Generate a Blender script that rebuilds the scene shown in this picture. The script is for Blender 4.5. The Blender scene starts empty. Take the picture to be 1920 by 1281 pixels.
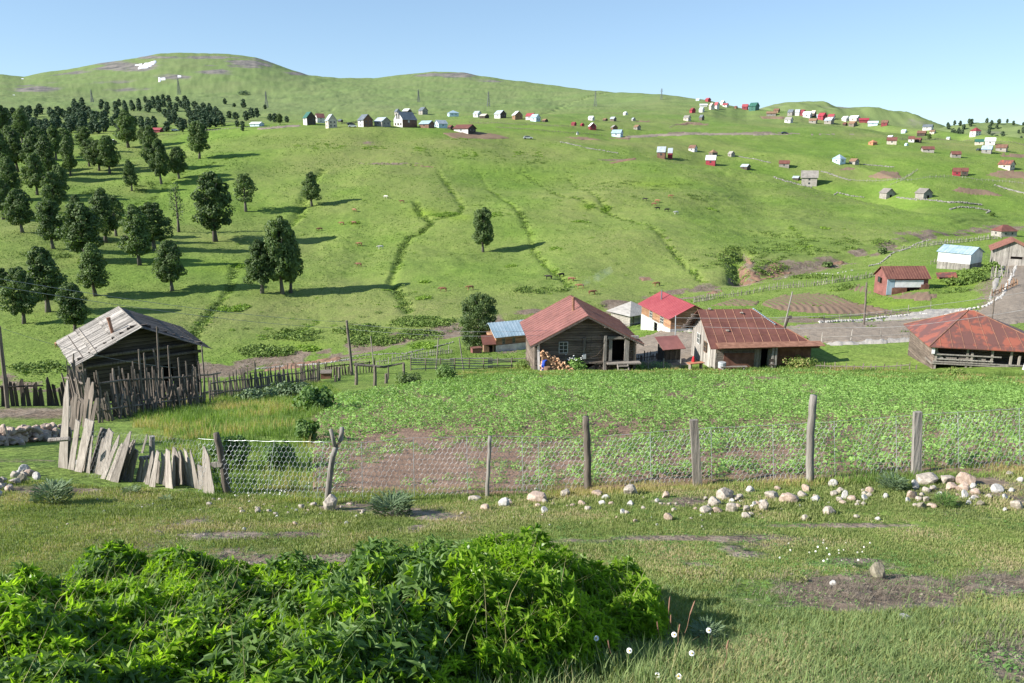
import bpy, bmesh, math, random
import numpy as np
from mathutils import Vector, Matrix
random.seed(7)
rng = np.random.default_rng(7)
R = math.radians
S = bpy.context.scene
C = S.collection

# ---------------------------------------------------------------- camera
F = 1493.3
PITCH = R(13.57)
CP, SP = math.cos(PITCH), math.sin(PITCH)
cam_d = bpy.data.cameras.new('camera'); cam = bpy.data.objects.new('camera', cam_d); C.objects.link(cam)
cam.location = (0, 0, 0); cam.rotation_euler = (R(90) - PITCH, 0, 0)
cam_d.lens = 28.0; cam_d.sensor_width = 36.0; cam_d.clip_start = 0.1; cam_d.clip_end = 9000
S.camera = cam
# ---------------------------------------------------------------- light
SUN_EL, SUN_AZ = R(30), R(17)          # azimuth: from pure left turned towards the camera side
sd = Vector((-math.cos(SUN_AZ)*math.cos(SUN_EL), -math.sin(SUN_AZ)*math.cos(SUN_EL), math.sin(SUN_EL)))
sl = bpy.data.lights.new('sun', 'SUN'); sl.energy = 5.0; sl.angle = R(0.53); sl.color = (1.0, 0.955, 0.88)
so = bpy.data.objects.new('sun', sl); C.objects.link(so)
so.rotation_euler = sd.to_track_quat('Z', 'Y').to_euler()
W = bpy.data.worlds.new('World'); S.world = W; W.use_nodes = True
wn = W.node_tree; sky = wn.nodes.new('ShaderNodeTexSky'); sky.sky_type = 'NISHITA'
sky.sun_disc = False; sky.sun_elevation = SUN_EL; sky.sun_rotation = math.atan2(sd.x, sd.y)
sky.altitude = 2000; sky.air_density = 1.0; sky.dust_density = 0.15; sky.ozone_density = 1.0
gm_ = wn.nodes.new('ShaderNodeGamma'); gm_.inputs[1].default_value = .6; wn.links.new(sky.outputs[0], gm_.inputs[0])
sk_ = wn.nodes.new('ShaderNodeMix'); sk_.data_type = 'RGBA'; sk_.blend_type = 'MULTIPLY'; sk_.inputs[0].default_value = 1; sk_.inputs[7].default_value = (.80, .99, 1.17, 1)
wn.links.new(gm_.outputs[0], sk_.inputs[6]); wn.links.new(sk_.outputs[2], wn.nodes['Background'].inputs[0]); wn.nodes['Background'].inputs[1].default_value = 0.15
S.view_settings.view_transform = 'Standard'; S.view_settings.look = 'None'
S.view_settings.exposure = 0.95; S.view_settings.gamma = 1.0
S.render.engine = 'CYCLES'

# ---------------------------------------------------------------- projection helpers
def T(v): return np.tan(PITCH + np.arctan((np.asarray(v, float)-640.5)/F))
def pix(u, v, Y):                       # world point at forward distance Y seen at pixel (u, v)
    z = -T(v)*Y; dep = Y*CP - z*SP
    return np.stack([(np.asarray(u, float)-960)/F*dep, np.broadcast_to(np.asarray(Y, float), np.shape(z)), z], -1)
def proj(p):
    p = np.asarray(p, float); dep = p[..., 1]*CP - p[..., 2]*SP
    up = p[..., 1]*SP + p[..., 2]*CP
    return 960 + F*p[..., 0]/dep, 640.5 - F*up/dep
def hashn(ix, iy, s):
    n = (ix.astype(np.int64)*374761393 + iy.astype(np.int64)*668265263 + s*1274126177) & 0xffffffff
    n = ((n ^ (n >> 13))*1274126177) & 0xffffffff
    return ((n ^ (n >> 16)) & 0xffff)/65535.0
def vnoise(x, y, s=0):
    x = np.asarray(x, float); y = np.asarray(y, float)
    ix = np.floor(x); iy = np.floor(y); fx = x-ix; fy = y-iy
    fx = fx*fx*(3-2*fx); fy = fy*fy*(3-2*fy)
    a = hashn(ix, iy, s); b = hashn(ix+1, iy, s); c = hashn(ix, iy+1, s); d = hashn(ix+1, iy+1, s)
    return (a*(1-fx)+b*fx)*(1-fy)+(c*(1-fx)+d*fx)*fy
def fbm(x, y, s=0, o=4):
    t = 0; a = .5; tot = 0
    for i in range(o):
        t = t + a*(vnoise(x*2**i+17*i, y*2**i-9*i, s+i)-.5); tot += a; a *= .5
    return t/tot*2
def pchip(x, y, xq):                    # y: (n, m) ; returns (len(xq), m)
    x = np.asarray(x, float); y = np.asarray(y, float); h = np.diff(x)[:, None]; d = np.diff(y, axis=0)/h
    m = np.zeros_like(y)
    w1 = 2*h[1:]+h[:-1]; w2 = h[1:]+2*h[:-1]
    ok = d[:-1]*d[1:] > 0
    with np.errstate(all='ignore'):
        hm = (w1+w2)/(w1/d[:-1]+w2/d[1:])
    m[1:-1] = np.where(ok, hm, 0); m[0] = d[0]; m[-1] = d[-1]
    i = np.clip(np.searchsorted(x, xq, 'right')-1, 0, len(x)-2)
    hh = (x[i+1]-x[i])[:, None]; t = ((xq-x[i])[:, None])/hh
    return (2*t**3-3*t**2+1)*y[i]+(t**3-2*t**2+t)*hh*m[i]+(-2*t**3+3*t**2)*y[i+1]+(t**3-t**2)*hh*m[i+1]
def inpoly(u, v, poly):
    u = np.asarray(u); v = np.asarray(v); c = np.zeros(u.shape, bool); n = len(poly)
    for i in range(n):
        x1, y1 = poly[i]; x2, y2 = poly[(i+1) % n]
        if y1 == y2: continue
        k = ((y1 > v) != (y2 > v)) & (u < (x2-x1)*(v-y1)/(y2-y1)+x1)
        c ^= k
    return c

# ---------------------------------------------------------------- materials
MATS = {}
def nodes(name):
    m = bpy.data.materials.new(name); m.use_nodes = True; nt = m.node_tree
    b = nt.nodes['Principled BSDF']; b.inputs['Roughness'].default_value = .85
    b.inputs['Specular IOR Level'].default_value = .25
    return m, nt, b
def N(nt, t, **k):
    n = nt.nodes.new(t)
    for a, v in k.items():
        if a.startswith('i_'): n.inputs[a[2:].replace('_', ' ')].default_value = v
        else: setattr(n, a, v)
    return n
def mixc(nt, fac, a, b, mode='MIX'):
    n = nt.nodes.new('ShaderNodeMix'); n.data_type = 'RGBA'; n.blend_type = mode
    for s, v in ((n.inputs[0], fac), (n.inputs[6], a), (n.inputs[7], b)):
        if hasattr(v, 'is_output'): nt.links.new(v, s)
        elif isinstance(v, (tuple, list)): s.default_value = tuple(v)+((1,) if len(v) == 3 else ())
        else: s.default_value = v
    return n.outputs[2]
def mth(nt, op, a, b=0.0, c=0.0, clamp=False):
    n = nt.nodes.new('ShaderNodeMath'); n.operation = op; n.use_clamp = clamp
    for s, v in zip(n.inputs, (a, b, c)):
        if hasattr(v, 'is_output'): nt.links.new(v, s)
        else: s.default_value = v
    return n.outputs[0]
def ramp(nt, f, stops):
    n = nt.nodes.new('ShaderNodeValToRGB'); e = n.color_ramp.elements
    e[0].position, e[1].position = stops[0][0], stops[-1][0]
    e[0].color = tuple(stops[0][1])+(1,); e[1].color = tuple(stops[-1][1])+(1,)
    for p, c in stops[1:-1]:
        x = e.new(p); x.color = tuple(c)+(1,)
    nt.links.new(f, n.inputs[0]); return n.outputs[0]
def noise(nt, scale, det=4, rough=.55, vec=None, stretch=None):
    n = N(nt, 'ShaderNodeTexNoise'); n.inputs['Scale'].default_value = scale
    n.inputs['Detail'].default_value = det; n.inputs['Roughness'].default_value = rough
    if vec is None:
        vec = N(nt, 'ShaderNodeTexCoord').outputs['Object']
    if stretch:
        mp = N(nt, 'ShaderNodeMapping'); mp.inputs['Scale'].default_value = stretch
        nt.links.new(vec, mp.inputs[0]); vec = mp.outputs[0]
    nt.links.new(vec, n.inputs['Vector']); return n.outputs[0]
def bump(nt, b, h, st, dist):
    n = N(nt, 'ShaderNodeBump'); n.inputs['Strength'].default_value = st; n.inputs['Distance'].default_value = dist
    nt.links.new(h, n.inputs['Height']); nt.links.new(n.outputs[0], b.inputs['Normal'])
def wood(name, dark, light, rough=.9, st=(3, 3, 30), sc=1.0, rand=.35):
    m, nt, b = nodes(name)
    g = noise(nt, 1.2*sc, 5, .65, stretch=st); g2 = noise(nt, .7*sc, 3)
    oi = N(nt, 'ShaderNodeObjectInfo').outputs['Random']
    f = mth(nt, 'ADD', mth(nt, 'MULTIPLY', g, .8), mth(nt, 'MULTIPLY', g2, .4))
    c = ramp(nt, f, [(.38, dark), (.78, light)])
    ti = N(nt, 'ShaderNodeAttribute', attribute_name='tint').outputs['Fac']
    k = mth(nt, 'ADD', 1-rand/2, mth(nt, 'MULTIPLY', oi, rand))
    k = mth(nt, 'MULTIPLY', k, mth(nt, 'ADD', 1.0, mth(nt, 'MULTIPLY', ti, .85)))
    mm = nt.nodes.new('ShaderNodeVectorMath'); mm.operation = 'SCALE'; nt.links.new(c, mm.inputs[0]); nt.links.new(k, mm.inputs['Scale'])
    nt.links.new(mm.outputs[0], b.inputs['Base Color']); b.inputs['Roughness'].default_value = rough
    bump(nt, b, g, .9, .035); MATS[name] = m; return m
def paint(name, a, bcol, sc=.8, rough=.6, stretch=(1, 1, 1), thr=(.4, .65), spec=.3, metal=0, ribs=None):
    m, nt, b = nodes(name)
    g = noise(nt, sc, 6, .65, stretch=stretch)
    c = ramp(nt, g, [(thr[0], a), (thr[1], bcol)])
    nt.links.new(c, b.inputs['Base Color']); b.inputs['Roughness'].default_value = rough
    b.inputs['Specular IOR Level'].default_value = spec; b.inputs['Metallic'].default_value = metal
    if ribs:
        tc = N(nt, 'ShaderNodeTexCoord').outputs['Object']; w = N(nt, 'ShaderNodeTexWave'); w.bands_direction = ribs[0]
        w.inputs['Scale'].default_value = ribs[1]; w.inputs['Distortion'].default_value = 0
        nt.links.new(tc, w.inputs['Vector']); bump(nt, b, w.outputs[1], .6, ribs[2])
    else: bump(nt, b, g, .15, .03)
    MATS[name] = m; return m
wood('weathered_wood', (.055, .045, .037), (.24, .20, .165), st=(9, 9, .9))
wood('dark_wood', (.028, .022, .018), (.12, .098, .08), st=(9, 9, .9))
wood('pale_wood', (.12, .10, .085), (.38, .34, .295), st=(16, 16, 1.2))
wood('silver_wood', (.13, .115, .10), (.40, .37, .33), st=(12, 12, 1))
wood('brown_wood', (.10, .055, .035), (.30, .19, .12), st=(9, 9, .9))
wood('log_wall', (.045, .034, .027), (.23, .18, .145), st=(.6, .6, 9))
wood('log_dark', (.03, .024, .02), (.13, .105, .088), st=(.6, .6, 9))
paint('wall_stone', (.17, .16, .14), (.36, .34, .31), sc=1.5)
wood('log_wall_orange', (.17, .085, .045), (.42, .25, .15), st=(.6, .6, 9))
wood('shingle_grey', (.16, .15, .14), (.38, .36, .33), st=(6, .7, 6))
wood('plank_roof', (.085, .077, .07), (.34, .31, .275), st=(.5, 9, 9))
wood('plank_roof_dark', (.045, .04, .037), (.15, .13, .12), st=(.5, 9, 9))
wood('fresh_wood', (.34, .17, .085), (.70, .46, .28))
wood('bark', (.05, .042, .035), (.20, .18, .155), st=(4, 4, 1))
paint('rust_roof', (.105, .042, .034), (.21, .088, .066), sc=.55, rough=.62, thr=(.3, .72))
paint('rust_seam', (.20, .095, .06), (.33, .17, .11), sc=2)
paint('maroon_roof', (.20, .085, .075), (.30, .125, .11), sc=.5, rough=.55)
paint('orange_rust', (.15, .07, .058), (.29, .095, .062), sc=.55, rough=.55, stretch=(1.6, 1.6, .5), thr=(.49, .57))
paint('red_roof', (.29, .06, .068), (.37, .09, .095), sc=.3, rough=.5)
paint('crimson', (.27, .035, .05), (.35, .05, .07), rough=.6)
paint('dark_red', (.17, .03, .04), (.25, .05, .055), rough=.7)
paint('grey_metal', (.30, .34, .37), (.42, .46, .49), rough=.5)
paint('dark_metal', (.10, .12, .14), (.17, .19, .21), rough=.5)
paint('blue_metal', (.26, .36, .43), (.38, .47, .54), rough=.5)
paint('white_metal', (.62, .64, .66), (.78, .79, .80), rough=.5)
paint('light_blue', (.42, .55, .62), (.58, .68, .73), rough=.6)
paint('green_metal', (.03, .10, .075), (.05, .15, .11), rough=.5)
paint('whitewash', (.46, .44, .41), (.68, .67, .64), sc=1.4)
paint('beige', (.42, .37, .30), (.60, .54, .46), sc=1.0)
paint('orange_brick', (.36, .15, .08), (.50, .24, .14), sc=1.0)
paint('concrete', (.38, .36, .33), (.55, .52, .48), sc=1.5)
paint('brown_paint', (.14, .075, .05), (.22, .12, .085), sc=1.0)
paint('rust_sheet', (.13, .055, .038), (.25, .125, .09), sc=1.0, rough=.7)
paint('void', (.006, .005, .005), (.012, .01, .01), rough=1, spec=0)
paint('glass', (.02, .025, .03), (.05, .06, .07), rough=.15, spec=.6)
paint('wire', (.36, .38, .40), (.48, .50, .52), rough=.4, spec=.5, metal=.3)
paint('cable', (.28, .28, .28), (.38, .38, .38), rough=.6)
paint('stone_pale', (.22, .185, .15), (.44, .385, .325), sc=5, thr=(.3, .6))
paint('stone_pink', (.24, .165, .125), (.46, .36, .29), sc=5, thr=(.3, .6))
paint('stone_grey', (.26, .25, .23), (.48, .46, .43), sc=5, thr=(.3, .6))
paint('stone_brown', (.13, .115, .075), (.26, .23, .17), sc=6, thr=(.3, .6))
paint('lichen', (.7, .35, .02), (.8, .45, .05), sc=20)
paint('hide_tan', (.26, .12, .06), (.38, .20, .11)); paint('hide_brown', (.16, .07, .04), (.26, .12, .07))
paint('hide_black', (.015, .013, .012), (.04, .035, .03)); paint('hide_white', (.5, .47, .42), (.75, .72, .67))
paint('pylon_grey', (.10, .11, .12), (.18, .19, .20)); paint('blue_cloth', (.01, .05, .35), (.02, .08, .45))
paint('skin', (.45, .24, .17), (.5, .28, .2)); paint('red_cloth', (.5, .02, .03), (.6, .03, .04))
paint('snow_m', (.82, .84, .87), (.90, .91, .93), sc=.02); paint('petal', (.8, .8, .8), (.9, .9, .88)); paint('yolk', (.75, .42, .01), (.85, .5, .02))
paint('pinkflower', (.55, .33, .33), (.7, .5, .48)); paint('dry_stalk', (.24, .13, .09), (.36, .22, .15)); paint('tarp', (.6, .6, .6), (.8, .8, .8))
paint('rubber', (.02, .02, .02), (.04, .04, .04)); paint('car_white', (.7, .7, .7), (.8, .8, .8), rough=.3); paint('car_dark', (.03, .04, .06), (.06, .07, .10), rough=.3)
paint('zinc', (.35, .37, .38), (.5, .52, .53), rough=.4)

def leafmat(name, dark, light, rough=.5, trans=.25, sc=.35, spec=.3, tintamt=.8, yellow=None):
    m, nt, b = nodes(name)
    g = noise(nt, sc, 3)
    ti = N(nt, 'ShaderNodeAttribute', attribute_name='tint').outputs['Fac']
    oi = N(nt, 'ShaderNodeObjectInfo').outputs['Random']
    f = mth(nt, 'ADD', mth(nt, 'MULTIPLY', g, .5), mth(nt, 'MULTIPLY', ti, tintamt))
    f = mth(nt, 'ADD', f, mth(nt, 'MULTIPLY', mth(nt, 'SUBTRACT', oi, .5), .3), clamp=True)
    c = ramp(nt, f, [(.15, dark), (.95, light)] if yellow is None else [(.1, dark), (.8, light), (.97, yellow)])
    nt.links.new(c, b.inputs['Base Color']); b.inputs['Roughness'].default_value = rough; b.inputs['Specular IOR Level'].default_value = spec
    if trans:
        tr = N(nt, 'ShaderNodeBsdfTranslucent'); br = mixc(nt, 1.0, c, (1.5, 1.7, .6), 'MULTIPLY'); nt.links.new(br, tr.inputs[0])
        mx = N(nt, 'ShaderNodeMixShader'); mx.inputs[0].default_value = trans
        nt.links.new(b.outputs[0], mx.inputs[1]); nt.links.new(tr.outputs[0], mx.inputs[2])
        nt.links.new(mx.outputs[0], nt.nodes['Material Output'].inputs[0])
    MATS[name] = m; return m
leafmat('beech', (.04, .072, .024), (.15, .215, .07), trans=.25, sc=.25, rough=.6)
leafmat('beech_light', (.05, .085, .025), (.13, .19, .06), trans=.18, sc=.25, rough=.6)
leafmat('far_leaf', (.045, .08, .048), (.10, .15, .08), trans=.1, sc=.1, rough=.7)
leafmat('laurel', (.04, .115, .012), (.31, .45, .05), rough=.36, trans=.48, sc=2.5, spec=.45, yellow=(.48, .50, .09))
leafmat('nettle', (.055, .12, .025), (.17, .26, .075), rough=.55, trans=.3, sc=2)
leafmat('herb', (.08, .17, .045), (.18, .30, .09), rough=.5, trans=.3, sc=2)
leafmat('potato', (.045, .115, .02), (.27, .43, .115), rough=.55, trans=.3, sc=.12, tintamt=.9)
leafmat('turf', (.105, .14, .045), (.25, .28, .10), rough=.7, trans=.25, sc=.9, yellow=(.36, .30, .18))
leafmat('grass_long', (.075, .12, .04), (.22, .29, .11), rough=.7, trans=.3, sc=.8, yellow=(.36, .32, .16))
leafmat('weeds', (.06, .115, .025), (.21, .30, .07), rough=.7, trans=.3, sc=.6, yellow=(.36, .30, .13))
leafmat('meadow', (.10, .17, .03), (.20, .29, .06), rough=.8, trans=.1, sc=.06, tintamt=.7)
leafmat('fern', (.09, .17, .02), (.20, .31, .035), rough=.6, trans=.2, sc=.1)
leafmat('scrub', (.06, .11, .02), (.15, .22, .04), rough=.7, trans=.1, sc=.1)
leafmat('silver_leaf', (.07, .115, .05), (.21, .28, .15), rough=.6, trans=.15, sc=2)
leafmat('straw', (.075, .055, .042), (.24, .20, .155), rough=.9, trans=.1, sc=1)

# ---------------------------------------------------------------- mesh helpers
def tag(o, label=None, cat=None, group=None, kind=None):
    if label: o['label'] = label
    if cat: o['category'] = cat
    if group: o['group'] = group
    if kind: o['kind'] = kind
    return o
def mesh_np(name, V, faces, mat, parent=None, tint=None, smooth=False, mats=None, midx=None):
    """faces: list of (n,k) int arrays"""
    me = bpy.data.meshes.new(name); V = np.asarray(V, np.float32); me.vertices.add(len(V)); me.vertices.foreach_set('co', V.ravel())
    faces = [np.asarray(f, np.int32) for f in faces if len(f)]
    nl = sum(f.size for f in faces); npoly = sum(len(f) for f in faces)
    me.loops.add(nl); me.polygons.add(npoly)
    me.loops.foreach_set('vertex_index', np.concatenate([f.ravel() for f in faces]))
    tot = np.concatenate([np.full(len(f), f.shape[1], np.int32) for f in faces]); st = np.concatenate([[0], np.cumsum(tot)[:-1]]).astype(np.int32)
    me.polygons.foreach_set('loop_start', st); me.polygons.foreach_set('loop_total', tot)
    me.polygons.foreach_set('use_smooth', np.full(npoly, bool(smooth)))
    if tint is not None:
        a = me.attributes.new('tint', 'FLOAT', 'POINT'); a.data.foreach_set('value', np.asarray(tint, np.float32))
    for m in (mats or [mat]): me.materials.append(MATS[m] if isinstance(m, str) else m)
    if midx is not None: me.polygons.foreach_set('material_index', np.asarray(midx, np.int32))
    me.update(calc_edges=True); me.validate()
    o = bpy.data.objects.new(name, me); C.objects.link(o); o.parent = parent
    return o
class MB:
    def __init__(s): s.v = []; s.f = []; s.t = []
    def add(s, vs, fs, tint=0.0):
        n = len(s.v); s.v += [tuple(map(float, p)) for p in vs]; s.f += [tuple(n+i for i in f) for f in fs]; s.t += [tint]*len(vs)
    def box(s, x0, x1, y0, y1, z0, z1, tint=0.0, M=None, jit=0):
        vs = [Vector((x, y, z)) for z in (z0, z1) for x, y in ((x0, y0), (x1, y0), (x1, y1), (x0, y1))]
        if jit: vs = [p+Vector([random.uniform(-jit, jit) for _ in range(3)]) for p in vs]
        if M is not None: vs = [M @ p for p in vs]
        s.add(vs, [(3, 2, 1, 0), (4, 5, 6, 7), (0, 1, 5, 4), (1, 2, 6, 5), (2, 3, 7, 6), (3, 0, 4, 7)], tint)
    def prism(s, poly, d, tint=0.0):          # poly: 3D points (ccw seen against d) extruded by vector d
        n = len(poly); d = Vector(d); a = [Vector(p) for p in poly]
        s.add(a+[p+d for p in a], [tuple(range(n))[::-1], tuple(range(n, 2*n))]+[(i, (i+1) % n, n+(i+1) % n, n+i) for i in range(n)], tint)
    def tube(s, pts, rad, k=6, tint=0.0, cap=True):
        pts = [Vector(p) for p in pts]; rs = rad if isinstance(rad, (list, tuple)) else [rad]*len(pts)
        vs = []; up = Vector((0, 0, 1))
        for i, p in enumerate(pts):
            d = (pts[min(i+1, len(pts)-1)]-pts[max(i-1, 0)]).normalized()
            a = d.cross(up if abs(d.z) < .9 else Vector((1, 0, 0))).normalized(); b = d.cross(a)
            vs += [p+(a*math.cos(2*math.pi*j/k)+b*math.sin(2*math.pi*j/k))*rs[i] for j in range(k)]
        fs = []
        for i in range(len(pts)-1):
            for j in range(k): fs.append((i*k+j, i*k+(j+1) % k, (i+1)*k+(j+1) % k, (i+1)*k+j))
        if cap: fs += [tuple(range(k))[::-1], tuple((len(pts)-1)*k+j for j in range(k))]
        s.add(vs, fs, tint)
    def build(s, name, mat, parent=None, smooth=False):
        by = {}
        for f in s.f: by.setdefault(len(f), []).append(f)
        return mesh_np(name, s.v, [np.array(x) for x in by.values()], mat, parent, tint=s.t, smooth=smooth)
def empty(name, loc, rz=0, label=None, cat=None, group=None):
    o = bpy.data.objects.new(name, None); C.objects.link(o); o.location = tuple(map(float, loc)); o.rotation_euler = (0, 0, rz)
    o.empty_display_size = .2; return tag(o, label, cat, group)
def copy_tree(o, kids=None):
    c = o.copy(); C.objects.link(c)
    for k in list(o.children):
        d = k.copy(); C.objects.link(d); d.parent = c
        for g in list(k.children):
            e = g.copy(); C.objects.link(e); e.parent = d
    return c
def rotz(a):
    c, s = np.cos(a), np.sin(a); z = np.zeros_like(c); o = np.ones_like(c)
    return np.stack([np.stack([c, -s, z], -1), np.stack([s, c, z], -1), np.stack([z, z, o], -1)], -2)
def frames(n, a):                       # rotation matrices whose z axis is n, spun by a
    n = n/np.linalg.norm(n, axis=-1, keepdims=True)
    h = np.where(np.abs(n[:, 2:3]) > .95, np.array([[1., 0, 0]]), np.array([[0, 0, 1.]]))
    x = np.cross(h, n); x /= np.linalg.norm(x, axis=-1, keepdims=True); y = np.cross(n, x)
    M = np.stack([x, y, n], -1)
    return M @ rotz(a)
def scatter(tv, tf, P, M, sc, tint, tt=None):
    """copies of a template joined into one mesh's arrays"""
    tv = np.asarray(tv, float); n = len(P); k = len(tv)
    sc = np.asarray(sc, float); sc = sc[:, None, None] if sc.ndim == 1 else sc[:, None, :]
    V = np.einsum('nij,nkj->nki', M, tv[None]*sc)+P[:, None]
    off = (np.arange(n)*k)[:, None, None]
    fs = [(np.asarray(f)[None]+off).reshape(-1, np.asarray(f).shape[1]) for f in tf]
    t = np.repeat(tint, k).reshape(n, k)
    if tt is not None: t = t+np.asarray(tt)[None]
    return V.reshape(-1, 3), fs, t.ravel()
def join(parts):
    V = []; F4 = []; F3 = []; Tt = []; off = 0
    for v, fs, t in parts:
        V.append(v); Tt.append(t)
        for f in fs: (F4 if f.shape[1] == 4 else F3).append(f+off)
        off += len(v)
    out = []
    if F4: out.append(np.concatenate(F4))
    if F3: out.append(np.concatenate(F3))
    return np.concatenate(V), out, np.concatenate(Tt)
# ---------------------------------------------------------------- terrain
RN = ['nb', 'a11', 'a10', 'fence', 'mid', 'fend', 'r1', 'r2', 'r3', 's1', 's', 's2', 'h1', 'h2', 'h3', 'edge', 'edge2', 'dip', 'f1', 'f2', 'sky']
COLS = {
 -1600: [(1281,3.6),(1100,6.7),(1000,9.5),(905,14),(800,30),(770,37),(758,48),(750,60),(745,75),(738,100),(733,110),(705,116),(620,140),(500,190),(380,270),(300,390),(262,480),(240,620),(222,750),(185,1300),(150,2600)],
 0:    [(1281,3.6),(1100,6.7),(1000,9.5),(890,14.5),(795,30),(762,37),(750,48),(745,60),(742,75),(735,100),(730,110),(705,116),(620,140),(500,190),(380,270),(285,390),(252,480),(232,620),(218,750),(185,1300),(150,2600)],
 250:  [(1281,3.6),(1100,6.7),(1000,9.5),(915,13.6),(800,28),(766,37),(752,47),(743,60),(738,75),(730,98),(722,112),(695,120),(600,150),(495,200),(378,280),(285,395),(248,480),(234,640),(212,850),(178,1500),(113,2600)],
 500:  [(1281,3.6),(1100,6.7),(1000,9.5),(928,13.1),(800,24),(735,50),(722,61),(712,80),(704,100),(697,118),(692,124),(672,130),(600,155),(500,205),(380,285),(270,400),(237,450),(229,700),(212,950),(175,1500),(116,2600)],
 750:  [(1281,3.6),(1100,6.7),(1000,9.5),(932,13),(800,23.5),(708,66),(695,76),(684,92),(668,112),(652,128),(645,134),(628,139),(560,170),(470,222),(370,290),(268,400),(240,440),(232,560),(212,850),(180,1400),(147,2400)],
 1000: [(1281,3.6),(1100,6.7),(1000,9.5),(927,13),(800,23),(695,76),(686,86),(672,98),(645,122),(610,142),(600,148),(582,152),(530,180),(450,230),(370,290),(290,400),(255,450),(228,560),(215,720),(190,1200),(160,1900)],
 1250: [(1281,3.6),(1100,6.7),(1000,9.5),(912,13),(800,22.5),(692,76),(665,84),(635,96),(600,120),(566,158),(558,165),(545,170),(500,195),(430,240),(360,295),(305,370),(270,450),(250,520),(230,640),(205,850),(181,1150)],
 1450: [(1281,3.6),(1100,6.7),(1000,9.5),(905,13),(790,23),(690,74),(650,84),(618,97),(575,130),(530,185),(522,190),(505,195),(460,225),(415,265),(370,305),(330,360),(290,430),(252,540),(235,640),(220,760),(207,880)],
 1600: [(1281,3.6),(1100,6.7),(1000,9.5),(897,13),(785,23),(692,71),(650,81),(618,93),(570,130),(495,202),(487,208),(475,213),(445,240),(420,268),(390,300),(370,325),(310,410),(262,530),(242,640),(232,720),(227,770)],
 1750: [(1281,3.6),(1100,6.7),(1000,9.5),(888,13),(780,22),(698,65),(645,80),(608,95),(570,120),(455,235),(447,240),(440,246),(430,258),(420,268),(412,277),(405,285),(345,350),(290,440),(264,560),(252,640),(246,680)],
 1920: [(1281,3.6),(1100,6.7),(1000,9.5),(882,13),(775,22),(702,62),(640,78),(590,98),(550,120),(440,270),(434,276),(430,282),(422,290),(415,298),(408,305),(400,314),(345,370),(295,440),(270,520),(262,560),(258,590)],
 3600: [(1281,3.6),(1100,6.7),(1000,9.5),(880,13),(775,22),(702,62),(640,78),(590,98),(550,120),(440,270),(434,276),(430,282),(422,290),(415,298),(408,305),(400,314),(345,370),(295,440),(270,520),(262,560),(258,590)]}
SKYL = [(-1600,170),(-300,150),(0,143),(45,147),(80,140),(110,137),(180,124),(250,113),(300,104),(350,102),(430,106),(480,112),(530,130),(580,145),(640,150),(700,152),(760,145),(810,138),(870,141),(950,153),(1000,160),(1080,168),(1150,175),(1240,180),(1320,190),(1400,205),(1450,209),(1500,211),(1560,219),(1640,233),(1700,238),(1760,245),(1800,250),(1920,258),(3600,270)]
uc = np.array(list(COLS)); tabv = np.array([[p[0] for p in c] for c in COLS.values()], float); taby = np.log(np.array([[p[1] for p in c] for c in COLS.values()], float))
GU = np.concatenate([np.linspace(-1600, -60, 90)[:-1], np.linspace(-60, 1980, 960), np.linspace(1980, 3600, 90)[1:]])
gv = pchip(uc, tabv, GU); gy = pchip(uc, taby, GU)          # (U, rings)
sk = np.interp(GU, [s[0] for s in SKYL], [s[1] for s in SKYL])
sk = sk+fbm(GU/45, GU*0, 3, 4)*2.2
gv[:, -1] = sk; gv[:, -2] = np.maximum(gv[:, -2], sk+18+8*fbm(GU/160, GU*0+5, 9))
gY = np.exp(gy); gz = -T(gv)*gY
# extra rings before and after
z0 = np.full(len(GU), -1.65)
Yall = np.column_stack([np.full(len(GU), -30.), np.full(len(GU), -8.), np.full(len(GU), .2), np.full(len(GU), 1.8), gY, gY[:, -1]*1.25, gY[:, -1]*1.8])
Zall = np.column_stack([z0+2.5, z0+.3, z0, z0-.32, gz, gz[:, -1]-gY[:, -1]*.05, gz[:, -1]-gY[:, -1]*.35])
nr = [4, 6, 4, 10, 44, 40, 34, 64, 66, 14, 30, 30, 40, 40, 14, 16, 50, 60, 60, 60, 34, 16, 30, 44, 64, 8, 4]
# intervals: -30,-8,.2,1.8,nb,a11,a10,fence,mid,fend,r1,r2,r3,s1,s,s2,h1,h2,h3,edge,edge2,dip,f1,f2,sky,+,+
nr = nr[:Yall.shape[1]-1]; assert len(nr) == Yall.shape[1]-1
tq = np.concatenate([i+np.arange(n)/n for i, n in enumerate(nr)]+[[len(nr)]])
tk = np.arange(Yall.shape[1])
sgn = lambda y: np.log(np.maximum(y, 1e-6))
YY = pchip(tk, Yall.T, tq)                                  # (Tq, U)
ZZ = pchip(tk, Zall.T, tq)
def XofYZ(u, Y, Z):
    dep = Y*CP-Z*SP
    dep = np.where(dep < 3.3, 3.3+0.0*dep, dep); return (u-960)/F*dep
XX = XofYZ(GU[None], YY, ZZ)
def at_arrays():
    d = YY*CP-ZZ*SP; return 640.5-F*(YY*SP+ZZ*CP)/np.maximum(d, .5)
VV = at_arrays()
tmin = np.searchsorted(tq, 3)
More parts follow.
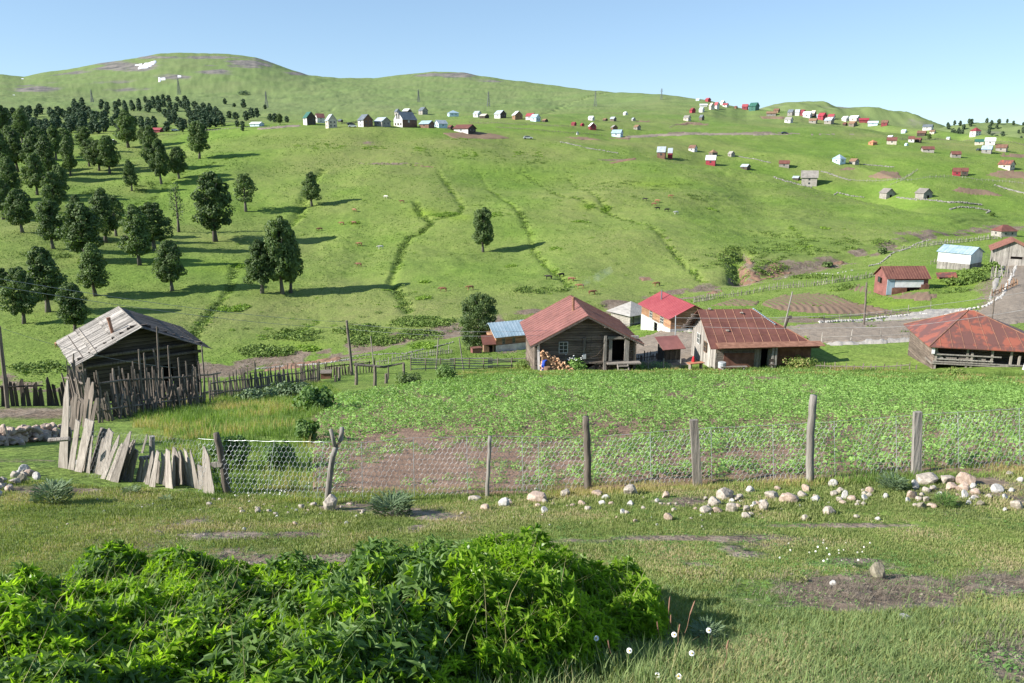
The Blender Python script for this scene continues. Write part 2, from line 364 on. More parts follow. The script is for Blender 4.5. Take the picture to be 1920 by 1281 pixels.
def at(u, v):                                               # first terrain point seen at pixel
    j = np.interp(u, GU, np.arange(len(GU))); j0 = int(min(j, len(GU)-2)); f = j-j0
    vc = VV[tmin:, j0]*(1-f)+VV[tmin:, j0+1]*f; yc = YY[tmin:, j0]*(1-f)+YY[tmin:, j0+1]*f; zc = ZZ[tmin:, j0]*(1-f)+ZZ[tmin:, j0+1]*f
    k = np.nonzero(vc <= v)[0]
    k = k[0] if len(k) else len(vc)-3
    k = max(k, 1); a = (vc[k-1]-v)/max(vc[k-1]-vc[k], 1e-6); a = min(max(a, 0), 1)
    Y = yc[k-1]+(yc[k]-yc[k-1])*a; Z = zc[k-1]+(zc[k]-zc[k-1])*a
    return Vector((float((u-960)/F*(Y*CP-Z*SP)), float(Y), float(Z)))
def ground(x, y):                                           # vectorised height lookup
    x = np.atleast_1d(np.asarray(x, float)); y = np.atleast_1d(np.asarray(y, float)); z = -1.65-.25*y
    for _ in range(4):
        dep = np.maximum(y*CP-z*SP, 3.3)
        u = 960+F*x/dep
        j = np.clip(np.interp(u, GU, np.arange(len(GU))), 0, len(GU)-1.001); j0 = j.astype(int); f = j-j0
        # row lookup: search in column j0
        lo = np.zeros(len(x), int); hi = np.full(len(x), len(tq)-1)
        while True:
            m = (lo+hi)//2; g = YY[m, j0]*(1-f)+YY[m, j0+1]*f <= y
            act = (hi-lo) > 1
            if not act.any(): break
            lo = np.where(act & g, m, lo); hi = np.where(act & ~g, m, hi)
        ya = YY[lo, j0]*(1-f)+YY[lo, j0+1]*f; yb = YY[hi, j0]*(1-f)+YY[hi, j0+1]*f
        za = ZZ[lo, j0]*(1-f)+ZZ[lo, j0+1]*f; zb = ZZ[hi, j0]*(1-f)+ZZ[hi, j0+1]*f
        a = np.clip((y-ya)/np.maximum(yb-ya, 1e-6), 0, 1); z = za+(zb-za)*a
    return z
def gz1(x, y): return float(ground(x, y)[0])
# --- polylines in picture coordinates, put on the smooth ground, then carved
def line3(pts, n=8):
    out = []
    for (a, b) in zip(pts[:-1], pts[1:]):
        for k in range(n): out.append((a[0]+(b[0]-a[0])*k/n, a[1]+(b[1]-a[1])*k/n))
    out.append(pts[-1]); return np.array([at(*p)[:] for p in out])
GUL = [ # points, width m, depth m
 ([(604,318),(585,345),(575,365),(560,395),(540,412)], 3.0, 1.8),
 ([(440,505),(432,545),(400,580),(372,610),(357,645)], 1.6, 1.2),
 ([(822,320),(835,344),(852,365),(868,387),(860,406),(820,412)], 2.0, 1.2),
 ([(778,378),(787,398),(809,420),(790,432),(769,437),(752,460),(748,485),(742,505),(733,526),(747,551),(764,582)], 2.0, 1.5),
 ([(902,322),(915,351),(948,376),(966,397),(980,415),(995,440),(1003,470),(1025,495),(1050,515),(1072,533)], 1.8, 1.2),
 ([(977,320),(1013,340),(1050,369),(1097,384),(1152,402),(1225,435),(1258,468),(1287,497),(1316,526)], 1.7, 1.1),
 ([(1061,325),(1090,351),(1125,380),(1137,395)], 2.0, 1.0),
 ([(668,306),(740,308),(830,313),(920,320),(1000,318),(1080,317),(1140,304),(1192,297)], 1.6, 1.0),
 ([(280,378),(310,350),(350,330),(400,315),(440,300)], 2.0, .9),
 ([(200,430),(240,390),(290,365)], 2.0, 1.2),
 ([(1385,535),(1384,510),(1378,488),(1395,478)], 3.0, 3.0),
 ([(700,420),(690,460),(670,520)], 6.0, .7), ([(640,330),(600,420),(570,470)], 8, .8),
 ([(500,630),(560,620),(600,600)], 2, .8), ([(1390,330),(1420,380),(1440,440)], 9, 1.2), ([(1520,480),(1500,450),(1480,430)], 1.5, .8),
 ([(700,175),(650,200),(600,212)], 5, 3), ([(830,188),(900,180),(1010,178)], 4, 2), ([(1140,175),(1080,190),(1020,215)], 6, 4)]
P0 = np.stack([XX, YY, ZZ], -1)
carve = np.zeros(ZZ.shape); gmask = np.zeros(ZZ.shape)
LINES = []
for pts, w, d in GUL:
    L = line3(pts); w, d = (w*.55, d*.5) if w < 3 else ((w*.7, d*.7) if w < 6 else (w, d)); LINES.append((L, w, d))
    us = [p[0] for p in pts]; mg = 40+w*F/L[:, 1].min()*3.2; j0 = np.searchsorted(GU, min(us)-mg); j1 = np.searchsorted(GU, max(us)+mg)
    ys = L[:, 1]; band = (YY > ys.min()-5*w) & (YY < ys.max()+5*w); band[:, :j0] = False; band[:, j1:] = False
    I = np.nonzero(band); Q = P0[I][:, :2]
    dm = np.full(len(Q), 1e9)
    for p in L[:, :2]: dm = np.minimum(dm, ((Q-p)**2).sum(1))
    dm = np.sqrt(dm)*(1+.35*fbm(Q[:, 0]/3, Q[:, 1]/3, 5))
    g = np.exp(-(dm/w)**2); carve[I] = np.maximum(carve[I], g*d); gmask[I] = np.maximum(gmask[I], g*(w < 3.5))
ring_t = {n: i+4 for i, n in enumerate(RN)}
TQ = tq[:, None]+0*GU[None]
def band(a, b, sft=.5): return np.clip((TQ-(ring_t[a]-sft))/sft, 0, 1)*np.clip(((ring_t[b]+sft)-TQ)/sft, 0, 1)
amp = np.interp(YY, [0, 4, 13, 25, 60, 120, 180, 400, 800, 1500, 2600], [.05, .09, .05, .04, .12, .5, 1.5, 1.7, 2.5, 5, 8])
wl = 1.0
nz = amp*(fbm(XX/28, YY/28, 11, 3)*.75*(YY > 100)+fbm(XX/9, YY/9, 21, 3)*.22*np.clip(YY/80, .4, 1)+fbm(XX/3.1, YY/3.1, 31, 3)*.06+fbm(XX/1.1, YY/1.1, 37, 3)*.10*(YY < 60))
nz = nz+fbm(XX/260, YY/260, 51, 4)*np.interp(YY, [600, 1200, 2600], [0, 8, 24])
nz = nz+fbm(XX/.35, YY/.35, 41, 2)*.025*np.clip((10-YY)/4, 0, 1)
nz = nz+fbm(XX/65, YY/65, 57, 3)*3.2*np.clip((YY-140)/60, 0, 1)*np.clip((520-YY)/100, 0, 1)
td = np.clip(TQ-ring_t['edge'], 0, 1); nz = nz-np.sin(np.pi*td**.8)*np.interp(GU[None], [1180, 1320, 1500, 1700, 1800, 1900], [0, 5, 8, 7, 3, 0])
# terracettes: small cattle steps along the contour of the hillside
hz = ZZ+fbm(XX/30, YY/30, 61, 3)*2.0
hb = band('h1', 'edge')
nz = nz+hb*.10*np.sin(hz*5.0+fbm(XX/6, YY/6, 63)*2)
nz *= np.where(YY > 500, 1, 1)
keep = np.clip((sk[None]-VV)/-6, 0, 1)                      # keep skyline where it is
ZZ = ZZ+nz*np.where(TQ > ring_t['f2'], np.clip((ring_t['sky']-TQ), 0, 1), 1)-carve
VV = at_arrays()
P0 = np.stack([XX, YY, ZZ], -1)
Uu = np.broadcast_to(GU[None], ZZ.shape)
VB = VV                                                     # picture row of every ground vertex (authoring only)

SOILS = [
 [(1425,572),(1440,562),(1470,552),(1520,548),(1560,551),(1600,566),(1640,574),(1675,582),(1660,588),(1600,590),(1520,588),(1460,582)],
 [(1575,541),(1600,533),(1625,533),(1627,545),(1647,550),(1640,553),(1610,548)],
 [(1655,557),(1690,549),(1740,546),(1757,551),(1760,558),(1740,565),(1700,564),(1670,560)],
 [(1625,333),(1655,320),(1685,322),(1693,334),(1650,336)],
 [(1785,358),(1800,350),(1850,356),(1886,368),(1830,366)],
 [(1573,320),(1590,312),(1606,315),(1600,320)],
 [(1844,328),(1880,317),(1925,322),(1925,336),(1880,334)],
 [(830,250),(880,247),(930,251),(959,260),(905,261),(850,259)],
 [(1052,257),(1100,257),(1132,264),(1090,263)],[(1130,258),(1185,258),(1180,263)],
 [(1262,235),(1290,228),(1330,232),(1325,236)],[(1190,226),(1222,226),(1215,230),(1195,230)],
 [(1425,218),(1473,219),(1470,224),(1430,223)],[(1250,180),(1251,180),(1251,181)],[(1870,286),(1925,289),(1925,297),(1880,294)],
 [(1325,574),(1380,560),(1425,565),(1420,574)]]
ROADS = [
 [(1165,692),(1290,692),(1335,650),(1300,624),(1240,620),(1185,640)],
 [(1290,640),(1330,640),(1420,616),(1480,611),(1545,606),(1600,606),(1700,600),(1760,596),(1820,592),(1850,575),(1870,540),(1885,500),(1880,478),(1925,468),(1925,606),(1850,615),(1760,625),(1700,634),(1620,640),(1530,644),(1400,650),(1290,655)],
 [(1170,257),(1220,252),(1290,249),(1400,250),(1500,250),(1630,252),(1630,254),(1500,253),(1400,254.5),(1290,253.5),(1230,257),(1175,260)],
 [(480,240),(520,236),(565,234),(565,237),(520,240),(480,243)],
 [(1060,650),(1110,658),(1160,672),(1150,690),(1100,672),(1040,655),(905,655),(900,648)]]
FIELD = [(586,925),(586,760),(640,742),(760,722),(860,704),(1000,697),(1180,694),(1500,693),(1720,702),(1990,712),(1990,884),(1720,892),(1520,904),(1305,909),(1100,921),(915,931)]
SNOW = [[(256,132),(262,124),(275,118),(292,114),(294,117),(285,124),(270,131)],[(249,124),(258,119),(270,118),(262,123)],
 [(327,147),(335,141),(349,139),(347,143),(336,146)],[(291,149),(300,144),(311,143),(309,147),(312,150),(300,154)],[(34,149),(45,146),(44,149)],[(17,180),(33,174),(26,179)]]
def pm(polys, warp=3.0, s=71):
    m = np.zeros(ZZ.shape, bool)
    q = np.maximum(3, YY*.02); uw = Uu+fbm(XX/q, YY/q, s)*warp; vw = VB+fbm(XX/q, YY/q, s+7)*warp*.5
    for p in polys: m |= inpoly(uw, vw, p)
    return m & (TQ > 3.5)
# visibility guard: only paint the sheet actually seen (nearest crossing)
vis = np.ones(ZZ.shape, bool); vis[tmin+1:] = VB[tmin+1:] < np.minimum.accumulate(VB[tmin:], axis=0)[:-1]+2.5
m_soil = pm(SOILS, 2) & (TQ > ring_t['fend']) & vis; m_road = pm(ROADS, 4) & (TQ > ring_t['fend']+.1) & vis
m_field = pm([FIELD], 5) & (TQ < ring_t['fend']+.6) & (TQ > ring_t['fence']-.3)
m_snow = pm(SNOW, 0) & (TQ > ring_t['f1'])
# ground tone attributes: dry, lush, bare
def blob(cs):
    a = np.zeros(ZZ.shape)
    for (u, v, ru, rv, k) in cs: a = np.maximum(a, k*np.exp(-((Uu-u)/ru)**2-((VB-v)/rv)**2)*vis)
    return a
dry = np.clip(.35+.9*fbm(XX/40, YY/40, 81, 4)*np.clip(YY/100, .3, 1), 0, 1)*np.where(TQ > ring_t['s'], 1, .7)
dry = np.maximum(dry, blob([(700,290,130,22,.8),(1000,290,150,20,.8),(500,330,90,30,.5),(700,215,140,10,.5),(480,200,200,20,.5),(1450,460,120,30,.3)]))
lush = np.clip(gmask*.35, 0, 1)
lush = np.maximum(lush, blob([(800,400,35,10,.9),(860,408,25,6,.9),(1230,345,60,8,.9),(1100,385,20,10,.6),(430,500,50,12,.7),(1700,570,200,14,.8),(1800,530,120,18,.9),(1560,600,160,10,.6),(1820,450,80,10,.8),(560,650,60,18,.6),(1000,335,60,10,.3)]))
bare = blob([(200,118,70,8,.8),(400,108,80,6,.6),(150,140,90,8,.5),(330,112,50,7,.5),(470,116,50,7,.8),(860,140,60,4,.9),(265,125,45,9,.9),(330,146,40,7,.8),(220,128,50,8,.7),(480,120,60,8,.9),(300,108,60,5,.8),(420,135,70,6,.6),(560,138,40,4,.8),(250,170,70,6,.5),(190,150,60,8,.5),(60,165,50,10,.7),(830,141,70,5,.9),(920,152,60,5,.7),(100,155,40,6,.5),(400,122,30,6,.5),
 (640,675,60,10,.7),(520,688,40,6,.9),(570,682,50,5,.8),(1440,505,45,16,.9),(1405,495,16,14,.9),(1390,480,12,8,.8),(1560,495,20,4,.8),(1210,523,20,5,.8),(1320,575,20,5,.4),(1700,590,130,8,.9),(1860,540,35,60,.8),(1300,612,60,6,.6),(690,268,18,5,.7),(730,307,60,2.5,.9),(1160,300,35,2.5,.9),
 (1280,250,60,3,.9),(1420,249,60,2.5,.8),(620,690,60,5,.5),(1520,600,90,7,.9),(1480,492,25,6,.8),(1250,445,10,4,.4),(960,660,50,8,.6),(1870,425,40,4,.6),(1700,437,30,4,.8)])
nf = fbm(XX/1.3, YY/1.3, 91, 4)
fore = (TQ < ring_t['fence']+.3)
bare = np.where(fore, np.maximum.reduce([blob([(1630,1112,230,44,1.35),(1880,1098,130,28,1.2),(1910,1245,120,60,1.3),(430,1005,90,9,1.0),(560,1003,50,6,.9),(200,1020,150,18,.5),(1300,1010,180,8,.8),(1600,985,200,8,.8),(1000,1015,200,8,.7),(1520,1010,60,6,.5),(100,800,140,24,.9)]), np.clip(.42+1.2*nf, 0, 1)*.62]), bare)
bare = np.clip(bare+.5*(bare > .1)*fbm(XX/2.2, YY/2.2, 93, 4)*np.where(YY > 600, 0, 1)+.6*(bare > .1)*fbm(XX/60, YY/60, 94, 4)*np.where(YY > 600, 1, 0), 0, 1)
bare = np.maximum(bare, np.clip(band('s1', 's2', .3)*(.55+fbm(XX/4, YY/4, 97, 4)*1.4), 0, 1))
behind_barn = blob([(60,775,150,16,1.0)]); bare = np.maximum(bare, behind_barn*.8)

m, nt, b = nodes('ground_cover'); MATS['ground_cover'] = m
tc = N(nt, 'ShaderNodeTexCoord').outputs['Object']
A = lambda n: N(nt, 'ShaderNodeAttribute', attribute_name=n).outputs['Fac']
n1 = noise(nt, .035, 5, .6, tc); n2 = noise(nt, .35, 5, .65, tc); n3 = noise(nt, 3.0, 5, .7, tc); n4 = noise(nt, 22, 3, .7, tc)
g = ramp(nt, mth(nt, 'ADD', mth(nt, 'MULTIPLY', n1, .5), mth(nt, 'MULTIPLY', n2, .5)), [(.36, (.125, .212, .036)), (.5, (.168, .262, .047)), (.64, (.225, .31, .068))])
dfac = mth(nt, 'MULTIPLY', A('dry'), mth(nt, 'ADD', .35, n2), clamp=True)
g = mixc(nt, dfac, g, (.235, .25, .09))
lf = mth(nt, 'MULTIPLY', A('lush'), mth(nt, 'MULTIPLY', n2, 1.9), clamp=True)
g = mixc(nt, lf, g, (.20, .29, .04))
sp = ramp(nt, n3, [(.42, (.62, .62, .62)), (.62, (1.12, 1.12, 1.12))]); g = mixc(nt, .8, g, sp, 'MULTIPLY')
sp2 = ramp(nt, n4, [(.35, (.75, .75, .75)), (.65, (1.2, 1.2, 1.2))]); g = mixc(nt, .7, g, sp2, 'MULTIPLY')
soil = ramp(nt, mth(nt, 'ADD', mth(nt, 'MULTIPLY', n3, .6), mth(nt, 'MULTIPLY', n2, .4)), [(.3, (.075, .056, .042)), (.5, (.19, .145, .108)), (.68, (.34, .285, .225))])
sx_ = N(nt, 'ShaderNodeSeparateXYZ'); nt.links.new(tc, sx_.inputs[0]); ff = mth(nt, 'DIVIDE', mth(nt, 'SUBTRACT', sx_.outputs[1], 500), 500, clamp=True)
g = mixc(nt, mth(nt, 'MULTIPLY', ff, .6), g, (.155, .20, .095)); rock = ramp(nt, n1, [(.35, (.10, .10, .095)), (.65, (.24, .215, .19))]); soil = mixc(nt, ff, soil, rock)  # grass fades to grey-green with distance: haze put into the colour; far soil turns rock
bf = mth(nt, 'ADD', A('bare'), mth(nt, 'MULTIPLY', mth(nt, 'SUBTRACT', n3, .5), .9)); bf = ramp(nt, bf, [(.42, (0, 0, 0)), (.62, (1, 1, 1))])
col = mixc(nt, bf, g, soil); nt.links.new(col, b.inputs['Base Color']); b.inputs['Specular IOR Level'].default_value = .1
b.inputs['Roughness'].default_value = 1
bh = mth(nt, 'ADD', mth(nt, 'MULTIPLY', n2, 1.6), mth(nt, 'ADD', mth(nt, 'MULTIPLY', n3, .35), mth(nt, 'MULTIPLY', n4, .03)))
bump(nt, b, bh, .75, .42)
def soilmat(name, cols, rows=None, green=None):
    m, nt, b = nodes(name); MATS[name] = m
    tc = N(nt, 'ShaderNodeTexCoord').outputs['Object']
    a = noise(nt, 1.5, 6, .7, tc); c2 = noise(nt, 9, 4, .7, tc); d = noise(nt, .15, 3, .5, tc)
    f = mth(nt, 'ADD', mth(nt, 'MULTIPLY', a, .45), mth(nt, 'ADD', mth(nt, 'MULTIPLY', c2, .35), mth(nt, 'MULTIPLY', d, .2)))
    c = ramp(nt, f, [(.32, cols[0]), (.68, cols[1])])
    h = c2
    if rows:
        w = A2 = N(nt, 'ShaderNodeAttribute', attribute_name='row').outputs['Fac']
        gf = ramp(nt, mth(nt, 'ADD', w, mth(nt, 'MULTIPLY', mth(nt, 'SUBTRACT', a, .5), .8)), [(.45, (0, 0, 0)), (.75, (1, 1, 1))])
        gm = N(nt, 'ShaderNodeAttribute', attribute_name='green').outputs['Fac']
        c = mixc(nt, mth(nt, 'MULTIPLY', gf, gm), c, (.15, .21, .06))
    nt.links.new(c, b.inputs['Base Color']); b.inputs['Roughness'].default_value = 1; b.inputs['Specular IOR Level'].default_value = .1
    bump(nt, b, mth(nt, 'ADD', a, mth(nt, 'MULTIPLY', c2, .4)), .7, .15)
soilmat('ploughed', ((.15, .095, .065), (.29, .20, .145)), rows=True)
soilmat('field_soil', ((.14, .088, .06), (.30, .205, .15)))
soilmat('track', ((.14, .112, .085), (.36, .30, .24)))
soilmat('mudtrack', ((.24, .22, .19), (.44, .41, .37)))
nT, nU = ZZ.shape
idx = np.arange(nT*nU).reshape(nT, nU)
quads = np.stack([idx[:-1, :-1], idx[:-1, 1:], idx[1:, 1:], idx[1:, :-1]], -1).reshape(-1, 4)
split = int(np.searchsorted(tq, ring_t['s']+.0))
def sheet(name, rows, kind='structure'):
    a, bb = rows
    k = idx[a:bb]; Q = np.stack([k[:-1, :-1], k[:-1, 1:], k[1:, 1:], k[1:, :-1]], -1).reshape(-1, 4)-idx[a, 0]
    o = mesh_np(name, P0[a:bb].reshape(-1, 3), [Q], 'ground_cover', smooth=True)
    for nme, arr in (('dry', dry), ('lush', lush), ('bare', bare)):
        at_ = o.data.attributes.new(nme, 'FLOAT', 'POINT'); at_.data.foreach_set('value', arr[a:bb].astype(np.float32).ravel())
    return tag(o, kind=kind)
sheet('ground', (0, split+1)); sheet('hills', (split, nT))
def patch(name, mask, mat, lift=.0006, attrs=None, h=None):
    fm = (mask[:-1, :-1].astype(int)+mask[:-1, 1:]+mask[1:, 1:]+mask[1:, :-1]).reshape(-1) >= 3
    Q = quads[fm]; used, inv = np.unique(Q.ravel(), return_inverse=True)
    V = P0.reshape(-1, 3)[used].copy(); yy = V[:, 1].copy()
    V[:, 2] += .012+lift*yy+(h.reshape(-1)[used] if h is not None else 0)
    # sink the rim so the sheet's edge meets the ground
    cnt = np.bincount(inv, minlength=len(used)); V[cnt < 4, 2] -= .011+lift*yy[cnt < 4]*.98+(h.reshape(-1)[used][cnt < 4] if h is not None else 0)
    o = mesh_np(name, V, [inv.reshape(-1, 4)], mat, smooth=True)
    for nme, arr in (attrs or {}).items():
        a_ = o.data.attributes.new(nme, 'FLOAT', 'POINT'); a_.data.foreach_set('value', arr.reshape(-1)[used].astype(np.float32))
    return tag(o, kind='structure')
# furrows on the crop plots
rowc = XX*.93+YY*.20+.00022*(YY-150)**2*0-np.where(True, .018*(XX-46)**2*0, 0)
rowc = XX-.30*(YY-120)+.0045*(YY-120)**2+fbm(XX/12, YY/12, 5)*.5
rowv = .5+.5*np.sin(rowc*2*np.pi/1.15)
rowgreen = np.where(YY < 131+3*fbm(XX/8, YY/8, 6), .1, .85)*np.where(YY > 200, .2, 1)
patch('ploughed_soil', m_soil, 'ploughed', attrs={'row': rowv, 'green': rowgreen}, h=np.where(YY < 200, (rowv)*.14, 0))
patch('dirt_road', m_road, 'track', h=fbm(XX/.8, YY/.8, 33, 3)*.10*(YY < 200)+.05)
fr = .5+.5*np.sin((XX*.35+YY*.93)*2*np.pi/.7+fbm(XX/3, YY/3, 8)*1.5)
patch('vegetable_soil', m_field, 'field_soil', lift=.0003, h=fr*.05)
BANK = [[(1384,505),(1392,498),(1410,508),(1425,512),(1440,500),(1450,492),(1470,497),(1485,512),(1470,518),(1440,523),(1410,532),(1390,536)], [(1392,478),(1402,480),(1415,493),(1408,498),(1396,490)], [(1195,520),(1215,518),(1225,524),(1205,528)],
 [(480,692),(520,682),(600,676),(640,670),(640,676),(560,690),(500,697)], [(1320,552),(1345,546),(1362,543),(1345,551)], [(1540,498),(1580,490),(1587,494),(1550,502)], [(728,306),(800,311),(860,315),(800,314)], [(1140,305),(1192,296),(1195,299),(1150,307)]]
soilmat('earth_bank', ((.13, .07, .048), (.34, .22, .15)))
patch('earth_bank', pm(BANK, 2) & (TQ > ring_t['r3']), 'earth_bank', h=fbm(XX/1.2, YY/1.2, 19, 4)*.5)
RUB = [[(1535,612),(1560,604),(1640,600),(1700,592),(1740,580),(1790,578),(1840,582),(1850,570),(1862,530),(1880,470),(1925,455),(1925,540),(1870,580),(1840,600),(1740,606),(1640,612)], [(1240,622),(1300,618),(1330,626),(1300,640),(1200,650),(1190,640)], [(1535,640),(1620,636),(1745,628),(1745,640),(1640,646),(1560,650)]]
patch('rubble_ground', pm(RUB, 5) & (TQ > ring_t['fend']+.1) & vis & ~m_road, 'mudtrack', h=fbm(XX/1.2, YY/1.2, 29, 4)*.35+.1)
patch('snow', m_snow, 'snow_m', lift=.0015)
# distant hills behind the village and the wooded hill on the right
def far_hill(name, poly, Y, yd, base_v):
    us = np.linspace(poly[0][0], poly[-1][0], 120); vt = np.interp(us, [p[0] for p in poly], [p[1] for p in poly])+fbm(us/14, us*0, 5)*1.0
    rows = np.linspace(0, 1, 30); V = []
    top = -T(vt)*(Y+yd); base = -T(base_v)*Y
    for r in rows:
        h = base+(top-base)*np.sin(r*np.pi/2); yy = Y+yd*r
        x = (us-960)/F*((Y+yd)*CP-top*SP)
        nzz = fbm(x/90, x*0+yy/90, 7, 5)*26*np.sin(r*np.pi)
        V.append(np.stack([x, x*0+yy, h+nzz], -1))
    for k, r in enumerate((.15, .5)):
        V.append(np.stack([x, x*0+Y+yd*(1+r), top-(top-base)*r*1.2], -1))
    V = np.stack(V); n, mm = V.shape[:2]; ii = np.arange(n*mm).reshape(n, mm)
    Q = np.stack([ii[:-1, :-1], ii[:-1, 1:], ii[1:, 1:], ii[1:, :-1]], -1).reshape(-1, 4)
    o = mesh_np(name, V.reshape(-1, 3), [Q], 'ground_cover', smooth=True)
    for nme, val in (('dry', .5), ('lush', 0), ('bare', .25)):
        a_ = o.data.attributes.new(nme, 'FLOAT', 'POINT'); a_.data.foreach_set('value', np.clip(val+.5*fbm(V[..., 0]/60, V[..., 1]/60, 3), 0, 1).astype(np.float32).ravel())
    tag(o, kind='structure'); return V
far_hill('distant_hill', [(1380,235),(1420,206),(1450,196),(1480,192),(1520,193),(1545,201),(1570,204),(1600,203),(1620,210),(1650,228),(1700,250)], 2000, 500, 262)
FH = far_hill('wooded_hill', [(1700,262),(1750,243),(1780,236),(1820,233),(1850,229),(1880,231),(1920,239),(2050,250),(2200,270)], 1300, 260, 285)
def curve_on(V, u, frac):
    r = int(frac*29); U_, _ = proj(V[r]); j = int(np.argmin(np.abs(U_-u))); return V[r, j]
# ---------------------------------------------------------------- trees
def leaf_cloud(r, n, size, lobes, lo=.0, flat=.75):
    """leaf-sized quads spread through overlapping clumps"""
    P = []; Nn = []; Tn = []
    per = n//len(lobes)
    for (c, rad) in lobes:
        d = r.normal(size=(per, 3)); d /= np.linalg.norm(d, axis=1)[:, None]
        rr = rad*(.62+.42*r.random(per)**.6)
        p = np.array(c)+d*rr[:, None]*np.array([1, 1, flat]); P.append(p)
        Nn.append(d+r.normal(size=(per, 3))*.55+np.array([0, 0, .45])); Tn.append(np.full(per, r.random()*.45)+r.random(per)*.5)
    P = np.concatenate(P); Nn = np.concatenate(Nn); Tn = np.concatenate(Tn)
    tv = [(-.5, -.32, 0), (.1, -.5, .12), (.55, .05, -.05), (.05, .5, .1), (-.45, .3, -.08)]
    M = frames(Nn, r.random(len(P))*6.28); s = size*(.6+.8*r.random(len(P)))
    return scatter(tv, [np.array([(0, 1, 2, 3)]), np.array([(0, 3, 4)])], P, M, s, Tn)
def tree_proto(seed, shape, n=5200, leaf=.026, mat='beech', trunk_h=.27, wid=.5, sparse=1.0):
    """unit-height tree; shape: list of (height fraction, relative radius)"""
    r = np.random.default_rng(seed); hs, rs = zip(*shape); lobes = []
    nl = int(56*sparse)
    for i in range(nl):
        h = trunk_h*.9+(1-trunk_h*.9)*((i+.5)/nl)**.92*.95; R_ = np.interp((h-trunk_h*.9)/(1-trunk_h*.9), hs, rs)*wid*.5
        a = i*2.4+r.random()*.9; q = R_*(.35+.62*r.random()); lr = (.045+.065*r.random())*(.6+.8*R_/(wid*.5+.01))
        lobes.append(((math.cos(a)*q, math.sin(a)*q, h-.02+.03*r.random()), lr*.92))
    V, fs, t = leaf_cloud(r, n, leaf, lobes)
    me = mesh_np('crown', V, fs, mat, tint=t); m1 = me.data; bpy.data.objects.remove(me)
    mb = MB(); b = .024+.012*wid
    lean = [(r.random()-.5)*.03 for _ in range(4)]
    tp = [(0, 0, -.03), (lean[0], lean[1], trunk_h*.6), (lean[0]*1.5, lean[1]*1.5, trunk_h*1.3), (lean[2], lean[3], .6), (lean[2]*1.3, lean[3]*1.5, .86)]
    mb.tube(tp, [b*1.5, b, b*.85, b*.45, b*.12], 7)
    for i in range(12):
        h = trunk_h*(1.0+.15*r.random())+(.8-trunk_h)*i/12; a = i*2.4+.5; L = np.interp((h-trunk_h)/(1-trunk_h), hs, rs)*wid*.42
        p0 = Vector((lean[0], lean[1], h)); d = Vector((math.cos(a)*L, math.sin(a)*L, .10))
        mb.tube([p0, p0+d*.5+Vector((0, 0, .0)), p0+d+Vector((0, 0, .05))], [b*.38, b*.26, b*.08], 5)
    to = mb.build('trunk', 'bark', smooth=True); m2 = to.data; bpy.data.objects.remove(to)
    return m1, m2
OVAL = [(0, .55), (.15, .95), (.4, 1.0), (.65, .85), (.85, .55), (1, .15)]
CONE = [(0, .75), (.2, 1.0), (.45, .85), (.7, .6), (.9, .3), (1, .08)]
COLU = [(0, .7), (.2, .95), (.5, 1.0), (.8, .85), (.95, .5), (1, .2)]
RND = [(0, .6), (.2, .98), (.5, 1.05), (.75, .85), (.92, .5), (1, .2)]
BASEW = .55
PR = {'oval': tree_proto(1, OVAL, 9500), 'oval2': tree_proto(12, OVAL, 9000, sparse=.8), 'cone': tree_proto(2, CONE, 9000), 'cone2': tree_proto(22, CONE, 8600, sparse=.85), 'column': tree_proto(3, COLU, 10000), 'round': tree_proto(4, RND, 15000, leaf=.02, wid=.75, trunk_h=.08, sparse=1.5),
      'loose': tree_proto(5, OVAL, 2600, leaf=.03, mat='beech_light', trunk_h=.33, sparse=.6), 'bare': tree_proto(6, [(0, .8), (.4, .7), (1, .2)], 420, leaf=.028, mat='beech_light', trunk_h=.3, sparse=.4)}
FARP = [tree_proto(30+i, [OVAL, CONE, RND][i % 3], 700, leaf=.085, mat='far_leaf', trunk_h=.14, sparse=.55) for i in range(4)]
def place_tree(u, v, hp, wp, kind, label, group=None, name='beech_tree'):
    p = at(u, v); mpp = p.y/F*1.0/CP*CP; H = hp*mpp*1.02; Wd = wp*mpp
    cm, tm = kind if isinstance(kind, tuple) else PR[kind]
    bw = .575 if kind != 'round' else .86
    if kind == 'bare': bw = .4
    t = empty(name, (p.x, p.y, p.z-.03*H), random.random()*6.28, label, 'tree', group)
    for nme, me, m_ in (('crown', cm, 0), ('trunk', tm, 1)):
        o = bpy.data.objects.new(nme, me); C.objects.link(o); o.parent = t
        o.scale = (Wd/bw, Wd/bw, H)
    return t
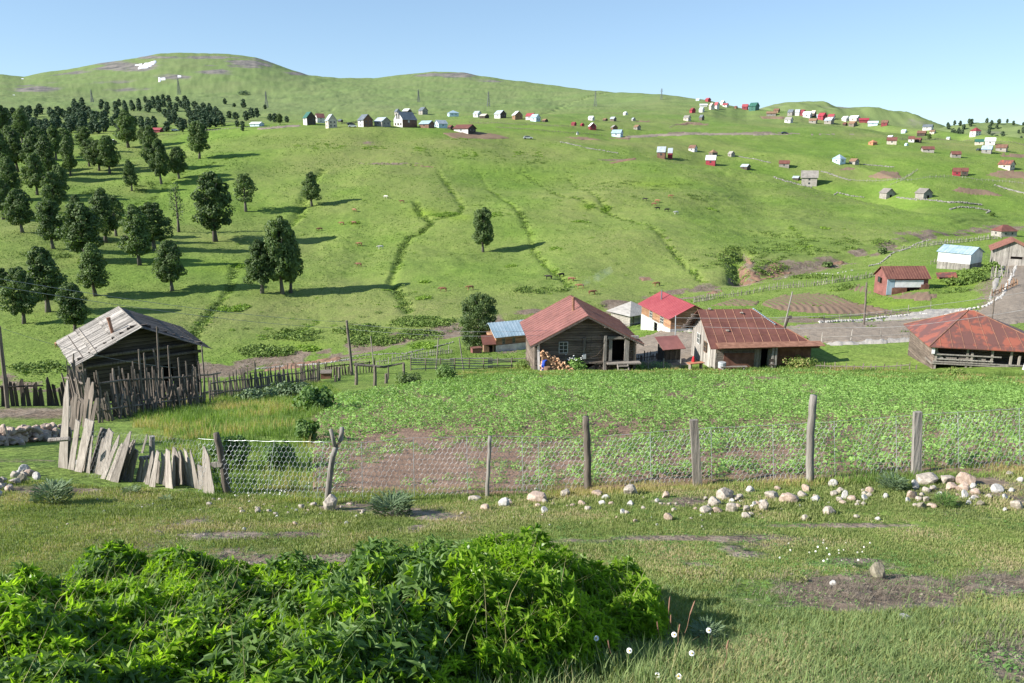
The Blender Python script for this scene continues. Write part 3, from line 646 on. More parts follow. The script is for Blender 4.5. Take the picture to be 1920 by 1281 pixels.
TREES = [
 (374,298,68,38,'oval','tall oval beech standing alone near the top left of the meadow beside the fenced plateau'),
 (303,345,82,36,'oval2','upright beech just left of the small beech on the upper left slope'),
 (288,318,78,40,'cone','beech with a broken pale top behind the upright slope beech'),
 (336,335,58,35,'oval','small round-headed beech just right of the upright slope beech'),
 (247,358,56,28,'cone','small slender two-tiered beech alone in the sunlit grass at left'),
 (404,453,131,76,'oval2','very broad twin-crowned beech in the middle of the left slope'),
 (461,397,72,44,'loose','thin light green beech on a leaning trunk in mid slope'),
 (585,387,65,38,'cone2','small dark beech at the head of the shaded gully'),
 (906,473,84,42,'column','lone columnar beech in the centre of the open hillside'),
 (898,655,113,82,'round','big round dark bushy tree by the blue-roofed cottage'),
 (491,550,106,62,'cone2','left, shorter beech of the close group above the stream gully'),
 (530,551,147,62,'column','tall double-crowned beech in the close group above the stream gully'),
 (545,549,126,50,'oval','beech behind the tall one with the longest shadow on the slope'),
 (335,435,92,30,'bare','half-dead leaning tree with a bare pale trunk and few leaves'),
 (323,545,98,56,'oval','two-tiered beech above the old shingle barn'),
 (180,555,100,62,'cone','spreading beech with a visible trunk left above the old shingle barn'),
 (45,607,112,60,'oval2','beech with low branches nearest the left edge above the paling fence'),
 (90,585,130,82,'cone2','large pyramid-shaped beech behind the left edge beech'),
 (141,625,100,56,'oval','small full beech directly above the left gable of the shingle barn'),
 (262,497,112,62,'cone','dense beech left of the two-tiered beech above the barn'),
 (290,470,92,66,'oval2','wide beech whose crown merges with the dense beech in the left grove'),
 (218,443,78,40,'loose','airy yellow-green beech in the middle of the left grove'),
 (198,455,100,55,'cone','tall beech with a dark trunk rising behind the grove logs'),
 (158,490,112,76,'oval','bushy large beech at the lower centre of the left grove'),
 (100,466,92,50,'column','slim beech with a long pale lower trunk in the left grove'),
 (42,436,82,52,'oval','low beech on sunlit grass at the far left of the grove'),
 (115,372,62,32,'oval','narrow beech against the dark heart of the grove'),
 (132,330,72,30,'cone','beech in front of the blue-roofed hut in the grove'),
 (168,312,50,30,'loose','light-crowned tree between the two huts in the grove'),
 (186,320,56,34,'oval2','dark squat beech between the two huts in the grove'),
 (206,326,70,38,'oval','beech with a long pale trunk in front of the white-roofed hut'),
 (241,277,66,44,'cone','dark beech under the far wood behind the white hut'),
 (272,281,42,26,'loose','small thin tree beside the dark beech under the far wood'),
 (43,268,60,34,'cone','dark tree on the upper left with grass around its foot'),
 (6,266,66,34,'oval','dark tree cut by the left edge of the view in the upper grove'),
 (525,234,20,12,'oval','tiny dark tree by the plateau fence left of the green-roofed house'),
 (1742,263,12,9,'cone','tiny dark tree beside the brown houses on the right ridge')]
for (u, v, h, w, k, lab) in TREES: place_tree(u, v, h, w, k, lab)
for (u, v, h, w) in [(8,330,82,42),(34,322,78,40),(66,330,84,42),(92,338,80,42),(22,376,80,42),(70,366,78,40),(104,398,76,44),(6,412,80,42),(75,300,60,36),(105,300,62,36),(8,560,60,36),(145,420,56,32),(20,298,60,32),(126,294,52,30),(160,283,44,28)]:
    place_tree(u, v, h, w, random.choice(['oval', 'cone', 'oval2', 'cone2']), 'dark beech in the crowded shady grove at the left edge of the view', 'beeches crowded in the left grove')
for (u, v, h, w) in [(333,191,8,8),(347,193,11,10),(422,196,9,8),(439,201,6,7),(457,203,14,9),(497,205,7,7),(430,222,11,10),(442,225,12,11),(462,227,15,12),(472,222,16,12),(482,221,15,11),(507,228,12,10),(516,230,14,11),(538,230,10,9),(445,238,10,9),(455,238,9,8),(455,246,8,7)]:
    place_tree(u, v, h*1.2, w*1.1, FARP[random.randrange(4)], 'small dark tree dotted on the far slope right of the hill wood', 'small trees dotted over the far slope')
WOOD = [(0,215),(60,212),(110,218),(130,205),(160,196),(200,197),(240,200),(262,192),(280,188),(320,192),(345,200),(380,202),(400,212),(418,222),(424,240),(380,248),(250,250),(120,256),(40,262),(0,262)]
k = 0; got = []
while len(got) < 165 and k < 9000:
    k += 1; u = random.uniform(0, 424); v = random.uniform(190, 260)
    if not inpoly(np.array([u]), np.array([v]), WOOD)[0]: continue
    if 200 < u < 300 and 215 < v < 232 and (v-228+(u-200)*.1) > -6 and random.random() < .8: continue
    if any((u-a)**2+((v-b_)*2.2)**2 < 64 for a, b_ in got): continue
    got.append((u, v))
for (u, v) in sorted(got, key=lambda q: q[1]):
    hh = 12+(v-190)*.15+random.uniform(-2, 3); place_tree(u, v, hh, hh*random.uniform(.62, .85), FARP[random.randrange(4)], 'dark tree in the hillside wood below the snow-patched mountain', 'trees of the hillside wood')
for i in range(64):
    u = random.choice([random.uniform(1765, 1880), random.uniform(1765, 1830), random.uniform(1850, 1925)]); f = random.uniform(.15, .98)
    q = curve_on(FH, u, f); _, vv = proj(q); H = random.uniform(7, 11)
    cm, tm = FARP[random.randrange(4)]
    t = empty('conifer', (q[0], q[1], q[2]-.5), random.random()*6, 'dark tree on the wooded hill at the right skyline', 'tree', 'trees on the right skyline hill')
    for nme, me in (('crown', cm), ('trunk', tm)):
        o = bpy.data.objects.new(nme, me); C.objects.link(o); o.parent = t; o.scale = (H*1.15, H*1.15, H)
# ---------------------------------------------------------------- low growth on the slopes (nobody could count it)
def clump_field(name, spots, mat, n, size, spread, hgt, label):
    P = []; 
    for (x, y, s) in spots:
        a = rng.random(n)*6.28; q = np.sqrt(rng.random(n))*spread*s
        P.append(np.stack([x+np.cos(a)*q, y+np.sin(a)*q*.8, np.full(n, s)], -1))
    P = np.concatenate(P); z = ground(P[:, 0], P[:, 1]); h = rng.random(len(P))*hgt*P[:, 2]
    Q = np.stack([P[:, 0], P[:, 1], z+h], -1); nn = rng.normal(size=(len(P), 3))*.6+np.array([0, -.2, 1.]); M = frames(nn, rng.random(len(P))*6.28)
    tv = [(-.5, -.3, 0), (.2, -.4, .1), (.5, .2, -.05), (-.1, .45, .1)]
    V, fs, t = scatter(tv, [np.array([(0, 1, 2, 3)])], Q, M, size*P[:, 2]*(.5+rng.random(len(P))), rng.random(len(P)))
    o = mesh_np(name, V, fs, mat, tint=t); return tag(o, label, 'ground cover', kind='stuff')
sp = []; sp2 = []
for gi, (L, w, d) in enumerate(LINES):
    if gi in (7, 11, 12, 14, 16, 17, 18): continue
    for p in L:
        for _ in range(3):
            if random.random() < .22: sp.append((p[0]+random.gauss(0, w*.7), p[1]+random.gauss(0, w*.7), random.uniform(.25, .9)))
            if random.random() < (.32 if gi not in (0, 3, 1) else .9) and fbm(p[0]/15, p[1]/15, 3) > -.25: sp2.append((p[0]+random.gauss(0, w*.4), p[1]+random.gauss(0, w*.4), random.uniform(.3, .9)))
def spot(u, v, ru, rv, n, lst, s=1.0):
    for _ in range(n):
        a = random.random()*6.28; q = math.sqrt(random.random()); uu, vv = u+math.cos(a)*q*ru, v+math.sin(a)*q*rv
        p = at(uu, vv); lst.append((p.x, p.y, random.uniform(.5, 1.1)*s))
for q in [(834,402,26,5,40),(930,402,12,4,10),(700,278,30,4,20),(785,280,14,4,16),(880,290,20,5,16),(970,290,16,5,12),(1010,290,12,5,10),(430,580,20,5,22),(455,576,12,4,12),(1044,467,12,3,8),(962,500,10,3,6),(1085,417,14,3,8),(1105,388,8,4,12),(1136,392,6,9,14),(860,262,14,3,10),(600,275,50,6,30),(790,560,14,4,8),(796,531,8,3,6),(1335,393,10,3,5),(445,498,14,4,14),(485,492,18,5,14),(1590,295,14,3,10),(790,650,22,6,24),(575,655,18,5,16),(1545,428,10,3,6),(660,418,14,3,6)]: spot(*q, sp)
for q in [(1160,345,40,8,16),(1250,350,50,8,14),(1310,370,24,7,8),(1450,460,60,25,60),(1440,500,40,20,40),(1370,490,20,30,40),(1550,460,60,16,40),(1330,490,30,16,16),(500,660,50,10,60),(560,630,50,10,40),(690,620,60,10,60),(790,605,60,10,70),(450,205,26,8,10),(1650,455,30,8,16),(790,630,40,10,40),(700,640,50,10,50),(1010,545,50,6,30),(980,300,60,10,16),(860,290,80,10,16),(1580,540,20,6,14),(1530,520,60,3,30),(1840,515,40,12,50),(1800,525,30,10,40),(1780,545,30,6,10),(80,690,60,12,30),(270,350,20,12,20),(180,365,30,8,16),(90,480,60,14,20)]: spot(*q, sp2)
for _ in range(330):
    u = random.uniform(430, 1700); v = random.uniform(280, 640); (sp if random.random() < .45 else sp2).append((lambda p: (p.x, p.y, random.uniform(.25, .7)))(at(u, v)))
clump_field('fern_patches', sp, 'fern', 44, .32, 1.2, .35, 'bright yellow-green fern clumps along the gullies of the hillside')
clump_field('hillside_scrub', sp2, 'scrub', 44, .34, 1.5, .5, 'low dark scrub and weeds in the hollows of the hillside')
uu = rng.random(90000)*1900+5; yy_ = np.exp(rng.random(90000)*(math.log(430)-math.log(100))+math.log(100)); xx_ = (uu-960)/F*yy_*1.02; zz_ = ground(xx_, yy_)
k = (fbm(xx_/12, yy_/12, 6, 3)+.35*rng.random(len(xx_)) > .05); _, v_ = proj(np.stack([xx_, yy_, zz_], -1)); k &= v_ > 255; xx_, yy_, zz_ = xx_[k], yy_[k], zz_[k]
V, fs, t = blade_m = (np.array([(-.5, 0, 0), (.5, 0, 0), (.3, 0, .55), (-.4, .1, .45), (0, -.5, 0), (0, .5, 0), (0, .3, .5), (.05, -.4, .5)]), [np.array([(0, 1, 2, 3), (4, 5, 6, 7)])], None)
V, fs, t = scatter(V, fs, np.stack([xx_, yy_, zz_-.02], -1), rotz(rng.random(len(xx_))*6.28), (.12+.22*rng.random(len(xx_)))*np.clip(yy_/220, .7, 1.6), rng.random(len(xx_)))
o = mesh_np('meadow_tufts', V, fs, 'meadow', tint=t); tag(o, 'low uneven tufts in the cropped grass of the hillside meadow', 'grass', kind='stuff')
# ---------------------------------------------------------------- potato field
def sample_poly(poly, n, ymin, ymax):
    pts = []
    W_ = [pix(u, v, 1) for u, v in poly]
    out = np.zeros((0, 2))
    while len(out) < n:
        y = np.sqrt(rng.random(n*3)*(ymax**2-ymin**2)+ymin**2); x = (rng.random(n*3)*1.35-.42)*y
        z = ground(x, y); u, v = proj(np.stack([x, y, z], -1)); k = inpoly(u, v, poly)
        out = np.concatenate([out, np.stack([x[k], y[k]], -1)])
        if k.sum() == 0: break
    return out[:n]
leafq = [(0, -.18, 0), (.22, 0, .05), (.18, .5, .10), (0, .75, .02), (-.18, .5, .10), (-.22, 0, .05)]
leaff = [np.array([(0, 1, 2, 3), (0, 3, 4, 5)])]
def plant_tmpl(seed, nleaf, r, h, ls):
    q = np.random.default_rng(seed); a = q.random(nleaf)*6.28; rr = np.sqrt(q.random(nleaf))*r; zz = h*(.25+.75*q.random(nleaf))*(1-.45*(rr/r)**2)
    P = np.stack([np.cos(a)*rr, np.sin(a)*rr, zz], -1); nn = np.stack([np.cos(a)*.5, np.sin(a)*.5, np.ones(nleaf)], -1)+q.normal(size=(nleaf, 3))*.35
    V, fs, t = scatter(leafq, leaff, P, frames(nn, q.random(nleaf)*6.28), ls*(.6+.8*q.random(nleaf)), q.random(nleaf)*.6)
    return V, fs, t
def in_mask(x, y, u, v):
    keepp = np.ones(len(x), bool); nn = fbm(x/2.6, y/2.6, 44, 3); dn = fbm(x/9, y/9, 45, 3)
    sparse = np.exp(-((u-790)/200)**2-((v-880)/45)**2)
    right = np.clip((u-1500)/300, 0, 1)*np.clip((v-800)/60, 0, 1)
    farbare = np.clip((760-v)/30, 0, 1)*np.clip(1-abs(u-1400)/500, 0, 1)*.4
    pr = .95-.42*sparse+.1*right-.75*np.clip(nn-.12, 0, 1)*2-.22*np.clip(dn-.05, 0, 1)*2-farbare
    pr = np.where((v > 900) & (u > 1300), pr*.5, pr)
    return rng.random(len(x)) < pr
parts = []
gy_, gx_ = np.meshgrid(np.arange(12.6, 78, .40), np.arange(-16, 62, .36), indexing='ij')
gx_ = gx_+rng.normal(size=gx_.shape)*.09; gy_ = gy_+rng.normal(size=gy_.shape)*.08
x, y = gx_.ravel(), gy_.ravel(); z = ground(x, y); u, v = proj(np.stack([x, y, z], -1)); FP = [(590,915)]+[(600,790),(640,742),(760,724),(860,708),(1000,699),(1180,696),(1500,695),(1720,704),(1990,714),(1990,874),(1720,882),(1520,894),(1305,899),(1100,912),(915,920)]
k = inpoly(u, v, FP); x, y, z, u, v = [q[k] for q in (x, y, z, u, v)]; k = in_mask(x, y, u, v); x, y, z, u, v = [q[k] for q in (x, y, z, u, v)]
small = np.clip(1-.5*np.exp(-((u-800)/230)**2-((v-880)/50)**2), .5, 1)
for (a, b_, nl, ls) in ((0, 20, 60, .062), (20, 32, 40, .078), (32, 50, 25, .11), (50, 90, 15, .15)):
    kk = np.nonzero((y >= a) & (y < b_))[0]
    for s in range(4):
        q = kk[s::4]
        if not len(q): continue
        V, fs, t = plant_tmpl(100+s+int(a), nl, .25, .27, ls)
        sc = (.75+.5*rng.random(len(q)))*small[q]
        parts.append(scatter(V, fs, np.stack([x[q], y[q], z[q]], -1), rotz(rng.random(len(q))*6.28), sc, rng.random(len(q))*.5, t))
V, fs, t = join(parts); o = mesh_np('potato_plants', V, fs, 'potato', tint=t)
tag(o, 'leafy green potato plants covering the brown field behind the wire fence', 'crop', kind='stuff')
# ---------------------------------------------------------------- grasses
def blade_tmpl(seed, n, r, h, w, bend=.5):
    q = np.random.default_rng(seed); V = []; Fq = []; Ft = []; Tn = []
    for i in range(n):
        a = q.random()*6.28; rr = r*math.sqrt(q.random()); px, py = math.cos(a)*rr, math.sin(a)*rr; hh = h*(.5+.7*q.random()); b = q.random()*6.28; l = bend*hh*q.random(); ww = w*(.6+.8*q.random())
        dx, dy = math.cos(b), math.sin(b); sx, sy = -dy*ww/2, dx*ww/2; k = len(V)
        V += [(px-sx, py-sy, 0), (px+sx, py+sy, 0), (px+dx*l*.35+sx*.8, py+dy*l*.35+sy*.8, hh*.6), (px+dx*l*.35-sx*.8, py+dy*l*.35-sy*.8, hh*.6), (px+dx*l, py+dy*l, hh)]
        Fq.append((k, k+1, k+2, k+3)); Ft.append((k+3, k+2, k+4)); Tn += [q.random()*.5]*5
    return np.array(V), [np.array(Fq), np.array(Ft)], np.array(Tn)
def region_pts(n, ylo, yhi, test, wide=.72):
    y = np.exp(rng.random(n)*(math.log(yhi)-math.log(ylo))+math.log(ylo)); x = (rng.random(n)*2-1)*wide*y*1.08
    z = ground(x, y); u, v = proj(np.stack([x, y, z], -1)); k = test(u, v, x, y); return x[k], y[k], z[k]
barev = lambda x, y: np.clip(.35+1.2*fbm(x/1.3, y/1.3, 91, 4), 0, 1)
BL = [(1300,1010,160,6),(1600,985,180,6),(1000,1016,150,6),(1635,1112,205,38),(1880,1098,115,22),(1910,1245,95,45),(430,1005,80,7),(560,1003,40,5)]
def turf_test(u, v, x, y):
    d = np.zeros(len(u))
    for (a, b_, c, e) in BL: d = np.maximum(d, 1.5*np.exp(-((u-a)/c)**2-((v-b_)/e)**2))
    pr = 1-np.clip(d*1.25, 0, .97)-2.2*np.clip(barev(x, y)-.62, 0, 1)*2-.12; lim = np.interp(u, [0, 400, 1100, 1920], [900, 928, 925, 885])
    return (v > lim) & (v < 1420) & (rng.random(len(u)) < pr)
parts = []
x, y, z = region_pts(250000, 2.7, 14.5, turf_test, .9)
for s in range(3):
    V, fs, t = blade_tmpl(s, 8, .04, .024, .0048)
    q = slice(s, None, 3); n = len(x[q]); sc = (.55+.9*rng.random(n))*np.interp(y[q], [3, 8, 14], [1.0, .9, 1.5])
    big = 1+.9*np.clip(fbm(x[q]/.8, y[q]/.8, 12), 0, 1); tn = np.clip(.35+.8*fbm(x[q]/.9, y[q]/.9, 15, 3), 0, 1)*.85
    parts.append(scatter(V, fs, np.stack([x[q], y[q], z[q]-.003], -1), rotz(rng.random(n)*6.28), sc*big, tn, t))
V, fs, t = join(parts); o = mesh_np('turf', V, fs, 'turf', tint=t); tag(o, 'short grazed grass between the shrubs and the wire fence', 'grass', kind='stuff')
# broad-leaved herbs low in the turf, pebbles on the bare earth
x, y, z = region_pts(30000, 2.7, 14, lambda u, v, x, y: (v > 905) & (v < 1420) & (rng.random(len(u)) < np.clip(.35+1.3*fbm(x/.7, y/.7, 18, 3), 0, 1)), .75)
V, fs, t = plant_tmpl(300, 7, .035, .018, .022); V, fs, t = scatter(V, fs, np.stack([x, y, z], -1), rotz(rng.random(len(x))*6.28), .6+.9*rng.random(len(x)), rng.random(len(x))*.6, t)
o = mesh_np('turf_herbs', V, fs, 'herb', tint=t); tag(o, 'tiny clover and plantain leaves mixed into the grazed turf', 'ground cover', kind='stuff')
def peb_test(u, v, x, y):
    d = .06+np.clip(barev(x, y)-.6, 0, 1)*1.5
    for (a, b_, c, e) in BL: d = np.maximum(d, .8*np.exp(-((u-a)/c)**2-((v-b_)/e)**2))
    return (v > 925) & (v < 1420) & (rng.random(len(u)) < d)
x, y, z = region_pts(9000, 2.9, 13.5, peb_test, .75)
pv_ = np.array([(1, 0, .1), (0, 1, 0), (-1, .1, .1), (0, -1, 0), (.1, 0, .7), (0, 0, -.5)]); pf_ = [np.array([(0, 1, 4), (1, 2, 4), (2, 3, 4), (3, 0, 4)])]
V, fs, t = scatter(pv_, pf_, np.stack([x, y, z+.003], -1), rotz(rng.random(len(x))*6.28), (.006+.016*rng.random((len(x), 1))**2)*(.7+.6*rng.random((len(x), 3))), rng.random(len(x)))
o = mesh_np('pebbles', V, fs, 'stone_brown', tint=t); tag(o, 'gravel and small clods strewn over the bare foreground earth', 'gravel', kind='stuff')
# longer grass: bottom right and around posts
def long_test(u, v, x, y):
    d = np.zeros(len(u))
    for (a, b_, c, e) in [(1620,1115,175,34),(1880,1105,90,22),(1920,1250,95,50)]: d = np.maximum(d, np.exp(-((u-a)/c)**2-((v-b_)/e)**2))
    return (u > 1180) & (v > 1085) & (v < 1420) & (rng.random(len(u)) < (.75-1.2*d)*np.clip((v-1080)/90, .1, 1))
parts = []
x, y, z = region_pts(30000, 2.7, 8, long_test, .75)
for s in range(4):
    V, fs, t = blade_tmpl(40+s, 9, .05, .065, .0042, 1.6)
    q = slice(s, None, 4); n = len(x[q]); parts.append(scatter(V, fs, np.stack([x[q], y[q], z[q]-.004], -1), rotz(rng.random(n)*6.28), .5+.8*rng.random(n), np.clip(.2+.7*fbm(x[q], y[q], 16), 0, .8), t))
x, y, z = region_pts(9000, 2.7, 6, lambda u, v, x, y: (v > 1225) & (v < 1420) & (u < 1300) & (u > 620) & (rng.random(len(u)) < .8), .75)
for s in range(3):
    V, fs, t = blade_tmpl(50+s, 9, .06, .12, .0045, 1.0)
    q = slice(s, None, 3); n = len(x[q]); parts.append(scatter(V, fs, np.stack([x[q], y[q], z[q]-.004], -1), rotz(rng.random(n)*6.28), .5+.8*rng.random(n), rng.random(n)*.5, t))
V, fs, t = join(parts); o = mesh_np('long_grass', V, fs, 'grass_long', tint=t); tag(o, 'longer tufted grass in the right foreground and under the shrubs', 'grass', kind='stuff')
# dead straw on the bare mound
parts = []
def straw_test(u, v, x, y):
    d = np.exp(-((u-1620)/165)**2-((v-1105)/26)**2)+np.exp(-((u-1880)/90)**2-((v-1090)/16)**2)+.6*np.exp(-((u-1860)/60)**2-((v-1200)/26)**2)
    return rng.random(len(u)) < d*.9
x, y, z = region_pts(30000, 3.5, 8, straw_test, .75)
V, fs, t = blade_tmpl(70, 6, .05, .05, .004, 3.0)
if len(x):
    V, fs, t = scatter(V, fs, np.stack([x, y, z], -1), rotz(rng.random(len(x))*6.28), .5+.9*rng.random(len(x)), rng.random(len(x))*.6, t)
    o = mesh_np('dead_grass', V, fs, 'straw', tint=t); tag(o, 'matted dead grass on the bare earth mound at the right', 'grass', kind='stuff')
# weeds inside the fence at the left of the field and along the far edge of the field
WEED = [(395,925),(330,860),(250,800),(235,770),(330,752),(430,735),(540,720),(600,715),(640,735),(610,760),(590,830),(600,925)]
def weed_mesh(name, poly, n, yl, yh, h, mat, lab, xr=(-.75, .3), w=.012, spread=.10):
    y = np.sqrt(rng.random(n)*(yh**2-yl**2)+yl**2); x = (xr[0]+rng.random(n)*(xr[1]-xr[0]))*y; z = ground(x, y); u, v = proj(np.stack([x, y, z], -1)); k = inpoly(u, v, poly)
    x, y, z = x[k], y[k], z[k]; parts = []
    for s in range(3):
        V, fs, t = blade_tmpl(80+s, 10, spread, h, w, .6); q = slice(s, None, 3); m_ = len(x[q])
        parts.append(scatter(V, fs, np.stack([x[q], y[q], z[q]-.01], -1), rotz(rng.random(m_)*6.28), (.5+.8*rng.random(m_))*(1+.6*fbm(x[q]/1.5, y[q]/1.5, 3)), np.clip(.38+1.1*fbm(x[q]/1.6, y[q]/1.6, 4), 0, .95), t))
    V, fs, t = join(parts); o = mesh_np(name, V, fs, mat, tint=t); return tag(o, lab, 'grass', kind='stuff')
weed_mesh('tall_weeds', WEED, 34000, 13.2, 60, .26, 'weeds', 'tall flowering grass and weeds between the paling fence and the wire fence')
FAR_EDGE = [(820,706),(900,694),(1000,690),(1180,680),(1260,688),(1340,690),(1450,682),(1530,680),(1620,692),(1720,698),(1925,705),(1925,730),(1720,716),(1500,704),(1180,705),(1000,706),(880,714)]
weed_mesh('field_edge_grass', FAR_EDGE, 60000, 50, 82, .22, 'weeds', 'rough bright grass along the far edge of the potato field', (-.15, .75), w=.03, spread=.2)
FENCE_EDGE = [(375,935),(600,945),(915,942),(1100,932),(1305,920),(1517,915),(1720,902),(1925,893),(1925,872),(1720,880),(1517,895),(1305,900),(1100,911),(915,920),(600,920),(400,905)]
weed_mesh('fence_grass', FENCE_EDGE, 16000, 11.5, 15, .09, 'weeds', 'uncut grass along the foot of the wire fence', (-.6, .75), w=.006)
# ---------------------------------------------------------------- foreground shrubs
def rosette(seed, n=8, L=.060, droop=.5, wf=.29):
    q = np.random.default_rng(seed); V = []; Fq = []; Tn = []
    for i in range(n):
        a = i*2.399+q.random()*.5; el = .5+.9*i/n; l = L*(.75+.5*q.random())*(1-.25*i/n)
        d = np.array([math.cos(a)*math.cos(el), math.sin(a)*math.cos(el), math.sin(el)]); s = np.array([-math.sin(a), math.cos(a), 0]); up = np.cross(d, s)*-1
        if up[2] < 0: up = -up
        w = l*wf/2; k = len(V); b = np.array([0, 0, i*.004])
        V += [b, b+d*l*.35+s*w-up*0+up*.012, b+d*l*.35-up*.004, b+d*l*.35-s*w+up*.012, b+d*l*.75+s*w*.72+up*(.012-droop*.02), b+d*l*.75-up*droop*.02, b+d*l*.75-s*w*.72+up*(.012-droop*.02), b+d*l-up*droop*.045]
        Fq += [(k, k+1, k+2, k+2), (k+1, k+4, k+5, k+2), (k+2, k+5, k+6, k+3), (k+4, k+7, k+5, k+5), (k+5, k+7, k+6, k+6), (k, k+2, k+3, k+3)]
        Tn += [q.random()*.25+.28*i/n]*8
    q4 = np.array([f for f in Fq if len(set(f)) == 4]); q3 = np.array([f[:3] if f[2] == f[3] else f for f in Fq if len(set(f)) < 4])
    return np.array(V), [q4, q3], np.array(Tn)
TOP = [(-400,1120),(-100,1090),(0,1078),(100,1052),(200,1035),(330,1024),(440,1030),(520,1012),(620,1015),(700,1000),(800,996),(930,996),(1030,1008),(1130,1012),(1180,1035),(1215,1075),(1232,1110)]
def shrub_h(x, y):
    """height of the shrub mass above ground"""
    yb = 6.55+.35*fbm(x*0.8, y*0, 3); z = -1.65-.25*y
    z = ground(x, y); far = np.clip((yb-y)/.8, 0, 1)**.5; near = np.clip((y-2.3-np.clip((x+.9)*1.1, 0, 2.1))/.8, 0, 1)**.5
    side = np.clip((1.06-x)/.25, 0, 1)**.5
    top = np.interp(960+F*x/(y*1.18), [p[0] for p in TOP], np.interp([p[0] for p in TOP], [-400, 300, 700, 1232], [.02, .10, .30, .42]))
    return (top+.34*fbm(x*1.5, y*1.5, 77, 3)+.20*fbm(x*4, y*4, 78, 2)+.06)*far*near*side
def shrub(name, x0, x1, n, mat, tmpl, label, hmul=1.0, sizes=(.8, 1.3), ylim=(2.3, 6.9), depth=.42, tilt=.5, mask=None):
    x = x0+rng.random(n)*(x1-x0); y = ylim[0]+rng.random(n)*(ylim[1]-ylim[0]); h = shrub_h(x, y)
    k = h > .12
    if mask is not None: k &= mask(x, y)
    x, y, h = x[k], y[k], h[k]*hmul
    e = .08; nx = -(shrub_h(x+e, y)*hmul-h)/e; ny = -(shrub_h(x, y+e)*hmul-h)/e
    nn = np.stack([np.clip(nx, -1.5, 1.5), np.clip(ny, -1.5, 1.5), np.ones(len(x))*1.1], -1)+rng.normal(size=(len(x), 3))*tilt
    z = ground(x, y); dd = depth*rng.random(len(x))**1.4; zz = z+np.maximum(h-dd, .03)
    parts = []
    for s, (V, fs, t) in enumerate(tmpl):
        q = slice(s, None, len(tmpl)); m_ = len(x[q]); parts.append(scatter(V, fs, np.stack([x[q], y[q], zz[q]], -1), frames(nn[q], rng.random(m_)*6.28), sizes[0]+(sizes[1]-sizes[0])*rng.random(m_), rng.random(m_)*.35, t))
    V, fs, t = join(parts); mx, my = float(np.mean(x)), float(np.mean(y)); mz = gz1(mx, my)
    r = empty(name, (mx, my, mz), 0, label, 'shrub')
    o = mesh_np('foliage', V-np.array([mx, my, mz]), fs, mat, tint=t, parent=r)
    mb = MB()
    for i in range(14):
        mb = MB(); a = random.randrange(len(x)); bx = x[a]+random.uniform(-.1, .1); by = y[a]+random.uniform(-.1, .1); p0 = Vector((bx-mx, by-my, gz1(bx, by)-mz-.02)); p1 = Vector((x[a]-mx, y[a]-my, zz[a]-mz))
        mb.tube([p0, (p0+p1)/2+Vector((random.uniform(-.04, .04), random.uniform(-.04, .04), 0)), p1], [.010, .007, .004], 5); mb.build('stem', 'bark', r)
    return r
LT = [rosette(s) for s in range(6)]
NT = [rosette(20+s, 10, .065, 1.0, .5) for s in range(4)]
HT = [rosette(40+s, 9, .10, .9, .5) for s in range(4)]
shrub('laurel_shrub', -.30, 1.15, 9000, 'laurel', LT, 'glossy yellow-green laurel shrub forming the right end of the foreground thicket', depth=.42)
shrub('laurel_shrub', -1.75, -.25, 4600, 'laurel', LT, 'glossy laurel shrub mixed with nettles in the middle of the foreground thicket', depth=.42)
shrub('laurel_shrub', -3.3, -1.7, 11500, 'laurel', LT, 'broad dark glossy laurel shrub left of the nettles in the foreground thicket', depth=.38)
shrub('laurel_shrub', -5.6, -3.2, 12000, 'laurel', LT, 'glossy laurel shrub running out of the left edge of the foreground', depth=.38)
shrub('nettle_patch', -2.1, -.35, 3300, 'nettle', NT, 'dull green nettles with pale flower tassels in the middle of the thicket', hmul=1.06, depth=.4, tilt=.35)
shrub('nettle_patch', -3.9, -1.9, 1700, 'nettle', NT, 'scattered dull nettles growing up through the left laurels', hmul=1.03, depth=.2, tilt=.35)
shrub('broadleaf_herb', -.75, .22, 900, 'herb', HT, 'pale broad-leaved herb in front of the right laurel shrub', hmul=.62, ylim=(3.5, 4.9), depth=.35, sizes=(.5, .85))

n = 1500; x = -4.2+rng.random(n)*5.3; y = 2.6+rng.random(n)*4; h = shrub_h(x, y); k = h > .15; x, y, h = x[k], y[k], h[k]; z = ground(x, y)
V, fs, t = blade_tmpl(90, 3, .02, .24, .004, .9); V, fs, t = scatter(V, fs, np.stack([x, y, z+h*.7], -1), rotz(rng.random(len(x))*6.28), .5+.8*rng.random(len(x)), rng.random(len(x))*.9, t)
o = mesh_np('thicket_grass', V, fs, 'grass_long', tint=t); tag(o, 'thin grass blades growing up through the foreground thicket', 'grass', kind='stuff')
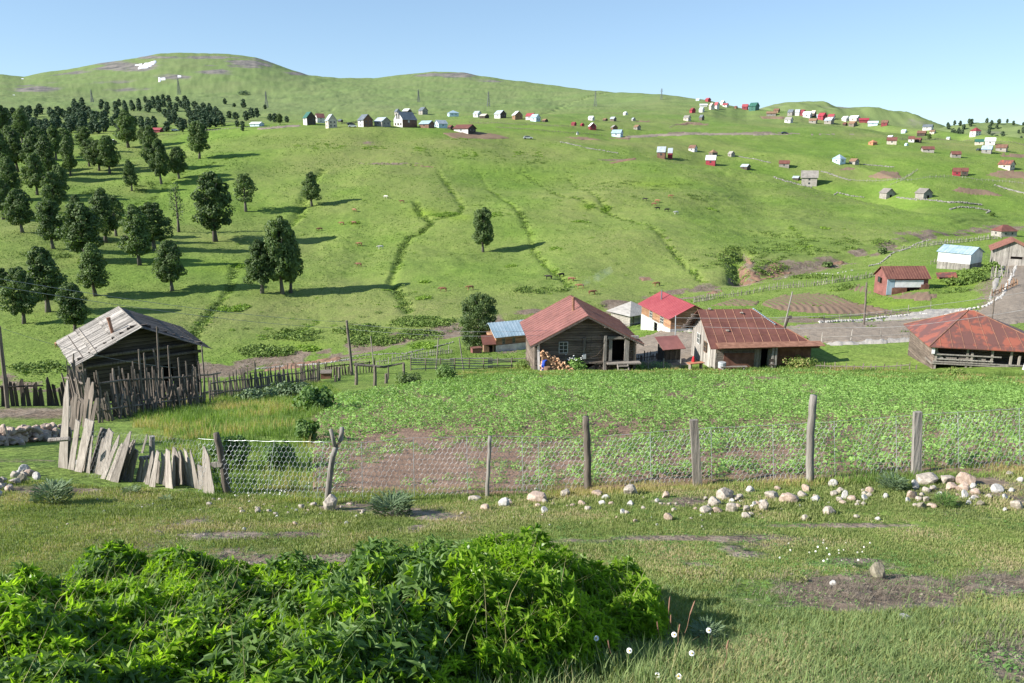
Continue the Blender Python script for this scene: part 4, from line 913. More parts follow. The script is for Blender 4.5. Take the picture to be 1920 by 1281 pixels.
# ---------------------------------------------------------------- houses
def boards(mb, p0, p1, z0, z1, course=.24, thick=.14, holes=(), slope=None, jit=.012, ends=0.0, vert=False):
    """wall of stacked boards from p0 to p1 (2D), holes: (a0, a1, z0, z1) along the wall"""
    p0 = Vector(p0); p1 = Vector(p1); L = (p1-p0).length; d = (p1-p0)/L; n = Vector((d.y, -d.x))
    def seg(a0, a1, b0, b1):
        if a1-a0 < .02 or b1-b0 < .02: return
        o = random.uniform(-jit, jit); t = random.uniform(-.35, .35)
        A = p0+d*a0-n*(thick-.0)+n*o; q = [p0+d*a0+n*o, p0+d*a1+n*o, p0+d*a1-n*thick, p0+d*a0-n*thick]
        vs = [(p.x, p.y, zz) for zz in (b0, b1) for p in q]
        mb.add(vs, [(3, 2, 1, 0), (4, 5, 6, 7), (0, 1, 5, 4), (1, 2, 6, 5), (2, 3, 7, 6), (3, 0, 4, 7)], t)
    if vert:
        a = 0
        while a < L-.01:
            w = min(course*random.uniform(.7, 1.3), L-a); top = z1 if slope is None else slope(a+w/2); cuts = [(z0, top)]
            for (h0, h1, k0, k1) in holes:
                if a+w > h0 and a < h1: cuts = [c for (c0, c1) in cuts for c in ((c0, min(c1, k0)), (max(c0, k1), c1)) if c[1] > c[0]]
            for c0, c1 in cuts: seg(a+.006, a+w-.006, c0, c1)
            a += w
        return
    z = z0
    while z < z1-.01:
        zt = min(z+course*random.uniform(.9, 1.1), z1); lo, hi = -ends, L+ends
        if slope is not None:
            lo, hi = slope(zt-.02)
            if hi-lo < .1: break
        cuts = [(lo, hi)]
        for (h0, h1, k0, k1) in holes:
            if zt > k0+.03 and z < k1-.03: cuts = [c for (c0, c1) in cuts for c in ((c0, min(c1, h0)), (max(c0, h1), c1)) if c[1] > c[0]]
        for c0, c1 in cuts: seg(c0, c1, z+.014, zt-.014)
        z = zt
def slab(mb, a, b, c, d, t=.05, tint=0):
    a, b, c, d = map(Vector, (a, b, c, d)); n = (b-a).cross(d-a).normalized()
    if n.z < 0: n = -n
    mb.prism([a, b, c, d] if (b-a).cross(d-a).z > 0 else [d, c, b, a], n*t, tint)
def roof_gable(w, d, zw, rise, ov, ovf, mat, parent, t=.07, name='roof', ribs=None, x0=0):
    """gable roof; ridge along y, base centre at (x0, 0)"""
    mb = MB(); s = rise/(w/2); zr = zw+rise; xe = w/2+ov; ze = zw-s*ov
    for sg in (-1, 1):
        a, b = (x0, -d/2-ovf, zr), (x0, d/2+ovf, zr); c, e = (x0+sg*xe, d/2+ovf, ze), (x0+sg*xe, -d/2-ovf, ze)
        slab(mb, a, b, c, e, t)
    r = mb.build(name, mat, parent)
    if ribs:
        m2 = MB(); n = int((d+2*ovf)/ribs[0])
        for sg in (-1, 1):
            for i in range(n+1):
                y = -d/2-ovf+.03+(d+2*ovf-.06)*i/n; nx = s/math.hypot(1, s)*sg; nz_ = 1/math.hypot(1, s)
                P = Vector((x0, y, zr)); Q = Vector((x0+sg*xe, y, ze)); o = Vector((nx, 0, nz_))*(t+.02)
                m2.tube([P+o, Q+o], .028, 4)
        m2.build('roof_seam', ribs[1], r)
    return r
def window(parent, x, y, z, w, h, ang=0, frame='whitewash', bars=(1, 1)):
    """window centred at (x, y, z) facing -y turned by ang"""
    M = Matrix.Translation((x, y, z)) @ Matrix.Rotation(ang, 4, 'Z'); mb = MB(); t = .06
    for (a0, a1, b0, b1) in ((-w/2, w/2, h/2-t, h/2), (-w/2, w/2, -h/2, -h/2+t), (-w/2, -w/2+t, -h/2+t, h/2-t), (w/2-t, w/2, -h/2+t, h/2-t)): mb.box(a0, a1, -.06, .0, b0, b1, M=M)
    for i in range(bars[0]): q = -w/2+w*(i+1)/(bars[0]+1); mb.box(q-.02, q+.02, -.04, .0, -h/2+t, h/2-t, M=M)
    for i in range(bars[1]): q = -h/2+h*(i+1)/(bars[1]+1); mb.box(-w/2+t, w/2-t, -.037, .0, q-.02, q+.02, M=M)
    f = mb.build('window', frame, parent); mb = MB(); mb.box(-w/2+.03, w/2-.03, -.02, .012, -h/2+.03, h/2-.03, M=M); mb.build('pane', 'glass', f); return f
SUNL = []
def house(u, v, wpx, hpx, kind, phi, rmat, wmat, label, name='house', cat='house', ratio=1.1, wall=.58, group=None, gmat=None, win=1, base=.0, Y=None, chim=False, dark_door=False):
    p = at(u, v); mpp = p.y/F; phi = R(phi); c, s = abs(math.cos(phi)), abs(math.sin(phi))
    Wt = wpx*mpp; ov = .07
    w = Wt/(c+ratio*s)/(1+2*ov*.8); d = w*ratio; H = hpx*mpp*1.02
    drop = abs(p.z)/p.y if p.z < 0 else 0
    H = H-drop*d*.35; H = max(H, .3*w); zw = H*wall; rise = H-zw; o = ov*w
    g = empty(name, (p.x, p.y+d*.35, p.z-.15), phi, label, cat, group)
    mb = MB()
    zb = -.8
    if kind == 'hip': mb.box(-w/2, w/2, -d/2, d/2, zb, zw)
    else: mb.prism([(-w/2, -d/2, zb), (w/2, -d/2, zb), (w/2, -d/2, zw), (0, -d/2, zw+rise*.96), (-w/2, -d/2, zw)], (0, d, 0))
    mb.build('wall', wmat, g)
    if gmat:  # darker gable panel: shade put into its colour, brown paint on one house
        mb = MB(); mb.prism([(-w/2*.97, -d/2-.05, -.4), (w/2*.97, -d/2-.05, -.4), (w/2*.97, -d/2-.05, zw), (0, -d/2-.05, zw+rise*.92), (-w/2*.97, -d/2-.05, zw)], (0, .04, 0)); mb.build('shaded_gable', gmat, g)
    if kind == 'hip':
        mb = MB(); k = min(w, d)/2*.9; e = o; r0 = max(d/2-w/2, .05*d)
        if d < w: pts = [(-(w/2-d/2*.9), 0), (w/2-d/2*.9, 0)]
        else: pts = [(0, -r0), (0, r0)]
        A, B = Vector((*pts[0], H)), Vector((*pts[1], H)); E = [Vector((sx*(w/2+e), sy*(d/2+e), zw-.05)) for sx, sy in ((-1, -1), (1, -1), (1, 1), (-1, 1))]
        if d < w: mb.add([A, B]+E, [(2, 3, 1, 0), (3, 4, 1), (4, 5, 0, 1), (5, 2, 0), (5, 4, 3, 2)])
        else: mb.add([A, B]+E, [(2, 3, 0), (3, 4, 1, 0), (4, 5, 1), (5, 2, 0, 1), (5, 4, 3, 2)])
        mb.build('roof', rmat, g)
    else: roof_gable(w, d, zw, rise, o, o, rmat, g, t=.04+.012*w)
    if win and wpx > 11:
        hh = zw*.28 if zw < 3.4 else zw*.2
        n = 2 if w > 4.5 else 1
        lv = [.62] if zw < 3.6 else [.3, .75]
        for lvz in lv:
            for i in range(n):
                x = (i-(n-1)/2)*w*.42; mb = MB(); mb.box(x-hh*.45, x+hh*.45, -d/2-.11, -d/2-.02, zw*lvz-hh/2, zw*lvz+hh/2); mb.build('window', 'glass', g)
            sg = -1 if phi > 0 else 1; mb = MB(); mb.box(sg*(w/2+.02), sg*(w/2+.11), -hh*.45, hh*.45, zw*lvz-hh/2, zw*lvz+hh/2); mb.build('window', 'glass', g)
    if dark_door or (wpx > 17 and not win):
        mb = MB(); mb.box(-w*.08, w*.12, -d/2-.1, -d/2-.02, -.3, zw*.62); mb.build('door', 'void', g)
    if chim: mb = MB(); mb.tube([(w*.15, 0, zw+rise*.5), (w*.15, 0, H+.7)], .12, 8); mb.build('chimney', 'dark_metal', g)
    return g
PI = math.pi
HS = [ # u, base v, width px, height px, kind, yaw, roof, wall, label, extras
 (579,234.5,27,23,'g',35,'green_metal','whitewash','tall white-walled house with green roof at the left end of the plateau row',dict(gmat='dark_wood')),
 (599,230,20,16,'g',-60,'maroon_roof','whitewash','white house with maroon roof just behind the green-roofed house',{}),
 (620,240,25,24,'g',30,'grey_metal','beige','tall beige house with grey roof right of the maroon-roofed one on the plateau',{}),
 (638,229,10,5,'g',60,'dark_metal','dark_wood','tiny dark shed behind the tall beige house on the plateau',dict(win=0,name='shed',cat='shed')),
 (684,238,31,22,'g',38,'dark_metal','whitewash','house with dark blue-grey roof, white side and brown gable on the plateau',dict(gmat='brown_paint')),
 (716,237,33,16,'g',48,'grey_metal','shingle_grey','low grey wooden house with grey roof between the brown-gabled house and the unfinished one',{}),
 (745,216,13,11,'g',35,'dark_metal','shingle_grey','small grey hut behind the unfinished house',dict(name='hut',cat='hut')),
 (763,213.5,18,9,'g',55,'white_metal','weathered_wood','small hut with white roof behind the unfinished house',dict(name='hut',cat='hut')),
 (793,215,19,13,'g',40,'dark_metal','silver_wood','grey timber cabin standing alone behind the plateau row',dict(name='cabin',cat='cabin')),
 (800,240,30,13,'g',60,'blue_metal','brown_paint','long low shed with light blue roof right of the unfinished house',dict(name='shed',cat='shed')),
 (826,240,27,14,'g',-55,'grey_metal','light_blue','light blue house with grey roof in the plateau row',{}),
 (845,243,13,8,'g',40,'rust_roof','dark_wood','small dark shed with rusty roof beside the light blue house',dict(name='shed',cat='shed')),
 (871,249.5,44,15,'g',62,'rust_roof','whitewash','long low barn with rusty red roof at the right end of the plateau row',dict(gmat='dark_wood',name='barn',cat='barn')),
 (849,218.5,24,11,'hip',15,'blue_metal','light_blue','pale blue house with hipped roof alone on the far green',{}),
 (895,220,17,11,'g',50,'grey_metal','whitewash','grey-roofed white hut left of the dark beige-roofed shed',dict(name='hut',cat='hut')),
 (908,222,19,8,'g',50,'beige','dark_wood','dark shed with beige roof on the far green',dict(name='shed',cat='shed')),
 (938,222,24,14,'g',42,'grey_metal','whitewash','white house with shaded right gable on the far green',dict(gmat='dark_wood')),
 (970,224.5,21,15,'g',20,'white_metal','brown_wood','steep pale-roofed wooden house on the far green',{}),
 (995,225,20,12,'g',60,'red_roof','whitewash','white house with red roof left of the blue-grey one on the far green',{}),
 (1004,228,20,13,'g',48,'blue_metal','light_blue','pale blue house with blue-grey roof in front of the red-roofed one',{}),
 (1022,229,12,6,'g',40,'brown_wood','dark_wood','small brown shed right of the pale blue house',dict(name='shed',cat='shed')),
 (1076,236,11,7,'g',50,'dark_red','dark_red','tiny dark red hut beside the plateau fence end',dict(name='hut',cat='hut')),
 (1092,237,8,6,'g',20,'crimson','crimson','tiny bright red hut right of the dark red hut',dict(name='hut',cat='hut')),
 (1111,244,15,13,'g',10,'white_metal','dark_red','white-roofed hut with dark red lower wall',dict(name='hut',cat='hut')),
 (1109,226,13,8,'g',55,'white_metal','whitewash','small all-white house up the slope from the white-roofed red hut',{}),
 (1135,227,10,5,'g',40,'brown_wood','dark_wood','very small dark hut on the upper slope left of the grey hut',dict(name='hut',cat='hut')),
 (1150,227.5,13,8,'g',45,'grey_metal','weathered_wood','small grey hut on the upper slope',dict(name='hut',cat='hut')),
 (1173,216,9,6,'g',30,'white_metal','whitewash','tiny white hut alone high on the green slope',dict(name='hut',cat='hut')),
 (1188,227,8,6,'g',20,'grey_metal','shingle_grey','tiny grey hut by the small ploughed strip',dict(name='hut',cat='hut')),
 (1152,244,13,9,'g',15,'shingle_grey','brown_wood','brown shed behind the light blue barn',dict(name='shed',cat='shed')),
 (1158,257,24,13,'g',65,'blue_metal','light_blue','light blue barn at the left end of the white road',dict(name='barn',cat='barn')),
 (1195,243.5,14,9,'g',35,'brown_wood','silver_wood','wooden hut above the left end of the white road',dict(name='hut',cat='hut')),
 (1083,253,5,6,'g',20,'dark_metal','whitewash','tiny white outhouse below the plateau fence',dict(name='outhouse',cat='outhouse')),
 (1241,297,20,21,'g',72,'grey_metal','brown_paint','tall brown house with grey roof attached to the red one',dict(ratio=.9)),
 (1257,297.5,11,19,'g',72,'grey_metal','crimson','narrow red annex with grey roof beside the tall brown house',dict(name='annex',cat='annex')),
 (1300,284.5,18,12,'g',48,'brown_paint','whitewash','whitewashed hut with brown roof right of the tall brown house',dict(name='hut',cat='hut')),
 (1338,293,16,12,'hip',20,'brown_wood','weathered_wood','brown wooden hut behind the bright red house',dict(name='hut',cat='hut')),
 (1334,310,23,18,'g',70,'white_metal','crimson','bright red house with white roof on the hill crest',{}),
 (1372,294,13,10,'g',25,'shingle_grey','silver_wood','small silvery hut right of the brown wooden hut',dict(name='hut',cat='hut')),
 (1399,318,20,10,'g',42,'grey_metal','dark_wood','low dark shed with grey roof beside the stone wall on the crest',dict(name='shed',cat='shed')),
 (1289,227,15,10,'g',45,'shingle_grey','beige','beige hut at the left end of a ploughed strip below the mast',dict(name='hut',cat='hut')),
 (1316,226,10,10,'g',35,'dark_metal','weathered_wood','small dark tall hut at the right end of the ploughed strip below the mast',dict(name='hut',cat='hut')),
 (1299,212,11,9,'g',20,'dark_red','crimson','maroon hut low at the left of the mast hamlet',dict(name='hut',cat='hut')),
 (1316,211,11,9,'g',45,'grey_metal','whitewash','grey-roofed white house right of the maroon hut',{}),
 (1320,200,16,5,'g',80,'white_metal','whitewash','long low white shed at the top of the mast hamlet',dict(name='shed',cat='shed',win=0)),
 (1328,191,11,7,'g',30,'red_roof','crimson','small red house highest on the ridge left of the mast',{}),
 (1309,189,9,4,'g',60,'light_blue','light_blue','tiny pale blue shed on the ridge left of the small red house',dict(name='shed',cat='shed',win=0)),
 (1335,206,10,12,'g',15,'beige','beige','tall beige house left of the red-roofed one in the mast hamlet',{}),
 (1344,204.5,10,12,'g',35,'red_roof','whitewash','narrow house with bright red roof just left of the mast',{}),
 (1356,198,9,9,'g',20,'white_metal','whitewash','white house at the foot of the mast',{}),
 (1361,201,13,7,'g',50,'red_roof','whitewash','low white house with red roof right of the mast',{}),
 (1380,204,7,5,'g',40,'rust_roof','brown_wood','tiny rusty-roofed hut between the mast and the green house',dict(name='hut',cat='hut')),
 (1398,206,14,10,'g',60,'red_roof','dark_red','red house left of the large green house',{}),
 (1415,207.5,20,14,'g',40,'green_metal','green_metal','large dark green house on the ridge',{}),
 (1448,217.5,22,8,'g',70,'brown_wood','silver_wood','long brown-roofed barn above a ploughed strip on the ridge',dict(name='barn',cat='barn')),
 (1457,212,13,8,'g',50,'brown_paint','brown_wood','brown house behind the long brown-roofed barn',{}),
 (1484,217,14,11,'g',40,'dark_metal','shingle_grey','grey gabled house at the left end of the ridge village',{}),
 (1496,217,11,11,'g',60,'grey_metal','whitewash','white house with grey roof in the ridge village',{}),
 (1505,217.5,13,11,'g',40,'dark_red','dark_red','dark red house behind the white barn in the ridge village',{}),
 (1515,221,19,11,'g',55,'white_metal','whitewash','white barn with a white roof in the ridge village',dict(name='barn',cat='barn')),
 (1526,219,10,11,'g',40,'beige','dark_wood','dark house with tan roof right of the white barn',{}),
 (1535,221,9,6,'g',50,'grey_metal','light_blue','small blue-grey shed left of the crimson barn',dict(name='shed',cat='shed')),
 (1543,225,17,12.5,'g',30,'crimson','crimson','tall crimson barn in the ridge village',dict(name='barn',cat='barn')),
 (1560,224.5,15,10,'g',50,'red_roof','whitewash','white house under a bright red roof right of the crimson barn',{}),
 (1556,232.5,19,11,'g',42,'grey_metal','silver_wood','grey timber house in front of the crimson barn',{}),
 (1526,231.5,18,9,'g',55,'brown_wood','silver_wood','low wooden barn left of the grey timber house',dict(name='barn',cat='barn')),
 (1480,231,17,11,'g',45,'shingle_grey','whitewash','grey-roofed whitewashed hut at the lower left of the ridge village',dict(name='hut',cat='hut')),
 (1587,227.5,14,9,'g',25,'white_metal','whitewash','white house with steep white roof, left of a pair on the ridge',{}),
 (1604,227.5,21,10,'g',40,'white_metal','beige','larger white-roofed house, right of a pair on the ridge',{}),
 (1622,230,22,8,'g',65,'crimson','dark_red','long crimson-roofed house at the right of the ridge village',{}),
 (1600,237,16,9,'g',35,'brown_wood','weathered_wood','brown wooden house below the white pair',{}),
 (1585,236,9,6,'g',35,'rust_roof','dark_wood','tiny dark shed left of the brown house below the white pair',dict(name='shed',cat='shed')),
 (1639,235.5,23,8,'g',65,'light_blue','light_blue','long pale blue house near the right end of the ridge village',{}),
 (1660,236,15,10,'g',55,'brown_paint','dark_red','brown-roofed house last on the right of the ridge village',{}),
 (1696,249.5,11,6,'g',40,'light_blue','light_blue','small blue cabin alone on the ridge',dict(name='cabin',cat='cabin')),
 (1742,244,22,10,'g',50,'dark_metal','whitewash','white house with dark roof on the skyline right of the blue cabin',{}),
 (1750,251,12,7,'g',40,'brown_wood','beige','small beige shed beside the dark-roofed skyline house',dict(name='shed',cat='shed')),
 (1730,255.5,20,10,'g',55,'brown_paint','dark_wood','dark brown barn below the skyline house',dict(name='barn',cat='barn')),
 (1674,271,22,13,'g',68,'rust_roof','beige','beige-walled house with rusty brown roof on the upper right slope',{}),
 (1671,259,11,5,'g',40,'white_metal','whitewash','tiny white hut behind the beige-walled rusty-roofed house',dict(name='hut',cat='hut',win=0)),
 (1638,272,15,9,'hip',20,'orange_brick','orange_brick','small orange hut with a hipped roof',dict(name='hut',cat='hut')),
 (1710,267,14,11,'g',62,'rust_roof','whitewash','white half of the double hut right of the beige house',{}),
 (1723,267.5,14,9,'g',48,'rust_roof','dark_wood','dark half of the double hut right of the beige house',{}),
 (1700,273.5,6,5,'g',20,'light_blue','light_blue','tiny pale blue shed below the double hut',dict(name='shed',cat='shed',win=0)),
 (1742,286,25,11,'g',75,'rust_roof','silver_wood','silvery wooden barn with brown roof in the upper right pasture',dict(name='barn',cat='barn')),
 (1779,262,8,5,'g',40,'grey_metal','whitewash','tiny white-walled shed between the upper barns',dict(name='shed',cat='shed',win=0)),
 (1831,255,17,15,'hip',15,'dark_red','whitewash','tall white house with a maroon hipped roof on the right skyline',{}),
 (1838,271.5,19,10,'g',65,'green_metal','beige','beige house with green roof left of the big white one',{}),
 (1859,272,23,13,'g',60,'white_metal','whitewash','big white house with white roof right of the green-roofed one',{}),
 (1853,288,23,14,'g',52,'blue_metal','shingle_grey','grey timber house with pale blue roof below the big white one',{}),
 (1881,284.5,25,13,'g',50,'brown_paint','silver_wood','silvery house with brown roof near the right edge of the pasture',{}),
 (1794,296,20,12,'g',75,'rust_roof','silver_wood','small silvery house with rust-red roof above the red hut',{}),
 (1575,307.5,24,17,'hip',30,'blue_metal','light_blue','light blue cube-shaped house with hipped roof in the middle pasture',{}),
 (1603,308.5,18,11,'g',30,'brown_wood','silver_wood','tumbledown log hut right of the light blue cube-shaped house',dict(name='hut',cat='hut')),
 (1472,314,24,13,'g',70,'rust_roof','silver_wood','grey log house with brown roof left of the light blue house',{}),
 (1494,338,16,8,'g',50,'grey_metal','dark_wood','low shed tucked against the left side of the big plank-roofed barn',dict(name='shed',cat='shed',win=0)),
 (1520,348,38,27,'g',70,'plank_roof','silver_wood','big silvery log barn with a pale plank roof on the crest',dict(name='barn',cat='barn',ratio=1.0)),
 (1666,371.5,24,18,'g',12,'plank_roof','silver_wood','silvery log hut, left of two beside the long stone wall',dict(name='hut',cat='hut',win=0)),
 (1655,370,9,7,'g',40,'white_metal','whitewash','tiny white lean-to on the left of the left log hut',dict(name='lean_to',cat='shed',win=0)),
 (1735,372.5,27,19,'g',15,'plank_roof','silver_wood','silvery log hut, right of two beside the long stone wall',dict(name='hut',cat='hut',win=0)),
 (1795,330,17,15,'g',70,'rust_roof','crimson','red-painted hut with rusty roof below the upper pasture',dict(name='hut',cat='hut')),
 (1810,329,14,14,'g',70,'rust_roof','dark_wood','dark timber extension joined to the right of the red-painted hut',dict(name='annex',cat='annex')),
 (1891,318,30,17,'g',35,'orange_rust','beige','pale house with a patchy red roof at the right edge pasture',{}),
 (1887,444,40,23,'hip',8,'rust_roof','silver_wood','silvery log house with rust-red hipped roof at the far right above the log barn',dict(ratio=.8,wall=.52)),
 (132,272,13,16,'g',35,'blue_metal','dark_wood','dark timber hut with pale blue roof among the left grove trees',dict(name='hut',cat='hut')),
 (210,270,17,8,'g',45,'white_metal','dark_wood','dark hut with bright white roof among the grove trees',dict(name='hut',cat='hut')),
 (221,256,12,9,'g',20,'brown_paint','whitewash','small white house at the edge of the hill wood',{}),
 (294,249,21,9,'g',80,'red_roof','dark_red','long low house with red roof in front of the hill wood',{}),
 (480,237,25,8,'g',75,'white_metal','light_blue','long low pale house left of the plateau row',{}),
]
for (u, v, w_, h_, k, a, rm, wm, lab, ex) in HS: house(u, v, w_, h_, k, a, rm, wm, lab, **ex)
# ------- unfinished big house on the plateau
p = at(759, 238); mpp = p.y/F; g = empty('unfinished_house', (p.x, p.y+3, p.z-.2), R(-48), 'large unfinished white block house with open window holes and grey roof on the plateau edge', 'house')
W_, D_ = 8.2, 9.5; H_ = 27*mpp; zw = H_*.52
mb = MB()
gx = [(-3.2, -2.0), (-.7, .7), (2.0, 3.2)]
def wall_holes(mb, W_, z0, z1, holes, y0, y1):
    xs = sorted({-W_/2, W_/2} | {a for h in holes for a in h[:2]}); zs = sorted({z0, z1} | {a for h in holes for a in h[2:]})
    for a, b_ in zip(xs[:-1], xs[1:]):
        for c, d in zip(zs[:-1], zs[1:]):
            if any(h[0] <= a and b_ <= h[1] and h[2] <= c and d <= h[3] for h in holes): continue
            mb.box(a, b_, y0, y1, c, d)
wall_holes(mb, W_, -.8, zw, [(a, b_, .9, 2.2) for a, b_ in gx], -D_/2, -D_/2+.3)
mb.prism([(-W_/2, -D_/2, zw), (-1.6, -D_/2, zw), (-1.6, -D_/2, zw+(H_-zw)*.6)], (0, .3, 0)); mb.prism([(1.6, -D_/2, zw), (W_/2, -D_/2, zw), (1.6, -D_/2, zw+(H_-zw)*.6)], (0, .3, 0))
mb.box(-.3, .3, -D_/2, -D_/2+.3, zw, zw+(H_-zw)*.85)
mb.box(-W_/2, -W_/2+.3, -D_/2+.3, D_/2, -.8, zw-.02); mb.box(W_/2-.3, W_/2, -D_/2+.3, D_/2, -.8, zw-.02); mb.prism([(-W_/2, D_/2-.3, -.8), (W_/2, D_/2-.3, -.8), (W_/2, D_/2-.3, zw-.02), (0, D_/2-.3, H_*.97), (-W_/2, D_/2-.3, zw-.02)], (0, .29, 0))
mb.box(-W_/2+.3, W_/2-.3, -D_/2+.3, D_/2-.3, 2.5, 2.7)
mb.build('wall', 'whitewash', g)
roof_gable(W_, D_, zw, H_-zw, .5, .0, 'dark_metal', g, .12)
mb = MB(); mb.box(W_/2+.01, W_/2+.06, -D_/2+.1, D_/2-.1, -.6, zw*.94); mb.build('brick_side', 'brown_paint', g)
mb = MB(); mb.box(W_/2+.07, W_/2+.12, -1.2, -.2, 2.4, 3.6); mb.build('window', 'whitewash', g)
for a, b_ in gx: mb = MB(); mb.box(a+.05, b_-.05, -D_/2+.1, -D_/2+.2, .95, 1.15); mb.build('sill', 'brown_wood', g)
# ------- mast and pylons
def pylon(u, vt, vb, label, w=.18, mat='pylon_grey', arms=3, name='pylon', group='power pylons on the far slopes'):
    p = at(u, vb); H = (vb-vt)*p.y/F; g = empty(name, p, random.uniform(-.4, .4), label, name.replace('_', ' '), group); bw = H*w*.5; r = max(.09, p.y*.00022)
    mb = MB()
    for sx in (-1, 1):
        for sy in (-1, 1): mb.tube([(sx*bw, sy*bw, 0), (sx*bw*.28, sy*bw*.28, H*.7), (sx*.1, sy*.1, H)], r, 4)
    for i in range(7):
        z0, z1 = H*.1*i, H*.1*(i+1); k0, k1 = bw*(1-.72*z0/(H*.7)), bw*(1-.72*z1/(H*.7)); k0, k1 = max(k0, .2), max(k1, .2)
        for (a, b_) in (((-1, -1), (1, -1)), ((1, -1), (1, 1)), ((1, 1), (-1, 1)), ((-1, 1), (-1, -1))): mb.tube([(a[0]*k0, a[1]*k0, z0), (b_[0]*k1, b_[1]*k1, z1)], r*.6, 3)
    mb.build('frame', mat, g)
    for i in range(arms):
        mb = MB(); z = H*(.72+.11*i); L = H*(.13-.02*i); mb.tube([(-L, 0, z), (0, 0, z+.6), (L, 0, z)], r*.7, 4); mb.build('crossarm', mat, g)
pylon(173, 170, 192, 'faint pylon leftmost above the hill wood'); pylon(336, 150, 178, 'tall pylon below the small snow patch'); pylon(500, 174, 202, 'pylon on the green slope right of the hill wood')
pylon(785, 170, 192, 'pylon on the slope above the plateau row'); pylon(916, 174, 200, 'faint thin pylon on the slope above the far green'); pylon(1116, 173, 200, 'faint pylon on the slope left of the ridge pylon'); pylon(1240, 168, 187, 'bluish pylon standing out on the skyline ridge')
pylon(1355, 171, 194, 'thin radio mast on the ridge among red-roofed houses', w=.05, mat='pylon_grey', arms=0, name='radio_mast', group=None)
pylon(1478, 192, 207, 'thin mast at the left end of the ridge village', w=.05, arms=0, name='radio_mast', group=None)

# ------- MAIN log house
p0 = pix(1083, 694, 78); g = empty('log_house', p0, R(4.8), 'two-storey dark log house with a red-brown metal gable roof and smoking stovepipe', 'house')
m = .0540; W_ = 9.7; D_ = 8.6; zw = 4.15; rise = 2.55; X = lambda u: (u-1086)*m; Zv = lambda v: (694-v)*m
zf = Zv(657)
mb = MB()
front = -D_/2
win = (X(1039), X(1053.5), Zv(639), Zv(620)); door = (X(1133), X(1155), zf, Zv(618))
a0 = -W_/2
hl = lambda h: (h[0]-a0, h[1]-a0, h[2], h[3])
slope_f = lambda z: (0, W_) if z <= zw else ((z-zw)/rise*W_/2, W_-(z-zw)/rise*W_/2)
boards(mb, (a0, front), (W_/2, front), zf+.02, zw+rise-.05, .24, .16, [hl(win), hl(door)], slope_f)
boards(mb, (a0, front+.1), (X(1085), front+.1), -1.5, zf-.12, .26, .16)
boards(mb, (X(1103), front+.1), (W_/2-.3, front+.1), -1.5, zf-.12, .26, .16)
boards(mb, (-W_/2, D_/2), (-W_/2, front), -1.5, zw, .24, .16, ends=.0, vert=False)
boards(mb, (W_/2, front), (W_/2, D_/2), -1.5, zw, .24, .16)
boards(mb, (W_/2, D_/2), (-W_/2, D_/2), -1.5, zw+rise-.05, .24, .16, slope=lambda z: slope_f(z))
wl_ = mb.build('wall', 'log_wall', g)
mb = MB()  # crossing log ends and uprights
for x in (-W_/2+.05, X(1083), X(1119), W_/2-.1): mb.box(x-.13, x+.13, front-.16, front-.02, -1.2, zw-.05 if abs(x) > 4 else zw+.3)
mb.box(-W_/2-.1, W_/2+.3, front-.2, front+.02, zf-.13, zf+.05)
mb.build('corner_post', 'weathered_wood', g)
mb = MB(); mb.box(-W_/2+.2, W_/2-.2, front+.35, D_/2-.3, zf-.1, zf-.02); mb.box(win[0]-.2, win[1]+.2, front+.4, front+.5, win[2]-.3, win[3]+.3); mb.build('floor', 'dark_wood', g)
r_ = roof_gable(W_, D_, zw, rise, .55, 1.0, 'maroon_roof', g, .06, ribs=(.78, 'rust_seam'))
mb = MB()
for sg in (-1, 1):
    s = rise/(W_/2); mb.prism([(0, front-1.0, zw+rise-.02), (sg*(W_/2+.55), front-1.0, zw-s*.55-.02), (sg*(W_/2+.55), front-1.0, zw-s*.55-.2), (0, front-1.0, zw+rise-.2)], (0, .05, 0))
    for fr_ in (.35, .75, .98): mb.box(sg*W_/2*fr_-.09, sg*W_/2*fr_+.09, front-.95, front+.0, zw+rise*(1-fr_)-.30, zw+rise*(1-fr_)-.12)
mb.build('barge_board', 'weathered_wood', r_)
mb = MB(); cx = X(1066)+.35; mb.tube([(cx, -1.0, zw+rise-.9), (cx+.0, -1.0, zw+rise+.85)], .13, 10); mb.tube([(cx, -1.0, zw+rise+.85), (cx, -1.0, zw+rise+1.05)], .17, 10, tint=-.5); mb.build('chimney', 'rust_seam', g, smooth=False)
window(g, (win[0]+win[1])/2, front-.01, (win[2]+win[3])/2, win[1]-win[0]+.1, win[3]-win[2]+.1, 0, 'whitewash', (1, 2))
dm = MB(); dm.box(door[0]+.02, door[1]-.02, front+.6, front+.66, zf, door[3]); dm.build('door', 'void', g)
mb = MB(); mb.box(door[0]-.3, door[0], front-.12, front, zf, door[3]+.15); mb.box(door[1], door[1]+.42, front-.3, front-.05, zf, door[3]+.15); mb.box(door[0]-.5, W_/2+.2, front-.3, front-.02, door[3]+.16, door[3]+.42)
mb.build('door_frame', 'silver_wood', g)
mb = MB(); mb.box(X(1117), X(1121.5), front-.55, front-.35, 0, Zv(608)); mb.build('porch_post', 'silver_wood', g)
mb = MB(); mb.box(X(1122), W_/2+.35, front-1.0, front-.21, zf-.06, zf+.06); mb.build('porch_floor', 'pale_wood', g)
st = MB(); sx = X(1140); 
for sg in (0, 1): st.prism([(sx+sg*1.0-.05, front-1.0, zf), (sx+sg*1.0-.05, front-1.0, zf-.22), (sx+.25+sg*1.0-.05, front-2.2, -.3), (sx+.25+sg*1.0-.05, front-2.3, 0)], (.07, 0, 0))
for i in range(6):
    f = (i+.5)/6; st.box(sx+f*.25, sx+f*.25+.98, front-1.0-f*1.25-.14, front-1.0-f*1.25+.14, zf*(1-f)-.04, zf*(1-f)+.02)
st.build('stairs', 'pale_wood', g)
